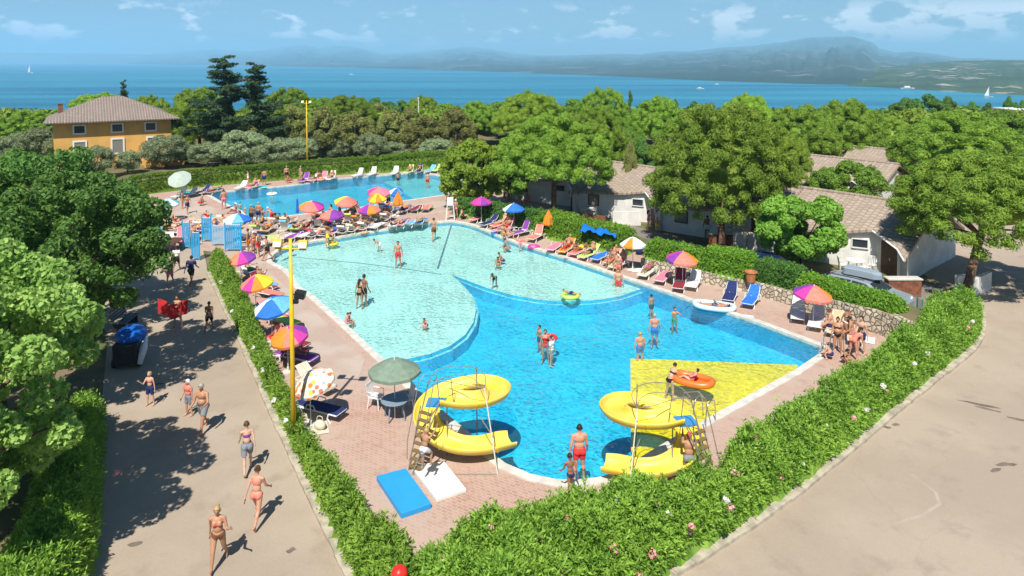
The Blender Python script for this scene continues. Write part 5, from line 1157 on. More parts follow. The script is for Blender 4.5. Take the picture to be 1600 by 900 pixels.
def parasol(px, py, r, cols, label, H=2.15, tilt=(0, 0), n=8, drop=0.42, group='open parasols on the pool deck', spin=0.0, zc=None, base=True, pt=None):
    """px,py: apex in the photo; stands on the ground below"""
    p = pt or G(px, py, H); o = empty('parasol', (p.x, p.y, 0), spin, label, 'parasol', group)
    b = MB(); b.tube([(0, 0, 0.02), (0, 0, H-0.02)], 0.02, 8); b.build('pole', M_plas, o)
    mats = []; b = MB(); ns = len(cols); T = Matrix.Translation((0, 0, H)) @ Matrix.Rotation(tilt[0], 4, 'X') @ Matrix.Rotation(tilt[1], 4, 'Y')
    k = n*3; b.M = T; lm = []
    for c in cols:
        m = flowermat() if c == 'flower' else fab(c); 
        if m not in lm: lm.append(m)
    idx = [lm.index(MATS.get('fabric_'+c)) if c != 'flower' else 0 for c in cols]
    prof = [(0.0, 0.0), (0.28, -0.07), (0.60, -0.45), (0.86, -0.80), (1.0, -1.0)]
    for g in range(n):
        b.cur = idx[g*ns//n]
        for s in range(3):
            a0 = 2*math.pi*(g+s/3)/n; a1 = 2*math.pi*(g+(s+1)/3)/n; f0 = 1-0.045*math.sin(math.pi*s/3); f1 = 1-0.045*math.sin(math.pi*(s+1)/3)
            for i in range(len(prof)-1):
                (q0, z0), (q1, z1) = prof[i], prof[i+1]
                b.add([(math.cos(a0)*q0*r*f0, math.sin(a0)*q0*r*f0, z0*drop), (math.cos(a0)*q1*r*f0, math.sin(a0)*q1*r*f0, z1*drop), (math.cos(a1)*q1*r*f1, math.sin(a1)*q1*r*f1, z1*drop), (math.cos(a1)*q0*r*f1, math.sin(a1)*q0*r*f1, z0*drop)], [(0, 1, 2, 3)])
            z = -drop; b.add([(math.cos(a0)*r*f0, math.sin(a0)*r*f0, z), (math.cos(a0)*r*f0, math.sin(a0)*r*f0, z-0.11), (math.cos(a1)*r*f1, math.sin(a1)*r*f1, z-0.11), (math.cos(a1)*r*f1, math.sin(a1)*r*f1, z)], [(0, 1, 2, 3)])
    cn = b.build('canopy', lm, o); b = MB(); b.M = T; b.tube([(0, 0, -0.03), (0, 0, 0.10)], [0.03, 0.012], 8); b.build('finial', M_plas, o)
    b = MB(); b.M = T
    for g in range(n): a0 = 2*math.pi*g/n; b.tube([(0, 0, -0.05), (math.cos(a0)*r*0.98, math.sin(a0)*r*0.98, -drop-0.01)], 0.008, 4, False)
    b.build('ribs', M_steel, o)
    if base: b = MB(); b.lathe([(0.24, 0.008), (0.24, 0.06), (0.05, 0.10), (0.05, 0.24), (0.0, 0.25)], 14); b.build('base', M_cope, o)
    return o
def closed_parasol(px, py, H, col, label, pt=None, w=0.2):
    p = pt or G(px, py, 0); o = empty('parasol', (p.x, p.y, 0), 0, label, 'parasol', 'closed parasols on the pool deck')
    b = MB(); b.tube([(0, 0, 0.02), (0, 0, H)], 0.02, 8); b.build('pole', M_plas, o)
    b = MB(); n = 16; vs = []; prof = [(0.03, H), (0.07, H-0.15), (w*0.7, H-0.6), (w, H-1.05), (w*0.9, H-1.15)]
    for r, z in prof:
        for j in range(n): a = 2*math.pi*j/n; k = r*(1+0.22*math.cos(4*a)); vs.append((math.cos(a)*k, math.sin(a)*k, z))
    b.add(vs, [(i*n+j, i*n+(j+1) % n, (i+1)*n+(j+1) % n, (i+1)*n+j) for i in range(len(prof)-1) for j in range(n)]+[tuple(range(n))]); b.build('canopy', fab(col), o)
    b = MB(); b.lathe([(0.22, 0.008), (0.22, 0.06), (0.05, 0.10), (0.0, 0.2)], 12); b.build('base', M_cope, o); return o
# ---- loungers -------------------------------------------------------------
LG = 'white plastic sun loungers on the deck'
def lounger_proto(back, name='sun_lounger', m=None):
    """lies along +Y: feet at -Y, head end +Y; seat top 0.34; back = backrest angle"""
    m = m or M_plas; o = empty(name); 
    b = MB(); 
    for i in range(11): b.box((0, -0.88+i*0.108, 0.33), (0.56, 0.085, 0.022))
    b.build('seat', m, o)
    b = MB(); b.M = Matrix.Translation((0, 0.26, 0.34)) @ Matrix.Rotation(back, 4, 'X')
    for i in range(7): b.box((0, 0.06+i*0.106, 0), (0.54 if i < 6 else 0.46, 0.086, 0.022))
    for s in (-1, 1): b.tube([(s*0.28, 0, -0.01), (s*0.28, 0.4, 0.01), (s*0.24, 0.74, 0)], 0.02, 6)
    b.build('backrest', m, o)
    b = MB()
    for s in (-1, 1): b.tube([(s*0.30, -0.95, 0.31), (s*0.31, -0.3, 0.33), (s*0.31, 0.5, 0.32), (s*0.30, 0.95, 0.28)], 0.026, 6)
    b.tube([(-0.30, -0.95, 0.31), (0.30, -0.95, 0.31)], 0.026, 6); b.tube([(-0.30, 0.93, 0.28), (0.30, 0.93, 0.28)], 0.024, 6); b.build('frame', m, o)
    for s in (-1, 1):
        for y in (-0.62, 0.62): b = MB(); b.tube([(s*0.30, y, 0.31), (s*0.31, y-0.05*(1 if y > 0 else -1), 0.15), (s*0.31, y+(0.10 if y > 0 else -0.10), 0.0)], [0.035, 0.028, 0.03], 6); b.build('leg', m, o)
        b = MB(); b.tube([(s*0.33, -0.05, 0.33), (s*0.34, 0.02, 0.50), (s*0.34, 0.30, 0.51), (s*0.33, 0.40, 0.34)], 0.022, 6); b.build('armrest', m, o)
    return rec(o)
LP = [lounger_proto(R(0)), lounger_proto(R(38)), lounger_proto(R(62))]; LUSED = set()
def lounger(x, y, rz, k, label, group=LG):
    t = LP[k]
    if k not in LUSED: LUSED.add(k); o = t[0]; o['category'] = 'sun lounger'; o['label'] = label; o['group'] = group
    else: o = dup(t, label=label, group=group); o['category'] = 'sun lounger'
    o.location = (x, y, 0.006); o.rotation_euler = (0, 0, rz); return o
TW = {}
def towel_mesh(back, w=0.60, l=1.75):
    """cloth over a lounger with the same backrest"""
    k = (round(back, 2), w, l)
    if k in TW: return TW[k]
    prof = [(-0.98, 0.26), (-0.96, 0.352), (-0.4, 0.352), (0.26, 0.356)]
    L = 0.78
    for s in (0.3, 0.7, 1.0): prof.append((0.26+math.cos(back)*L*s-math.sin(back)*0.018, 0.34+math.sin(back)*L*s+math.cos(back)*0.02))
    if back > 0.2: prof.append((0.26+math.cos(back)*L+0.05, 0.34+math.sin(back)*L-0.10))
    b = MB(); n = 9; vs = []
    for (y, z) in prof:
        for j in range(n): u = -1+2*j/(n-1); vs.append((u*w/2*(1+0.03*math.sin(y*7)), y, z+0.006*math.sin(u*9+y*5)-(0.10 if abs(u) > 0.99 else 0)*0.0))
    b.add(vs, [(i*n+j, i*n+j+1, (i+1)*n+j+1, (i+1)*n+j) for i in range(len(prof)-1) for j in range(n-1)]); me = b.mesh('towel'); me.materials.append(M_trim); TW[k] = me; return me
def towel_on(lo, k, col, label):
    me = towel_mesh((0, R(38), R(62))[k]); o = bpy.data.objects.new('towel', me); COL.objects.link(o); setmat(o, fab(col)); o.location = lo.location; o.rotation_euler = lo.rotation_euler; tag(o, label, 'towel', 'towels spread on the loungers'); return o
def floor_towel(px, py, rz, col, label, w=0.85, l=1.7, pt=None):
    p = pt or G(px, py); b = MB(); n = 8; vs = []
    for i in range(n):
        for j in range(n): u, v = i/(n-1)-.5, j/(n-1)-.5; vs.append((u*w, v*l, 0.016+0.012*abs(math.sin(u*11+v*7+px))))
    b.add(vs, [(i*n+j, (i+1)*n+j, (i+1)*n+j+1, i*n+j+1) for i in range(n-1) for j in range(n-1)]); o = b.build('towel', fab(col)); o.location = (p.x, p.y, 0.004); o.rotation_euler = (0, 0, rz); tag(o, label, 'towel', 'towels lying on the ground'); return o
# ---- plastic chairs, tables
def chair_proto(m, name='plastic_chair'):
    o = empty(name); b = MB(); b.box((0, 0, 0.42), (0.46, 0.44, 0.03)); b.build('seat', m, o, bevel=0.01)
    b = MB()
    for i in range(5): b.box((-0.18+i*0.09, 0.23+0.03, 0.66), (0.05, 0.02, 0.42), rx=R(-10))
    b.box((0, 0.30, 0.88), (0.46, 0.03, 0.07), rx=R(-10)); b.build('backrest', m, o)
    for s in (-1, 1):
        for y in (-1, 1): b = MB(); b.tube([(s*0.20, y*0.18, 0.41), (s*0.24, y*0.24, 0)], [0.025, 0.02], 6); b.build('leg', m, o)
        b = MB(); b.tube([(s*0.23, -0.18, 0.41), (s*0.25, -0.18, 0.62), (s*0.25, 0.2, 0.64), (s*0.22, 0.26, 0.62)], 0.018, 6); b.build('armrest', m, o)
    return rec(o)
def table_proto(m, name='plastic_table', r=0.5, h=0.72, sq=False):
    o = empty(name); b = MB()
    if sq: b.box((0, 0, h-0.02), (r*2.4, r*1.6, 0.035))
    else: b.lathe([(0, h-0.05), (r*0.96, h-0.05), (r, h-0.03), (r*0.98, h), (0, h)], 28)
    b.build('tabletop', m, o)
    for a in range(4):
        c, s = math.cos(a*math.pi/2+0.785), math.sin(a*math.pi/2+0.785); b = MB(); b.tube([(c*r*0.62, s*r*0.62, h-0.05), (c*r*0.86, s*r*0.86, 0)], [0.035, 0.022], 6); b.build('leg', m, o)
    return rec(o)
CH = chair_proto(M_plas); TB = table_proto(mat('grey_blue_plastic', (0.20, 0.27, 0.33), 0.45)); TBW = table_proto(M_plas, r=0.55)
CHU = [False, False]
def put(tree, flag, x, y, rz, label, cat, group, z=0.006):
    if not flag: o = tree[0]
    else: o = dup(tree)
    o.location = (x, y, z); o.rotation_euler = (0, 0, rz); tag(o, label, cat, group); return o
gcf = 'plastic chairs and tables'
put(TB, False, *g2(617, 654)[:], 0.4, 'round grey-blue plastic table under the sage green parasol', 'table', gcf)
put(CH, False, *g2(588, 636)[:], R(70), 'white plastic chair half hidden by the sage green parasol', 'chair', gcf)
put(CH, True, *g2(634, 640)[:], R(-60), 'white plastic chair behind the grey-blue table', 'chair', gcf)
parasol(613, 590, 0.95, ['sage']*8, 'large faded sage green parasol over the round table near the slides', H=2.2, pt=g2(617, 654), n=8, drop=0.42, base=False)
# patio furniture at the bungalows
put(TBW, False, *g2(1336, 424)[:], 0.1, 'white plastic table on the patio of the last bungalow', 'table', gcf)
for i, (x, y, a, l) in enumerate([(1317, 424, 80, 'white plastic chair left of the white patio table'), (1327, 432, 190, 'white plastic chair in front of the white patio table'), (1352, 428, -70, 'white plastic chair right of the white patio table'), (1362, 424, -40, 'white plastic chair nearest the brown door')]): put(CH, True, *g2(x, y)[:], R(a), l, 'chair', gcf)
put(CH, True, *g2(981, 350)[:], R(200), 'chair silhouetted against the sunlit white patio wall', 'chair', gcf)
put(TBW, True, *g2(916, 338)[:], 0.5, 'white table in the shade of the first bungalow', 'table', gcf); put(CH, True, *g2(926, 336)[:], R(-80), 'white chair in the shade of the first bungalow', 'chair', gcf)
# blue tarpaulin over the hedge
b = MB(); n = 14; A, Bq = G(910, 352, 1.6), G(965, 362, 1.5); vs = []
for i in range(n):
    for j in range(6): u = i/(n-1); v = j/5-.5; p = A.lerp(Bq, u); vs.append((p.x+v*0.5, p.y+v*1.2, p.z+0.10*math.sin(u*13+v*5)+0.08*math.sin(u*29)-abs(v)*0.35))
b.add(vs, [(i*6+j, (i+1)*6+j, (i+1)*6+j+1, i*6+j+1) for i in range(n-1) for j in range(5)]); o = b.build('tarpaulin', mat('blue_tarp', (0.01, 0.16, 0.62), 0.35), smooth=True); tag(o, 'crumpled bright blue tarpaulin lying over the hedge', 'tarpaulin')
# ---- slides -------------------------------------------------------------------
def slide(loc, rz, mirror, label):
    o = empty('water_slide', loc, rz, label, 'water slide', 'yellow spiral water slides')
    s = -1 if mirror else 1; o.scale = (0.94, 0.94, 0.94)
    pts = [(-0.55,-1.05,2.05),(0.05,-1.15,2.02),(0.7,-0.95,1.97),(1.15,-0.35,1.88),(1.15,0.45,1.76),(0.65,1.05,1.62),(-0.1,1.22,1.46),(-0.85,0.98,1.28),(-1.32,0.35,1.08),(-1.28,-0.45,0.88),(-0.78,-1.08,0.68),(0.0,-1.30,0.52),(0.75,-1.12,0.42),(1.35,-0.72,0.36),(1.75,-0.50,0.34)]
    P = catmull([(x*s, y, z) for x, y, z in pts], 6); b = MB(); K = len(P); prof = []
    w = 0.43
    sec = [(-w-0.05, 0.19), (-w-0.04, 0.235), (-w, 0.235), (-w+0.03, 0.16), (-w*0.82, 0.02), (-w*0.4, -0.03), (0, -0.04), (w*0.4, -0.03), (w*0.82, 0.02), (w-0.03, 0.16), (w, 0.235), (w+0.04, 0.235), (w+0.05, 0.19), (w*0.90, -0.01), (w*0.4, -0.07), (0, -0.08), (-w*0.4, -0.07), (-w*0.90, -0.01)]
    vs = []; L = len(sec)
    for i, p in enumerate(P):
        t = (P[min(i+1, K-1)]-P[max(i-1, 0)]); t.z = 0; t.normalize(); sd = Vector((t.y, -t.x, 0)); f = 1.0
        if i > K-6: f = 1-0.10*(i-K+6)/5
        for (u, v) in sec: vs.append(p + sd*u*f + Vector((0, 0, v*f)))
    b.add(vs, [(i*L+j, i*L+(j+1) % L, (i+1)*L+(j+1) % L, (i+1)*L+j) for i in range(K-1) for j in range(L)]+[tuple(range(L)), tuple((K-1)*L+j for j in reversed(range(L)))]); b.build('flume', M_flume, o, True)
    for i in range(10, K-8, 13):
        p = P[i]; t = (P[i+1]-P[i-1]).normalized(); sd = Vector((t.y, -t.x, 0)).normalized(); jb = MB(); jb.tube([p+sd*u*1.02+Vector((0, 0, v-0.012 if v < 0.1 else v)) for u, v in [sec[12], sec[13], sec[14], sec[15], sec[16], sec[17], sec[0]]], 0.018, 5); jb.build('joint', mat('ochre_fibreglass', (0.60, 0.42, 0.03), 0.5), o)
    X = lambda x, y, z: (x*s, y, z)
    b = MB(); b.box(X(-0.85, -1.1, 2.0), (0.62, 0.62, 0.05)); b.build('platform', mat('blue_grip', (0.05, 0.25, 0.5), 0.6), o)
    # ladder
    a0 = [X(-1.45, -1.95, 0.02), X(-1.12, -1.45, 1.98)]; b = MB(); dx = Vector((0.22*s, -0.12, 0))
    for k in (-1, 1): b.tube([Vector(a0[0])+dx*k, Vector(a0[1])+dx*k], 0.022, 6)
    b.build('ladder_rails', M_steel, o)
    for i in range(8):
        c = Vector(a0[0]).lerp(Vector(a0[1]), (i+0.6)/8.3); b = MB(); b.box(c, (0.44, 0.16, 0.035), rz=math.atan2(dx.y, dx.x)); b.build('step', mat('brown_step', (0.20, 0.13, 0.05), 0.7), o)
    b = MB()
    for k in (-1, 1):   # handrails beside the ladder rising to hoops over the platform
        q = dx*k*1.25; b.tube([Vector(a0[0])+q+Vector((0, 0, 0.35)), Vector(a0[0])+q+Vector((0.0, 0.05, 0.95)), Vector(a0[1])+q+Vector((0, -0.05, 0.85)), Vector(a0[1])+q+Vector((0.15*s, 0.15, 1.0)), Vector(a0[1])+q+Vector((0.55*s, 0.35, 0.9)), Vector(a0[1])+q+Vector((0.62*s, 0.4, 0.1))], 0.017, 6)
    b.build('handrail', M_steel, o)
    b = MB(); c = Vector(X(-0.1, -0.2, 0)) 
    ring = [X(-1.15, -0.75, 2.6), X(-0.9, -0.3, 2.78), X(-0.3, 0.0, 2.82), X(0.4, -0.1, 2.8), X(0.8, -0.5, 2.7), X(0.85, -1.25, 2.62)]
    b.tube(catmull(ring, 5), 0.015, 6)
    b.build('guard_rail', M_steel, o); b = MB(); b.tube(catmull([X(-1.12, -0.78, 2.35), X(-0.8, -0.35, 2.48), X(-0.2, -0.1, 2.52), X(0.4, -0.3, 2.48), X(0.78, -0.95, 2.38)], 5), 0.013, 6); b.build('guard_rail', M_steel, o)
    b = MB(); b.tube([X(-1.15, -0.75, 2.6), X(-0.5, -0.9, 2.66), X(0.3, -1.3, 2.7), X(0.85, -1.25, 2.62)], 0.013, 6)
    b.build('guard_rail', M_steel, o)
    for (p0, p1) in [(X(-1.75, -1.3, 0), X(-1.15, -0.7, 2.6)), (X(1.35, -1.95, 0), X(0.85, -1.25, 2.62)), (X(-1.5, -2.1, 0), X(-0.62, -1.35, 2.3)), (X(0.45, 0.15, -1.02), X(0.45, 0.0, 2.8)), (X(-0.5, -0.85, 0), X(-0.5, -0.85, 2.0))]:
        b = MB(); b.tube([p0, p1], 0.022, 8); b.build('leg', M_steel if p0[0]*s < 1.2 else mat('pale_tube', (0.62, 0.60, 0.55), 0.4), o)
    for q in ([X(1.2, -1.65, 1.1), X(0.7, -1.1, 1.5)], [X(-1.5, -2.1, 0.03), X(1.35, -1.95, 0.03)], [X(-1.6, -1.2, 0.7), X(-1.3, -0.3, 0.9)], [X(0.45, 0.1, 1.5), X(0.6, 0.95, 1.6)]): b = MB(); b.tube(q, 0.018, 6); b.build('brace', M_steel, o)
    return o
slide((-1.62, 23.3, 0), R(-3), False, 'yellow spiral slide beside the blue foam mat')
slide((4.42, 22.05, 0), R(8), True, 'yellow spiral slide between the red-trunked man and the yellow pool floor')
# foam mats
def foam(px, h, m, label, top):
    b = MB(); P = [G(x, y, h).to_2d() for x, y in px]; b.prism(P, 0.012, h); o = b.build('foam_mat', m, bevel=0.02); tag(o, label, 'foam mat', 'foam mats at the foot of the slide ladder'); return o
foam([(588,743),(634,731),(674,786),(627,802)], 0.17, mat('blue_vinyl', (0.03, 0.32, 0.72), 0.45, noise=0.06, scale=2, bump=(3, 0.3, 0.03)), 'blue foam mat lying on the pavers left of the white one', 0)
foam([(641,727),(694,720),(729,764),(682,780)], 0.11, mat('white_vinyl', (0.74, 0.72, 0.68), 0.5, noise=0.08, scale=3), 'white foam mat lying under the slide ladder', 0)
# pool ladders
def poolladder(x, y, rz, label):
    o = empty('pool_ladder', (x, y, 0), rz, label, 'pool ladder', 'steel pool ladders'); st = mat('stainless', (0.6, 0.6, 0.6), 0.25, metal=0.9)
    for s in (-1, 1): b = MB(); b.tube(catmull([(s*0.25, 0.55, 0.03), (s*0.25, 0.45, 0.75), (s*0.25, 0.1, 0.85), (s*0.25, -0.12, 0.5), (s*0.25, -0.14, -0.9)], 5), 0.021, 8); b.build('rail', st, o, True)
    for i in range(3): b = MB(); b.box((0, -0.14, -0.2-i*0.26), (0.5, 0.08, 0.03)); b.build('rung', st, o)
p = G(1096, 663); poolladder(p.x, p.y, R(-135+180-90), 'steel pool ladder behind the slide by the yellow floor')
p = G(1292, 548); poolladder(p.x+0.1, p.y, R(-85), 'steel pool ladder at the far right corner of the pool')
# cart and bins on the path side
o = empty('service_cart', (*g2(203, 568)[:], 0), R(12), 'blue-topped service cart parked in tree shade beside the footpath', 'cart')
b = MB(); b.box((0, 0, 0.62), (0.95, 1.3, 0.85)); b.build('body', mat('dark_body', (0.03, 0.03, 0.035), 0.6), o, bevel=0.04)
b = MB(); b.ell((0, 0.25, 1.15), (0.62, 0.72, 0.42), 20, 12); b.build('cover', mat('blue_cover', (0.01, 0.12, 0.50), 0.4), o, True)
b = MB(); b.tube([(0.62, -0.8, 0.25), (0.66, -0.4, 0.75), (0.60, 0.3, 1.05)], [0.10, 0.17, 0.07], 8); b.build('panel', M_plas, o, True)
for s in (-1, 1): b = MB(); b.M = Matrix.Translation((s*0.5, -0.35, 0.22)) @ Matrix.Rotation(R(90), 4, 'Y'); b.lathe([(0, -0.06), (0.2, -0.06), (0.22, 0), (0.2, 0.06), (0, 0.06)], 16); b.build('wheel', M_black, o)
o = empty('bench', (*g2(196, 512)[:], 0), R(95), 'dark slatted bench behind the blue-topped cart', 'bench')
b = MB(); [b.box((0, -0.3+i*0.13, 0.45), (1.5, 0.10, 0.03)) for i in range(4)]; b.build('seat', mat('slate_slats', (0.09, 0.12, 0.14), 0.6), o)
b = MB(); [b.box((0, 0.28+i*0.04, 0.58+i*0.13), (1.5, 0.03, 0.10)) for i in range(4)]; b.build('backrest', mat('slate_slats', (0.09, 0.12, 0.14), 0.6), o)
for s in (-1, 1): b = MB(); b.box((s*0.65, 0, 0.22), (0.06, 0.6, 0.42)); b.build('leg', M_black, o)
# blue gate and shower screens at the end of the hedge
M_bl = mat('sky_blue_paint', (0.03, 0.33, 0.62), 0.5); M_bl2 = mat('pale_blue_net', (0.28, 0.45, 0.60), 0.6)
def gate(px0, px1, py, h, label, slats=9, m=M_bl, name='gate'):
    a, c = g2(px0, py), g2(px1, py); d = c-a; L = d.length; o = empty(name, (a.x, a.y, 0), math.atan2(d.y, d.x), label, name.replace('_', ' '), 'blue gates and screens at the hedge end')
    for x in (0, L): b = MB(); b.tube([(x, 0, 0), (x, 0, h+0.1)], 0.04, 8); b.build('post', m, o)
    b = MB(); [b.box((L*(i+0.5)/slats, 0, h*0.52), (L/slats*0.72, 0.03, h*0.88)) for i in range(slats)]; b.build('slat_panel', m, o)
    b = MB(); [b.box((L/2, 0.03, z), (L, 0.04, 0.06)) for z in (0.2, h-0.08)]; b.build('rail', M_plas, o); return o
gate(352, 377, 393, 1.9, 'blue slatted gate leaf nearest the end of the oleander hedge')
gate(300, 312, 407, 1.9, 'narrow blue gate leaf beside the seated guests', 5)
gate(286, 297, 389, 1.9, 'narrow blue gate leaf standing at the footpath entrance', 5)
gate(316, 330, 378, 1.8, 'blue slatted panel showing behind the hedge top', 6)
gate(332, 351, 384, 1.5, 'pale blue slatted screen between the two blue panels', 8, M_bl2)
# litter bin, bags
def bag(px, py, col, label, s=0.35, name='beach_bag'):
    p = G(px, py); o = empty(name, (p.x, p.y, 0.006), random.uniform(0, 3), label, 'bag', 'bags and backpacks by the loungers'); b = MB(); b.ell((0, 0, s*0.45), (s*0.55, s*0.36, s*0.45), 12, 8); b.build('body', fab(col), o, True); b = MB(); b.tube(catmull([(-s*0.3, 0, s*0.8), (-s*0.2, 0, s*1.2), (s*0.2, 0, s*1.2), (s*0.3, 0, s*0.8)], 4), 0.015, 5); b.build('handle', fab(col), o); return o
bag(1000, 398, 'navy', 'dark bag under the orange and white parasol', 0.6); bag(1040, 410, 'black', 'black bag on the ground left of the purple and red parasol', 0.55); bag(1278, 487, 'pink', 'pink bag between the loungers under the purple parasol', 0.5)
bag(500, 672, 'cream', 'cream bag at the foot of the oleander hedge by the lamp mast', 0.4); bag(1180, 450, 'turquoise', 'turquoise bag on the stone wall above the green towelled lounger', 0.35)
bag(455, 394, 'black', 'black bag under the loungers by the shallow end', 0.4)
b = MB(); pt = G(1173, 440, 0.7); b.lathe([(0.22, 0), (0.30, 0.5), (0.34, 0.52), (0.34, 0.58), (0.27, 0.58), (0.25, 0.5), (0, 0.5)], 18); o = b.build('flower_pot', mat('terracotta', (0.50, 0.19, 0.08), 0.85, noise=0.2)); o.location = pt; tag(o, 'terracotta pot standing on the stone wall', 'flower pot')
# lifeguard chair / white stand at the shallow end
p = G(704, 344); o = empty('lifeguard_chair', (p.x, p.y, 0), R(180), 'white lifeguard chair at the end of the shallow seam line', 'lifeguard chair')
b = MB()
for s in (-1, 1):
    for y in (-1, 1): b.tube([(s*0.35, y*0.35, 0), (s*0.25, y*0.22, 1.25)], 0.035, 6)
b.build('frame', M_plas, o); b = MB(); b.box((0, 0, 1.25), (0.55, 0.5, 0.05)); b.build('seat', M_plas, o); b = MB(); b.box((0, 0.24, 1.6), (0.5, 0.05, 0.65)); b.build('backrest', M_plas, o)
for i in range(4): b = MB(); b.box((0, -0.35+0.03*i, 0.25+i*0.25), (0.62-0.04*i, 0.04, 0.05)); b.build('rung', M_plas, o)
# parasols ---------------------------------------------------------------------
def C8(*c):
    r = []
    for x in c: r += [x]
    return r
parasol(484, 583, 0.75, ['flower']*8, 'flowered orange and blue parasol tilted over the loungers by the lamp mast', H=1.95, tilt=(R(18), R(-14)))
parasol(449, 512, 0.78, C8('purple','magenta','purple','coral','orange','orange','coral','magenta'), 'orange and purple parasol beside the lamp mast, half hidden by it', H=1.9, tilt=(R(14), R(-6)))
parasol(424, 467, 0.9, C8('sky','blue','blue','sky','white','blue','blue','sky'), 'blue parasol with a white panel halfway along the oleander hedge', H=1.9, tilt=(R(16), R(-8)))
parasol(399, 431, 0.82, C8('yellow','yellow','orange','coral','coral','magenta','orange','yellow'), 'red, orange and yellow parasol along the oleander hedge', H=1.95, tilt=(R(12), R(-5)))
parasol(376, 394, 0.78, C8('purple','magenta','coral','orange','orange','coral','magenta','purple'), 'orange and purple parasol nearest the blue gate', H=1.9, tilt=(R(10), R(-8)))
parasol(371, 334, 1.0, C8('blue','blue','sky','blue','white','white','sky','blue'), 'blue parasol with a white panel beside the corner of the small pool', H=2.1)
parasol(279, 275, 1.05, ['palegreen']*8, 'pale grey-green parasol leaning by the clipped hedge', H=2.2, tilt=(R(38), R(4)))
parasol(262, 311, 0.85, C8('turquoise','white','sky','white','turquoise','white','sky','white'), 'turquoise and white parasol next to the shady tree at the footpath end', H=1.8, tilt=(R(10), 0))
parasol(487, 315, 0.97, C8('purple','purple','yellow','yellow','orange','coral','coral','magenta'), 'yellow, red and purple parasol before the middle of the small pool', H=2.2, tilt=(R(12), R(4)))
parasol(541, 308, 0.9, C8('coral','yellow','yellow','yellow','yellow','coral','coral','coral'), 'yellow and red parasol before the small pool, next to the yellow, red and purple one', H=2.2, tilt=(R(12), R(8)))
parasol(592, 293, 0.98, C8('pink','magenta','coral','pink','magenta','coral','pink','pink'), 'pink and red parasol standing behind the yellow and orange one', H=2.2, tilt=(R(12), R(6)))
parasol(589, 303, 0.78, C8('orange','yellow','orange','yellow','orange','yellow','orange','yellow'), 'yellow and orange parasol in front of the pink one', H=2.05, tilt=(R(10), 0))
parasol(620, 294, 0.6, C8('blue','blue','sky','blue','white','blue','blue','sky'), 'small blue parasol right of the pink one, tilted', H=2.1, tilt=(R(30), R(10)))
parasol(519, 328, 0.92, C8('purple','magenta','coral','coral','coral','coral','purple','purple'), 'low red and purple parasol in the thick of the sunbathers', H=1.75, tilt=(R(4), 0))
parasol(577, 320, 0.9, C8('coral','magenta','purple','magenta','magenta','purple','orange','coral'), 'low magenta and orange parasol in the thick of the sunbathers', H=1.75, tilt=(R(4), 0))
parasol(752, 308, 0.86, C8('magenta','magenta','darkred','magenta','magenta','magenta','purple','magenta'), 'magenta parasol under the yellow-green tree', H=2.1)
parasol(803, 318, 0.86, C8('blue','navy','blue','navy','white','blue','blue','blue'), 'blue parasol with a small white panel before the bare-trunk pine', H=2.1)
parasol(989, 371, 0.8, C8('white','white','white','white','white','orange','white','white'), 'white parasol with one orange panel on the sunny deck', H=2.05, spin=R(-10))
parasol(1067, 394, 0.92, C8('orange','purple','magenta','magenta','purple','coral','coral','orange'), 'purple, red and orange parasol in front of the clipped hedge on the wall', H=2.05, tilt=(R(6), R(4)))
parasol(1272, 447, 0.92, C8('coral','magenta','purple','purple','magenta','coral','coral','orange'), 'purple and red parasol next to the estate car', H=2.05, tilt=(R(6), R(5)))
closed_parasol(465, 349, 2.0, 'blue', 'closed blue parasol among the sunbathers', w=0.12)
closed_parasol(622, 338, 2.1, 'orange', 'closed orange-red parasol at the end of the crowded deck', w=0.38)
closed_parasol(857, 372, 2.1, 'orange', 'closed orange parasol before the wide clipped hedge', w=0.36)
# red ball at the bottom of the hedge
p = G(624, 897, 1.55); b = MB(); b.ell((0, 0, 0), (0.19, 0.19, 0.19), 20, 12); o = b.build('beach_ball', mat('red_vinyl', (0.75, 0.03, 0.02), 0.35), smooth=True); o.location = p; tag(o, 'red ball resting in the hedge top at the bottom edge', 'ball')
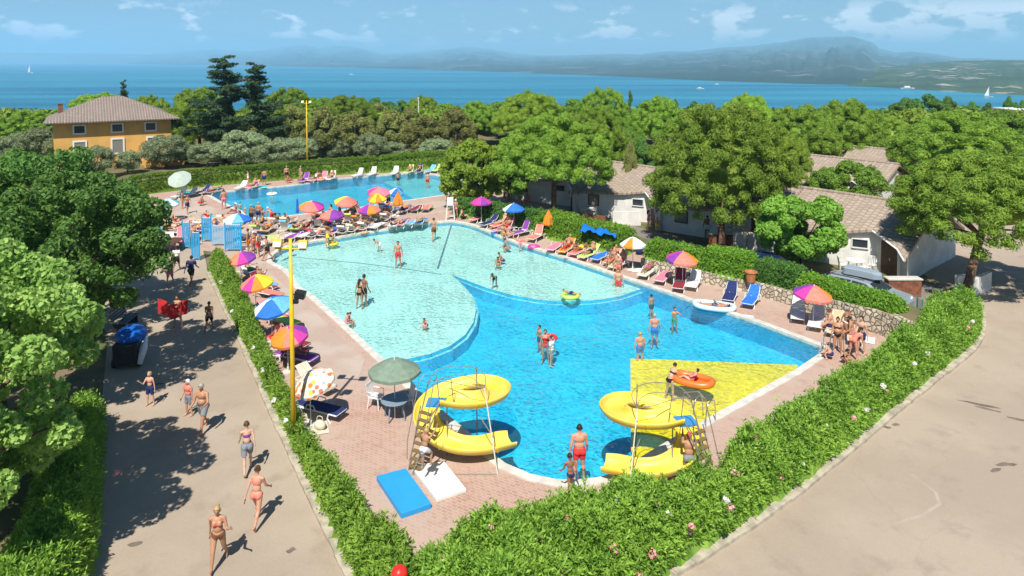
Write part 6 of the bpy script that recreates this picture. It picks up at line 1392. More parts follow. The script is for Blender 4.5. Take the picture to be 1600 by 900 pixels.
# ---- cars -----------------------------------------------------------------------
def car(loc, rz, paint, label, box=False, name='parked_car'):
    o = empty(name, loc, rz, label, 'car', 'cars parked by the bungalows'); L = 4.5; W = 1.76
    side = [(-2.22,0.35),(-2.25,0.62),(-2.15,0.86),(-1.30,0.98),(-0.55,1.40),(0.2,1.48),(1.4,1.44),(1.95,1.20),(2.2,0.92),(2.24,0.45),(2.15,0.30),(-2.1,0.28)]
    n = len(side); vs = []; ins = lambda z: 0 if z < 1.0 else (z-1.0)*0.42
    for s in (-1, 1):
        for x, z in side: vs.append((x, s*(W/2-ins(z)), z))
    b = MB(); b.add(vs, [(i, (i+1) % n, n+(i+1) % n, n+i) for i in range(n)]+[tuple(reversed(range(n))), tuple(range(n, 2*n))]); b.build('body', paint, o, bevel=0.05)
    g = MB()
    for s in (-1, 1):
        f = lambda x, z: (x, s*(W/2-ins(z)+0.012), z)
        for q in ([(-0.95,1.03),(-0.42,1.36),(0.25,1.40),(0.25,1.03)], [(0.32,1.03),(0.32,1.40),(1.15,1.38),(1.15,1.03)], [(1.22,1.03),(1.22,1.37),(1.42,1.35),(1.80,1.10)]): g.add([f(*p) for p in q], [(0, 1, 2, 3)])
    g.build('side_windows', M_glass, o)
    g = MB(); g.add([(-1.22,-0.74,1.035),(-1.22,0.74,1.035),(-0.60,0.62,1.40),(-0.60,-0.62,1.40)], [(0,1,2,3)]); g.build('windscreen', M_glass, o)
    g = MB(); g.add([(1.56,-0.6,1.40),(1.56,0.6,1.40),(1.93,0.68,1.24),(1.93,-0.68,1.24)], [(0,1,2,3)]); g.build('rear_window', M_glass, o)
    for x in (-1.38, 1.38):
        for s in (-1, 1):
            b = MB(); b.M = Matrix.Translation((x, s*(W/2-0.08), 0.32)) @ Matrix.Rotation(R(90), 4, 'X'); b.lathe([(0, -0.1), (0.30, -0.1), (0.32, -0.06), (0.32, 0.06), (0.30, 0.1), (0, 0.1)], 20); t = b.build('wheel', M_black, o)
            b = MB(); b.M = Matrix.Translation((x, s*(W/2-0.08+0.105), 0.32)) @ Matrix.Rotation(R(90), 4, 'X'); b.lathe([(0, -0.01), (0.19, -0.01), (0.19, 0.01), (0, 0.01)], 14); b.build('rim', M_steel, t)
    for s in (-1, 1):
        b = MB(); b.ell((-2.16, s*0.62, 0.74), (0.08, 0.2, 0.09), 10, 6); b.build('headlight', M_trim, o); b = MB(); b.ell((2.2, s*0.70, 0.85), (0.06, 0.12, 0.16), 10, 6); b.build('tail_light', mat('red_lens', (0.5, 0.02, 0.02), 0.3), o)
        b = MB(); b.ell((-0.75, s*0.96, 1.02), (0.08, 0.11, 0.07), 8, 6); b.build('mirror', paint, o)
        b = MB(); b.tube([(-0.3, s*0.60, 1.50), (1.4, s*0.60, 1.50)], 0.018, 6); b.build('roof_rail', M_black, o)
    if box:
        b = MB(); b.prism([(-0.75,-0.32),(0.9,-0.40),(1.05,0),(0.9,0.40),(-0.75,0.32),(-1.0,0)], 1.56, 1.90); b.build('roof_box', mat('silver_box', (0.28, 0.33, 0.38), 0.35), o, bevel=0.12)
    return o
M_silver = mat('silver_paint', (0.42, 0.47, 0.52), 0.25, metal=0.4, spec=0.6)
p = G(1350, 478); car((p.x, p.y+0.2, 0.012), R(-48+180), M_silver, 'silver estate car with a roof box parked behind the low hedge', True)
p = G(1198, 438); car((p.x, p.y, 0.012), R(-42+180), mat('navy_paint', (0.012, 0.03, 0.10), 0.2, metal=0.2, spec=0.6), 'dark blue car in the shade behind the hedge on the wall')
# sailing boats and motor boats on the lake
def boat(px, py, ln, label, sail=True):
    p = G(px, py, LAKE); o = empty('sailing_boat' if sail else 'motor_boat', (p.x, p.y, LAKE), random.uniform(-.4, .4), label, 'boat', 'boats on the lake')
    b = MB(); n = 8; st = [(-ln/2, 0.5), (-ln/4, 0.9), (ln/6, 0.9), (ln/2, 0.05)]; vs = []
    for x, w in st:
        w *= ln*0.16; vs += [(x, -w, ln*0.10), (x, -w*0.6, -0.1), (x, w*0.6, -0.1), (x, w, ln*0.10)]
    b.add(vs, [(i*4+j, (i+1)*4+j, (i+1)*4+(j+1) % 4, i*4+(j+1) % 4) for i in range(3) for j in range(4)]+[(3, 2, 1, 0), (12, 13, 14, 15)]); b.build('hull', M_plas, o)
    if sail:
        b = MB(); b.tube([(0, 0, 0.3), (0, 0, ln*1.3)], ln*0.012, 6); b.build('mast', M_plas, o)
        b = MB(); b.add([(-ln*.04, 0, ln*.2), (-ln*.48, ln*.08, ln*.2), (-ln*.04, 0, ln*1.25), (-ln*.04, 0.06, ln*.2), (-ln*.48, ln*.08+.06, ln*.2), (-ln*.04, .06, ln*1.25)], [(0, 1, 2), (5, 4, 3), (0, 3, 4, 1), (1, 4, 5, 2), (2, 5, 3, 0)]); b.build('sail', M_trim, o)
    else: b = MB(); b.box((-ln*.05, 0, ln*.17), (ln*.4, ln*.2, ln*.12)); b.build('cabin', M_trim, o)
boat(47, 114, 26, 'white sailing boat alone on the lake at far left'); boat(549, 117, 18, 'small white motor boat on the lake right of the cedars', False); boat(1094, 139, 14, 'white motor boat on the lake above the broad pine', False); boat(1418, 139, 24, 'large white motor boat below the headland', False); boat(1545, 152, 12, 'sailing boat near the shore at far right'); boat(1120, 132, 10, 'tiny motor boat near the far shore over the pines', False)
# ================================================================ people in the foreground, each built on its own
WALK = 'people walking on the footpath'
def near(H, sex, pose, px, py, rz, sk, hair, wear, label, group=None, fat=1.0, hst='short', hat=False, z=0.0, vox=0.013, **kw):
    ms = make_body(H, sex, dict(POSE[pose], **kw), vox, fat, True, hst, hat); p = G(px, py, z)
    return person(ms, (p.x, p.y, z+0.008), rz, sk, hair, wear, label, group)
near(1.68, 'f', 'walk', 342, 886, R(190), 'tan', 'blond', (('briefs', 'brown'), ('top', 'coral')), 'woman in a coral and brown bikini with a blond ponytail walking nearest the camera', WALK, 1.05, 'tail', arm_l=(20, 18, 95, 40))
near(1.70, 'f', 'walk2', 402, 820, R(-8), 'rosy', 'brown', (('briefs', 'coral'), ('top', 'coral')), 'woman in a coral bikini walking away behind the ponytailed woman', WALK, 1.0, 'bun')
near(1.66, 'f', 'walk', 387, 738, R(25), 'pale', 'brown', (('shorts', 'grey'), ('top', 'purple')), 'slim child in grey shorts walking ahead of the woman in coral', WALK, 0.9, 'short')
near(1.78, 'm', 'walk2', 318, 674, R(170), 'tan', 'grey', (('shorts', 'grey'),), 'bare-chested man in grey shorts walking down the footpath', WALK, 1.12, 'short', arm_l=(30, 25, 60))
near(1.38, 'm', 'stand', 295, 650, R(150), 'rosy', 'cap', (('shirt', 'coral'), ('shorts', 'grey')), 'child in a white cap and coral shirt carried close beside the man in grey shorts', WALK, 0.95, 'short')
near(1.32, 'f', 'stand', 235, 634, R(170), 'pale', 'blond', (('shorts', 'navy'), ('top', 'pink')), 'small child in navy shorts standing alone in the sun left on the footpath', WALK, 0.95, 'tail', arm_r=(40, 10, 95, 30))
near(1.45, 'm', 'walk', 327, 517, R(5), 'brown', 'dark', (('shorts', 'black'),), 'child in black shorts walking on the shaded half of the footpath', WALK)
o = near(1.62, 'f', 'arms', 278, 512, R(180), 'tan', 'dark', (('onepiece', 'red'),), 'person holding a red towel wide open on the shaded footpath', WALK, arm_r=(70, 60, 20), arm_l=(70, 60, 20))
p = G(277, 508); b = MB(); n = 12; vs = []
for i in range(n):
    for j in range(7): u = i/(n-1)*2-1; v = j/6; vs.append((u*0.72, -0.38-0.10*math.cos(u*5), 1.28-v*0.72+0.16*abs(u)-0.12*(1-abs(u))+0.02*math.sin(u*14)))
b.add(vs, [(i*7+j, (i+1)*7+j, (i+1)*7+j+1, i*7+j+1) for i in range(n-1) for j in range(6)]); o = b.build('towel', fab('red'), smooth=True); o.location = (p.x, p.y, 0); tag(o, 'red towel spread wide between two hands on the footpath', 'towel')
near(1.76, 'm', 'walk2', 299, 446, R(0), 'brown', 'dark', (('shirt', 'navy'), ('shorts', 'black')), 'person in dark clothes walking towards the blue gate with a pink bag', WALK)
near(1.60, 'f', 'walk', 276, 424, R(10), 'brown', 'dark', (('shirt', 'white'), ('shorts', 'black')), 'person in a white shirt and black shorts nearest the blue gate', WALK)
near(1.50, 'f', 'walk', 266, 446, R(190), 'tan', 'brown', (('shirt', 'purple'), ('shorts', 'pink')), 'child in a purple shirt in the tree shade by the gate', WALK, 0.95)
GP_ = 'people standing on the near deck and on the slides'
near(1.80, 'm', 'stand', 905, 749, R(8), 'rosy', 'dark', (('trunks', 'red'),), 'broad man in red swim trunks standing at the pool edge seen from behind', GP_, 1.15, z=-0.32, look=-14)
near(1.30, 'm', 'walk', 891, 775, R(20), 'brown', 'dark', (('briefs', 'navy'),), 'boy in dark swim briefs and cap on the pavers beside the red-trunked man', GP_, 0.92, 'short')
near(1.30, 'm', 'arms', 663, 735, R(-35), 'tan', 'blond', (('trunks', 'white'),), 'blond child climbing the ladder of the slide by the foam mats', GP_, z=0.55, arm_r=(120, 5, 20), arm_l=(120, 5, 20), lean=12, leg_r=(50, 4, 60), leg_l=(10, 4, 12))
near(1.62, 'm', 'arms', 1076, 757, R(-10), 'tan', 'redcap', (('trunks', 'grey'),), 'child in a red cap and grey trunks at the ladder of the right-hand slide', GP_, z=0.0, arm_r=(120, 5, 20), arm_l=(110, 5, 20), lean=8, leg_r=(30, 4, 40), leg_l=(8, 4, 12))
# in the water ---------------------------------------------------------------
SW = 'bathers in the large pool'
def wade(px, py, zf, H, sex, pose, rz, sk, hair, wear, label, fat=1.0, hst='short', **kw):
    """px,py: where the body meets the water; feet at depth zf"""
    return near(H, sex, pose, px, py, rz, sk, hair, wear, label, SW, fat, hst, z=zf, vox=0.017, **kw) if False else _wade(px, py, zf, H, sex, pose, rz, sk, hair, wear, label, fat, hst, kw)
def _wade(px, py, zf, H, sex, pose, rz, sk, hair, wear, label, fat, hst, kw):
    ms = make_body(H, sex, dict(POSE[pose], **kw), 0.018, fat, False, hst); p = G(px, py, -0.05)
    return person(ms, (p.x, p.y, zf+0.004), rz, sk, hair, wear, label, SW)
wade(562, 475, ZS, 1.66, 'f', 'stand', R(-20), 'tan', 'dark', (('briefs', 'black'), ('top', 'black')), 'dark-haired woman of the couple standing in the shallow water, nearer one', 0.95, 'long')
wade(569, 471, ZS, 1.78, 'm', 'stand', R(-40), 'brown', 'dark', (('trunks', 'black'),), 'dark-haired man of the couple standing in the shallow water, farther one', 1.0, arm_l=(30, 25, 40))
wade(622, 412, ZS, 1.76, 'm', 'stand', R(180), 'tan', 'dark', (('trunks', 'red'),), 'man in red trunks wading alone between the seam lines')
wade(678, 371, ZS, 1.75, 'm', 'walk', R(10), 'tan', 'dark', (('trunks', 'brown'),), 'person wading near the lifeguard chair')
wade(593, 388, ZS-.0, 1.2, 'm', 'bend', R(120), 'pale', 'brown', (('trunks', 'white'),), 'small child bending down in the shallow water')
wade(779, 413, ZS, 1.35, 'm', 'squat', R(170), 'tan', 'dark', (('trunks', 'grey'),), 'child crouching in the shallow water, front one of two')
wade(786, 407, ZS, 1.35, 'm', 'squat', R(100), 'tan', 'brown', (('trunks', 'navy'),), 'child crouching in the shallow water, rear one of two')
wade(795, 389, ZS, 1.60, 'm', 'squat', R(60), 'tan', 'dark', (('shirt', 'grey'),), 'person in a grey shirt crouching in the shallows by the pink ring')
wade(813, 388, ZS, 1.1, 'f', 'stand', R(200), 'pale', 'blond', (('onepiece', 'pink'),), 'toddler standing in the shallows left of the pink ring')
wade(773, 444, ZS, 1.25, 'm', 'bend', R(160), 'tan', 'dark', (('trunks', 'navy'),), 'child bending in the middle of the shallow water')
wade(541, 506, ZS, 1.1, 'f', 'sit', R(-60), 'rosy', 'brown', (('onepiece', 'pink'),), 'small child in pink sitting on the left pool edge')
wade(545, 503, ZS, 1.0, 'm', 'sit', R(-60), 'pale', 'dark', (('trunks', 'navy'),), 'toddler sitting on the left pool edge')
wade(666, 507, ZS, 1.1, 'f', 'squat', R(160), 'rosy', 'brown', (('onepiece', 'magenta'),), 'child in a magenta swimsuit paddling in the pale half-disc')
wade(966, 441, -0.98, 1.78, 'm', 'stand', R(160), 'rosy', 'brown', (('trunks', 'red'),), 'man with an orange towel cap at the right pool edge')
wade(892, 462, 0.02, 1.1, 'm', 'front', R(60), 'tan', 'dark', (('trunks', 'navy'),), 'child lying on the lime air ring')
wade(843, 521, -0.98, 1.35, 'm', 'stand', R(120), 'tan', 'dark', (('trunks', 'navy'),), 'child swimming left of the woman with the red float')
wade(852, 536, -0.98, 1.6, 'f', 'stand', R(170), 'tan', 'brown', (('onepiece', 'red'),), 'woman in red in the middle of the deep water')
wade(862, 541, -0.98, 1.45, 'm', 'stand', R(-120), 'rosy', 'dark', (('shirt', 'white'),), 'child in a white shirt beside the woman in red')
wade(1023, 514, -0.98, 1.72, 'm', 'stand', R(0), 'rosy', 'grey', (('trunks', 'blue'),), 'grey-haired bather standing waist-deep, farther of the two by themselves')
wade(1000, 540, -0.98, 1.6, 'm', 'stand', R(10), 'rosy', 'blond', (('trunks', 'blue'),), 'bather standing waist-deep just beyond the yellow floor')
wade(1054, 492, -0.98, 1.35, 'm', 'arms', R(190), 'tan', 'dark', (('trunks', 'green'),), 'child splashing below the pale inflatable boat')
wade(1047, 598, ZY, 1.55, 'f', 'bend', R(-60), 'pale', 'dark', (('briefs', 'black'), ('top', 'black')), 'woman bending to push the orange inflatable boat', lean=18)
wade(1018, 470, -0.98, 1.3, 'm', 'stand', R(30), 'tan', 'dark', (('trunks', 'navy'),), 'child swimming close to the right pool edge')
# second pool
SW2 = 'bathers in the small pool'
def far(px, py, zf, pose, sex, rz, sk, hair, wear, label, group, H=1.72, fat=1.0, hst='short', z=None):
    ms = tpl(pose, sex, fat, 1.72, hst); p = G(px, py, z if z is not None else 0.0)
    return person(ms, (p.x, p.y, zf+0.006), rz, sk, hair, wear, label, group, sc=H/1.72)
for px, py, H, sex, pose, rz, sk, hair, wear, l in [
 (668, 287, 1.75, 'm', 'stand', 0, 'rosy', 'brown', (('trunks', 'red'),), 'man in red standing at the far end of the small pool'),
 (693, 296, 1.4, 'f', 'stand', 90, 'pale', 'brown', (('onepiece', 'pink'),), 'child in pink at the tree end of the small pool'),
 (622, 283, 1.5, 'm', 'stand', 30, 'tan', 'dark', (('trunks', 'navy'),), 'bather at the paler end of the small pool'),
 (425, 305, 1.4, 'f', 'stand', 200, 'pale', 'blond', (('onepiece', 'white'),), 'child playing with a white ring in the small pool'),
 (397, 329, 1.3, 'm', 'stand', 90, 'tan', 'dark', (('trunks', 'navy'),), 'swimmer near the left end of the small pool'),
 (410, 337, 1.6, 'm', 'stand', 180, 'tan', 'dark', (('trunks', 'blue'),), 'man standing against the near edge of the small pool'),
 (375, 322, 1.3, 'm', 'arms', 140, 'rosy', 'brown', (('trunks', 'green'),), 'boy with raised arms at the left end of the small pool'),
 (383, 326, 1.2, 'f', 'stand', 140, 'pale', 'blond', (('onepiece', 'orange'),), 'girl in orange at the left end of the small pool')]:
    far(px, py, -0.95 if px < 600 else -0.55, pose, sex, R(rz), sk, hair, wear, l, SW2, H, z=-0.05)
# floats ---------------------------------------------------------------------------
def ringf(px, py, r, col, label, name='swim_ring', rr=None):
    p = G(px, py, -0.05); b = MB(); rr = rr or r*0.28; n = 28; vs = []
    for i in range(n):
        a = 2*math.pi*i/n
        for j in range(10): q = 2*math.pi*j/10; vs.append(((r+rr*math.cos(q))*math.cos(a), (r+rr*math.cos(q))*math.sin(a), rr*math.sin(q)*0.9))
    b.add(vs, [(i*10+j, ((i+1) % n)*10+j, ((i+1) % n)*10+(j+1) % 10, i*10+(j+1) % 10) for i in range(n) for j in range(10)]); o = b.build(name, mat('vinyl_'+col, CC[col], 0.35, spec=0.5), smooth=True); o.location = (p.x, p.y, 0.03); tag(o, label, 'swim ring', 'air rings on the water'); return o
ringf(834, 387, 0.34, 'magenta', 'pink swim ring floating by the shallow edge'); ringf(891, 464, 0.42, 'lime', 'lime air ring floating over the shallow corner'); ringf(519, 382, 0.36, 'yellow', 'yellow swim ring at the crowded shallow edge'); ringf(425, 304, 0.4, 'white', 'white swim ring in the small pool')
ringf(813, 378, 0.26, 'coral', 'small coral ring on the shallow edge'); ringf(859, 530, 0.3, 'red', 'red float between the two bathers in deep water')
def dinghy(px, py, rz, L, W, m, m2, label):
    p = G(px, py, -0.05); o = empty('inflatable_boat', (p.x, p.y, 0.02), rz, label, 'inflatable boat', 'inflatable boats on the pool'); pts = []
    for i in range(33): a = 2*math.pi*i/32; pts.append((math.copysign(abs(math.cos(a))**0.8, math.cos(a))*L/2, math.copysign(abs(math.sin(a))**0.75, math.sin(a))*W/2, 0.10+0.05*math.cos(a)**4))
    b = MB(); b.tube(pts, 0.135, 10, False); b.build('tube', m, o, True); b = MB(); b.prism([(q[0]*0.9, q[1]*0.9) for q in pts[:-1]], 0.0, 0.04); b.build('floor', m2, o)
    b = MB(); b.tube([(0, -W/2+.08, 0.18), (0, W/2-.08, 0.18)], 0.08, 8); b.build('thwart', m2, o); return o
V_or = mat('orange_vinyl', (0.80, 0.17, 0.03), 0.35, spec=0.5); V_wh = mat('pale_vinyl', (0.62, 0.70, 0.74), 0.35); V_bl = mat('blue_vinyl2', (0.05, 0.25, 0.55), 0.35)
dinghy(1083, 600, R(-28), 1.5, 0.8, V_or, V_or, 'orange inflatable boat on the water over the yellow floor'); dinghy(1116, 483, R(-22), 2.0, 0.95, V_wh, V_bl, 'pale inflatable boat moored along the right pool edge')
p = G(1080, 598, 0.05)
person(tpl('recline', 'f', 1.0), (p.x, p.y, 0.10), R(65), 'pale', 'dark', (('onepiece', 'magenta'),), 'child lying inside the orange inflatable boat', SW, 0.72)
p = G(1116, 482, 0.05); person(tpl('back', 'm', 1.0), (p.x+0.1, p.y, 0.10), R(70), 'tan', 'dark', (('trunks', 'navy'),), 'person lying in the pale inflatable boat', SW, 0.9)
person(tpl('front', 'm', 1.0), (*G(891, 464, 0)[:2], 0.06), R(60), 'tan', 'dark', (('trunks', 'navy'),), 'child stretched over the lime air ring', SW, 0.6) if False else None
b = MB(); pt = G(777, 365); b.prism([(-0.5,-0.25),(0.5,-0.25),(0.55,0.25),(-0.45,0.25)], 0.0, 0.07); o = b.build('foam_board', mat('vinyl_blue', CC['blue'], 0.4), bevel=0.02); o.location = (pt.x, pt.y, 0.02); o.rotation_euler = (0, 0, R(15)); tag(o, 'blue foam board at the edge of the shallow end', 'float')
b = MB(); pt = G(1168, 496, -0.05); b.box((0, 0, 0.03), (0.6, 0.35, 0.10)); o = b.build('foam_board', V_wh, bevel=0.03); o.location = pt; o.rotation_euler = (0, 0, R(-20)); tag(o, 'white float by the pale inflatable boat', 'float')
# ---- loungers and sunbathers, row by row -------------------------------------------
SKN = ['tan', 'rosy', 'brown', 'tan', 'pale', 'tan']; HRN = ['dark', 'brown', 'dark', 'blond', 'dark', 'cap', 'grey']
COLN = ['black', 'navy', 'red', 'pink', 'blue', 'turquoise', 'purple', 'orange', 'white', 'green', 'magenta', 'yellow']
TOWN = ['turquoise', 'pink', 'navy', 'coral', 'white', 'lime', 'purple', 'sand', 'blue', 'red', 'cream', 'darkred', 'orange', 'sky']
PD = {'recline': 'leaning back', 'recline2': 'reclining with legs straight', 'back': 'lying on the back', 'front': 'lying face down', 'sit': 'sitting upright', 'sitfloor': 'sitting low', 'stand': 'standing', 'hips': 'upright', 'walk': 'walking', 'bend': 'bending down', 'arms': 'with arms out', 'squat': 'crouching', 'walk2': 'striding'}
LB = {0: 'flat', 1: 'half-raised', 2: 'upright'}
PS = {'recline': 'reclining', 'recline2': 'stretched', 'back': 'lying', 'front': 'prone', 'sit': 'seated'}
rr = random.Random(42)
def row(name, spots, face, end, people=0.6, towels=0.6):
    """spots: (px, py[, back[, person pose or None]]) ; face: direction the head end points"""
    for i, s in enumerate(spots):
        px, py = s[0], s[1]; k = s[2] if len(s) > 2 and s[2] is not None else rr.choice([0, 1, 1, 2]); p = G(px, py, 0.3); rz = R(face+rr.uniform(-9, 9)); place = '%s from %s, row %s' % (ORD[i], end, name)
        lo = lounger(p.x, p.y, rz, k, 'white %s lounger, %s' % (LB[k], place))
        has = s[3] if len(s) > 3 else (rr.random() < people); tc = rr.choice(TOWN)
        if rr.random() < towels or has: towel_on(lo, k, tc, '%s towel, lounger %s' % (tc, place))
        if has:
            pose = s[3] if len(s) > 3 and isinstance(s[3], str) else {0: rr.choice(['back', 'front', 'back']), 1: rr.choice(['recline2', 'recline']), 2: rr.choice(['recline', 'sit', 'recline2'])}[k]
            sex = rr.choice('mf'); c = rr.choice(COLN); sk = rr.choice(SKN); hr = rr.choice(HRN[:5]); f = rr.choice([1.0, 1.15])
            t = tpl(pose, sex, f, 1.72, 'short' if sex == 'm' else rr.choice(['long', 'bun']))
            a = rz+math.pi if pose != 'front' else rz
            off = {'recline': -0.08, 'recline2': -0.08, 'back': 0.05, 'front': -0.05, 'sit': -0.2, 'sitfloor': 0}[pose]
            v = Vector((-math.sin(rz), math.cos(rz)))*(-off if False else 0.22+off)
            z = 0.355 if pose != 'sit' else -0.06
            if pose == 'sit': a = rz+math.pi/2; v = Vector((-math.sin(rz), math.cos(rz)))*(-0.3)+Vector((math.cos(a+math.pi/2), math.sin(a+math.pi/2)))*0.12
            wear = (('trunks' if rr.random() < .6 else 'briefs', c),) if sex == 'm' else ((('briefs', c), ('top', c)) if rr.random() < .7 else (('onepiece', c),))
            person(t, (p.x+v.x, p.y+v.y, z), a, sk, hr, wear, '%s in %s %s, %s' % ('man' if sex == 'm' else 'woman', c, PS[pose], place), 'sunbathers on the loungers', rr.uniform(0.94, 1.02))
def stand(name, spots, group='people standing and walking on the deck'):
    for i, s in enumerate(spots):
        px, py, pose = s[:3]; sex = s[3] if len(s) > 3 else rr.choice('mf'); c = s[4] if len(s) > 4 else rr.choice(COLN); H = s[5] if len(s) > 5 else rr.uniform(1.6, 1.8); rz = R(s[6]) if len(s) > 6 else rr.uniform(0, 6.28)
        p = G(px, py); t = tpl(pose, sex, rr.choice([1.0, 1.15]), 1.72, 'short' if sex == 'm' else rr.choice(['long', 'bun']))
        wear = (('trunks', c),) if sex == 'm' else rr.choice([(('briefs', c), ('top', c)), (('onepiece', c),)])
        sk = rr.choice(SKN); hr = rr.choice(HRN)
        person(t, (p.x, p.y, 0.008), rz, sk, hr, wear, '%s in %s %s, %s from left %s' % (('man' if sex == 'm' else 'woman') if H > 1.45 else 'child', c, PD[pose], ORD[i], name), group, H/1.72)
# west side, under the parasols along the oleander hedge
row('by the oleander hedge', [(393, 425, 1), (408, 447, 2), (418, 457, 1, False), (411, 442, 1, 'recline'), (428, 490, 1, False), (441, 500, 0, False), (452, 535, 2, 'recline'), (448, 545, 1, 'recline2'), (462, 556, 0, 'back'), (492, 597, 1, False), (500, 637, 0, False)], 62, 'the blue gate', 0.5, 0.9)
# east side by the stone wall
row('by the stone wall', [(1012, 424, 0, 'front'), (1037, 432, 0, False), (1062, 443, 2, False), (1084, 441, 1, False), (1141, 461, 1, False), (1174, 467, 1, False), (1247, 489, 2, False), (1276, 501, 1, False), (1306, 510, 1, 'sit'), (1336, 521, 0, 'sit')], -28, 'the orange-white parasol', 0.5, 0.8)
stand('at the far right corner of the pool', [(1308, 552, 'stand', 'f', 'black', 1.66, 150), (1298, 562, 'squat', 'm', 'navy', 1.2, 60), (1318, 568, 'squat', 'f', 'black', 1.2, 200), (1333, 562, 'bend', 'f', 'coral', 1.62, -60), (1345, 553, 'stand', 'm', 'navy', 1.74, 120), (1322, 530, 'walk', 'f', 'white', 1.6, 200)])
row('at the closed orange parasol', [(838, 369, 2, False), (868, 385, 0), (886, 388, 1, 'recline'), (905, 392, 0, 'back'), (921, 397, 1), (940, 400, 0, False), (958, 405, 1, 'recline'), (968, 412, 2, 'recline')], -35, 'the blue parasol', 0.7, 0.9)
row('under magenta and blue parasols', [(748, 340, 2, False), (765, 348, 1, False), (783, 350, 1, 'recline2'), (790, 357, 2, 'recline'), (815, 362, 2, False)], -40, 'the lifeguard chair', 0.7, 0.9)
# far side of the small pool
row('beyond the small pool', [(282, 305, 2, False), (297, 303, 1), (318, 299, 1), (335, 298, 0), (377, 292, 1, False), (395, 291, 1), (476, 281, 2), (492, 280, 1), (505, 279, 2), (518, 278, 2), (560, 273, 2, False), (582, 271, 2, False), (617, 270, 2, False), (640, 268, 2), (655, 267, 2), (673, 266, 1), (684, 265, 1), (694, 264, 2)], 165-180, 'the pale parasol', 0.55, 0.5)
stand('beyond the small pool', [(388, 291, 'stand', 'f', 'white', 1.65), (413, 290, 'stand', 'm', 'brown' if False else 'navy', 1.75), (448, 284, 'stand', 'm', 'black', 1.75), (453, 286, 'squat', 'm', 'red', 1.6), (470, 282, 'stand', 'f', 'pink', 1.6)])
# between the pools: four loose rows
row('nearest the small pool', [(436, 347), (452, 346), (497, 341), (510, 342), (556, 333), (570, 331), (585, 330), (600, 329, 2), (612, 328), (636, 326, 0), (652, 325, 0, False), (668, 324, 0, False)], 165, 'the corner parasol', 0.75, 0.8)
row('midway between the pools', [(405, 358), (420, 357), (448, 356, 2, False), (466, 354), (482, 353), (500, 352), (516, 350), (532, 347), (546, 345), (560, 343), (574, 342), (590, 341), (606, 340)], 170, 'the blue gate', 0.8, 0.8)
row('nearest the shallow end', [(392, 372), (404, 383), (430, 374, 0, False), (446, 370, 0), (463, 368, 0), (480, 366), (496, 365), (512, 363), (526, 361), (540, 359), (556, 357), (574, 354, 1), (590, 352, 0), (618, 350, 0), (632, 348, 0), (646, 347, 0), (658, 346, 0)], 160, 'the blue gate', 0.75, 0.85)
row('left of the blue gate', [(270, 352, 0), (284, 350, 1), (300, 348, 0, False), (318, 346, 1), (336, 344, 1), (352, 343, 0), (262, 362, 1), (280, 360, 0), (298, 359, 0), (316, 357, 0), (340, 354, 1), (358, 352, 1)], 90, 'the shady tree', 0.75, 0.8)
row('at the picnic table', [(262, 378, 1), (284, 374, 2, False), (300, 372, 1)], 20, 'the shady tree', 0.7, 0.7)
stand('at the left end of the small pool', [(285, 326, 'stand', 'f', 'brown' if False else 'black', 1.6), (293, 334, 'walk', 'm', 'navy', 1.7), (312, 322, 'squat', 'm', 'red', 1.5), (350, 327, 'stand', 'm', 'pink', 1.78, 20), (368, 333, 'sitfloor', 'f', 'pink', 1.5)])
stand('beside the corner parasol', [(376, 352, 'sit', 'f', 'red', 1.6), (393, 352, 'stand', 'm', 'black', 1.7), (404, 349, 'stand', 'm', 'navy', 1.75), (410, 352, 'sitfloor', 'm', 'black', 1.6), (425, 352, 'bend', 'm', 'red', 1.7), (437, 352, 'sitfloor', 'f', 'pink', 1.6)])
stand('at the near corner of the shallow end', [(388, 396, 'stand', 'm', 'orange', 1.72), (396, 398, 'stand', 'f', 'coral', 1.62), (404, 402, 'hips', 'm', 'brown' if False else 'red', 1.78), (418, 408, 'walk', 'm', 'black', 1.7), (438, 402, 'stand', 'f', 'pink', 1.2), (512, 385, 'walk', 'f', 'yellow', 1.3), (520, 382, 'sitfloor', 'm', 'yellow', 1.2)])
stand('among the low parasols', [(517, 350, 'stand', 'f', 'red', 1.62), (531, 352, 'stand', 'm', 'coral', 1.72), (541, 349, 'bend', 'm', 'navy', 1.7), (553, 350, 'stand', 'f', 'turquoise', 1.6), (560, 338, 'sit', 'm', 'white', 1.7), (602, 336, 'sit', 'f', 'purple', 1.65), (607, 326, 'stand', 'm', 'navy', 1.74), (619, 322, 'stand', 'm', 'black', 1.7)])
stand('beside the lifeguard chair', [(701, 330, 'stand', 'f', 'red', 1.66), (708, 334, 'stand', 'm', 'orange', 1.76), (712, 342, 'stand', 'f', 'pink', 1.65), (716, 336, 'hips', 'm', 'navy', 1.78), (722, 343, 'sitfloor', 'm', 'black', 1.6), (730, 340, 'squat', 'f', 'purple', 1.6)])
stand('below the closed orange parasol', [(786, 370, 'sitfloor', 'm', 'yellow', 1.7), (794, 374, 'sit', 'f', 'pink', 1.5), (842, 371, 'sitfloor', 'f', 'red', 1.5), (882, 398, 'stand', 'm', 'red', 1.1), (900, 396, 'squat', 'f', 'pink', 1.6)])
stand('under the white and orange parasol', [(958, 418, 'sit', 'm', 'red', 1.72, 120), (967, 424, 'sit', 'f', 'pink', 1.65, 140), (975, 412, 'sitfloor', 'm', 'black', 1.7), (966, 436, 'stand', 'm', 'coral', 1.5, 150)])
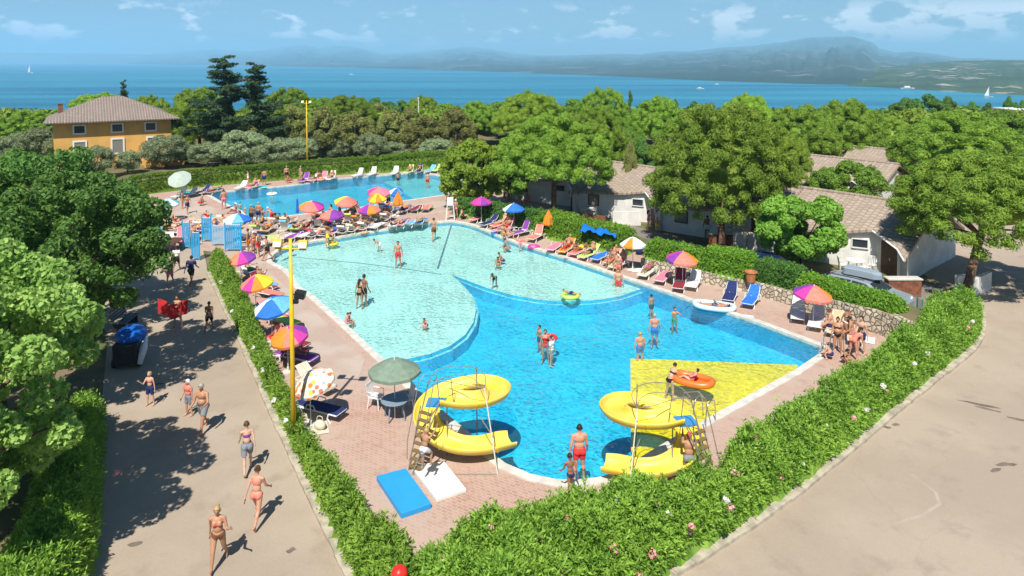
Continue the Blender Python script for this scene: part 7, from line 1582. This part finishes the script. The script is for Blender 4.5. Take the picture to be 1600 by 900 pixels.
stand('before the first bungalow', [(788, 316, 'sit', 'f', 'orange', 1.6), (800, 312, 'stand', 'm', 'red', 1.7), (812, 320, 'walk', 'f', 'white', 1.6), (826, 322, 'sit', 'm', 'orange', 1.7), (845, 316, 'stand', 'f', 'purple', 1.62)])
stand('on the bungalow patios', [(1013, 360, 'stand', 'f', 'purple', 1.6), (1027, 364, 'stand', 'm', 'yellow', 1.2), (1105, 372, 'stand', 'm', 'white', 1.7)])
for i, (x, y, c, a, l) in enumerate([(930, 405, 'cream', 70, 'cream towel on the deck beside the wide clipped hedge'), (903, 404, 'pink', 60, 'pink towel on the deck below the wide clipped hedge'), (1003, 424, 'white', 55, 'white towel right of the orange and white parasol'), (425, 372, 'lime', 20, 'lime towel on the deck by the crowded corner'), (458, 372, 'coral', 80, 'coral towel beside the lamp mast head'), (665, 325, 'lime', 80, 'lime towel at the end of the deck between the pools'), (618, 272, 'green', 10, 'green towel beyond the small pool'), (288, 300, 'turquoise', 30, 'turquoise towel beside the pale leaning parasol'), (560, 362, 'orange', 60, 'orange towel and toys at the shallow end'), (1335, 528, 'white', 60, 'white towel at the far right corner of the deck'), (300, 353, 'white', 70, 'white towel in the left crowd'), (348, 350, 'orange', 80, 'orange towel left of the blue gate'), (492, 662, 'cream', 20, 'cream towel at the hedge below the flowered parasol'), (410, 292, 'turquoise', 20, 'turquoise towel at the far edge of the small pool')]): floor_towel(x, y, R(a), c, l)
# picnic table group under the trees at the footpath end
TB2 = table_proto(M_brick if False else M_wood, 'picnic_table', 0.9, 0.74, True); put(TB2, False, *g2(258, 392)[:], R(5), 'wooden picnic table at the end of the footpath', 'table', gcf)
# drop prototypes that were never placed and check labels
for t in LP:
    if 'label' not in t[0]:
        for c in list(t[1]): bpy.data.objects.remove(c[0])
        bpy.data.objects.remove(t[0])
seen = {}
for o_ in list(COL.objects):
    if 'label' in o_ and o_.parent is None: seen.setdefault(o_['label'], []).append(o_.name)
for k_, v_ in seen.items():
    if len(v_) > 1: print('DUPLABEL', k_, v_)
    w_ = len(k_.split())
    if w_ > 16 or w_ < 4: print('LEN', w_, k_)
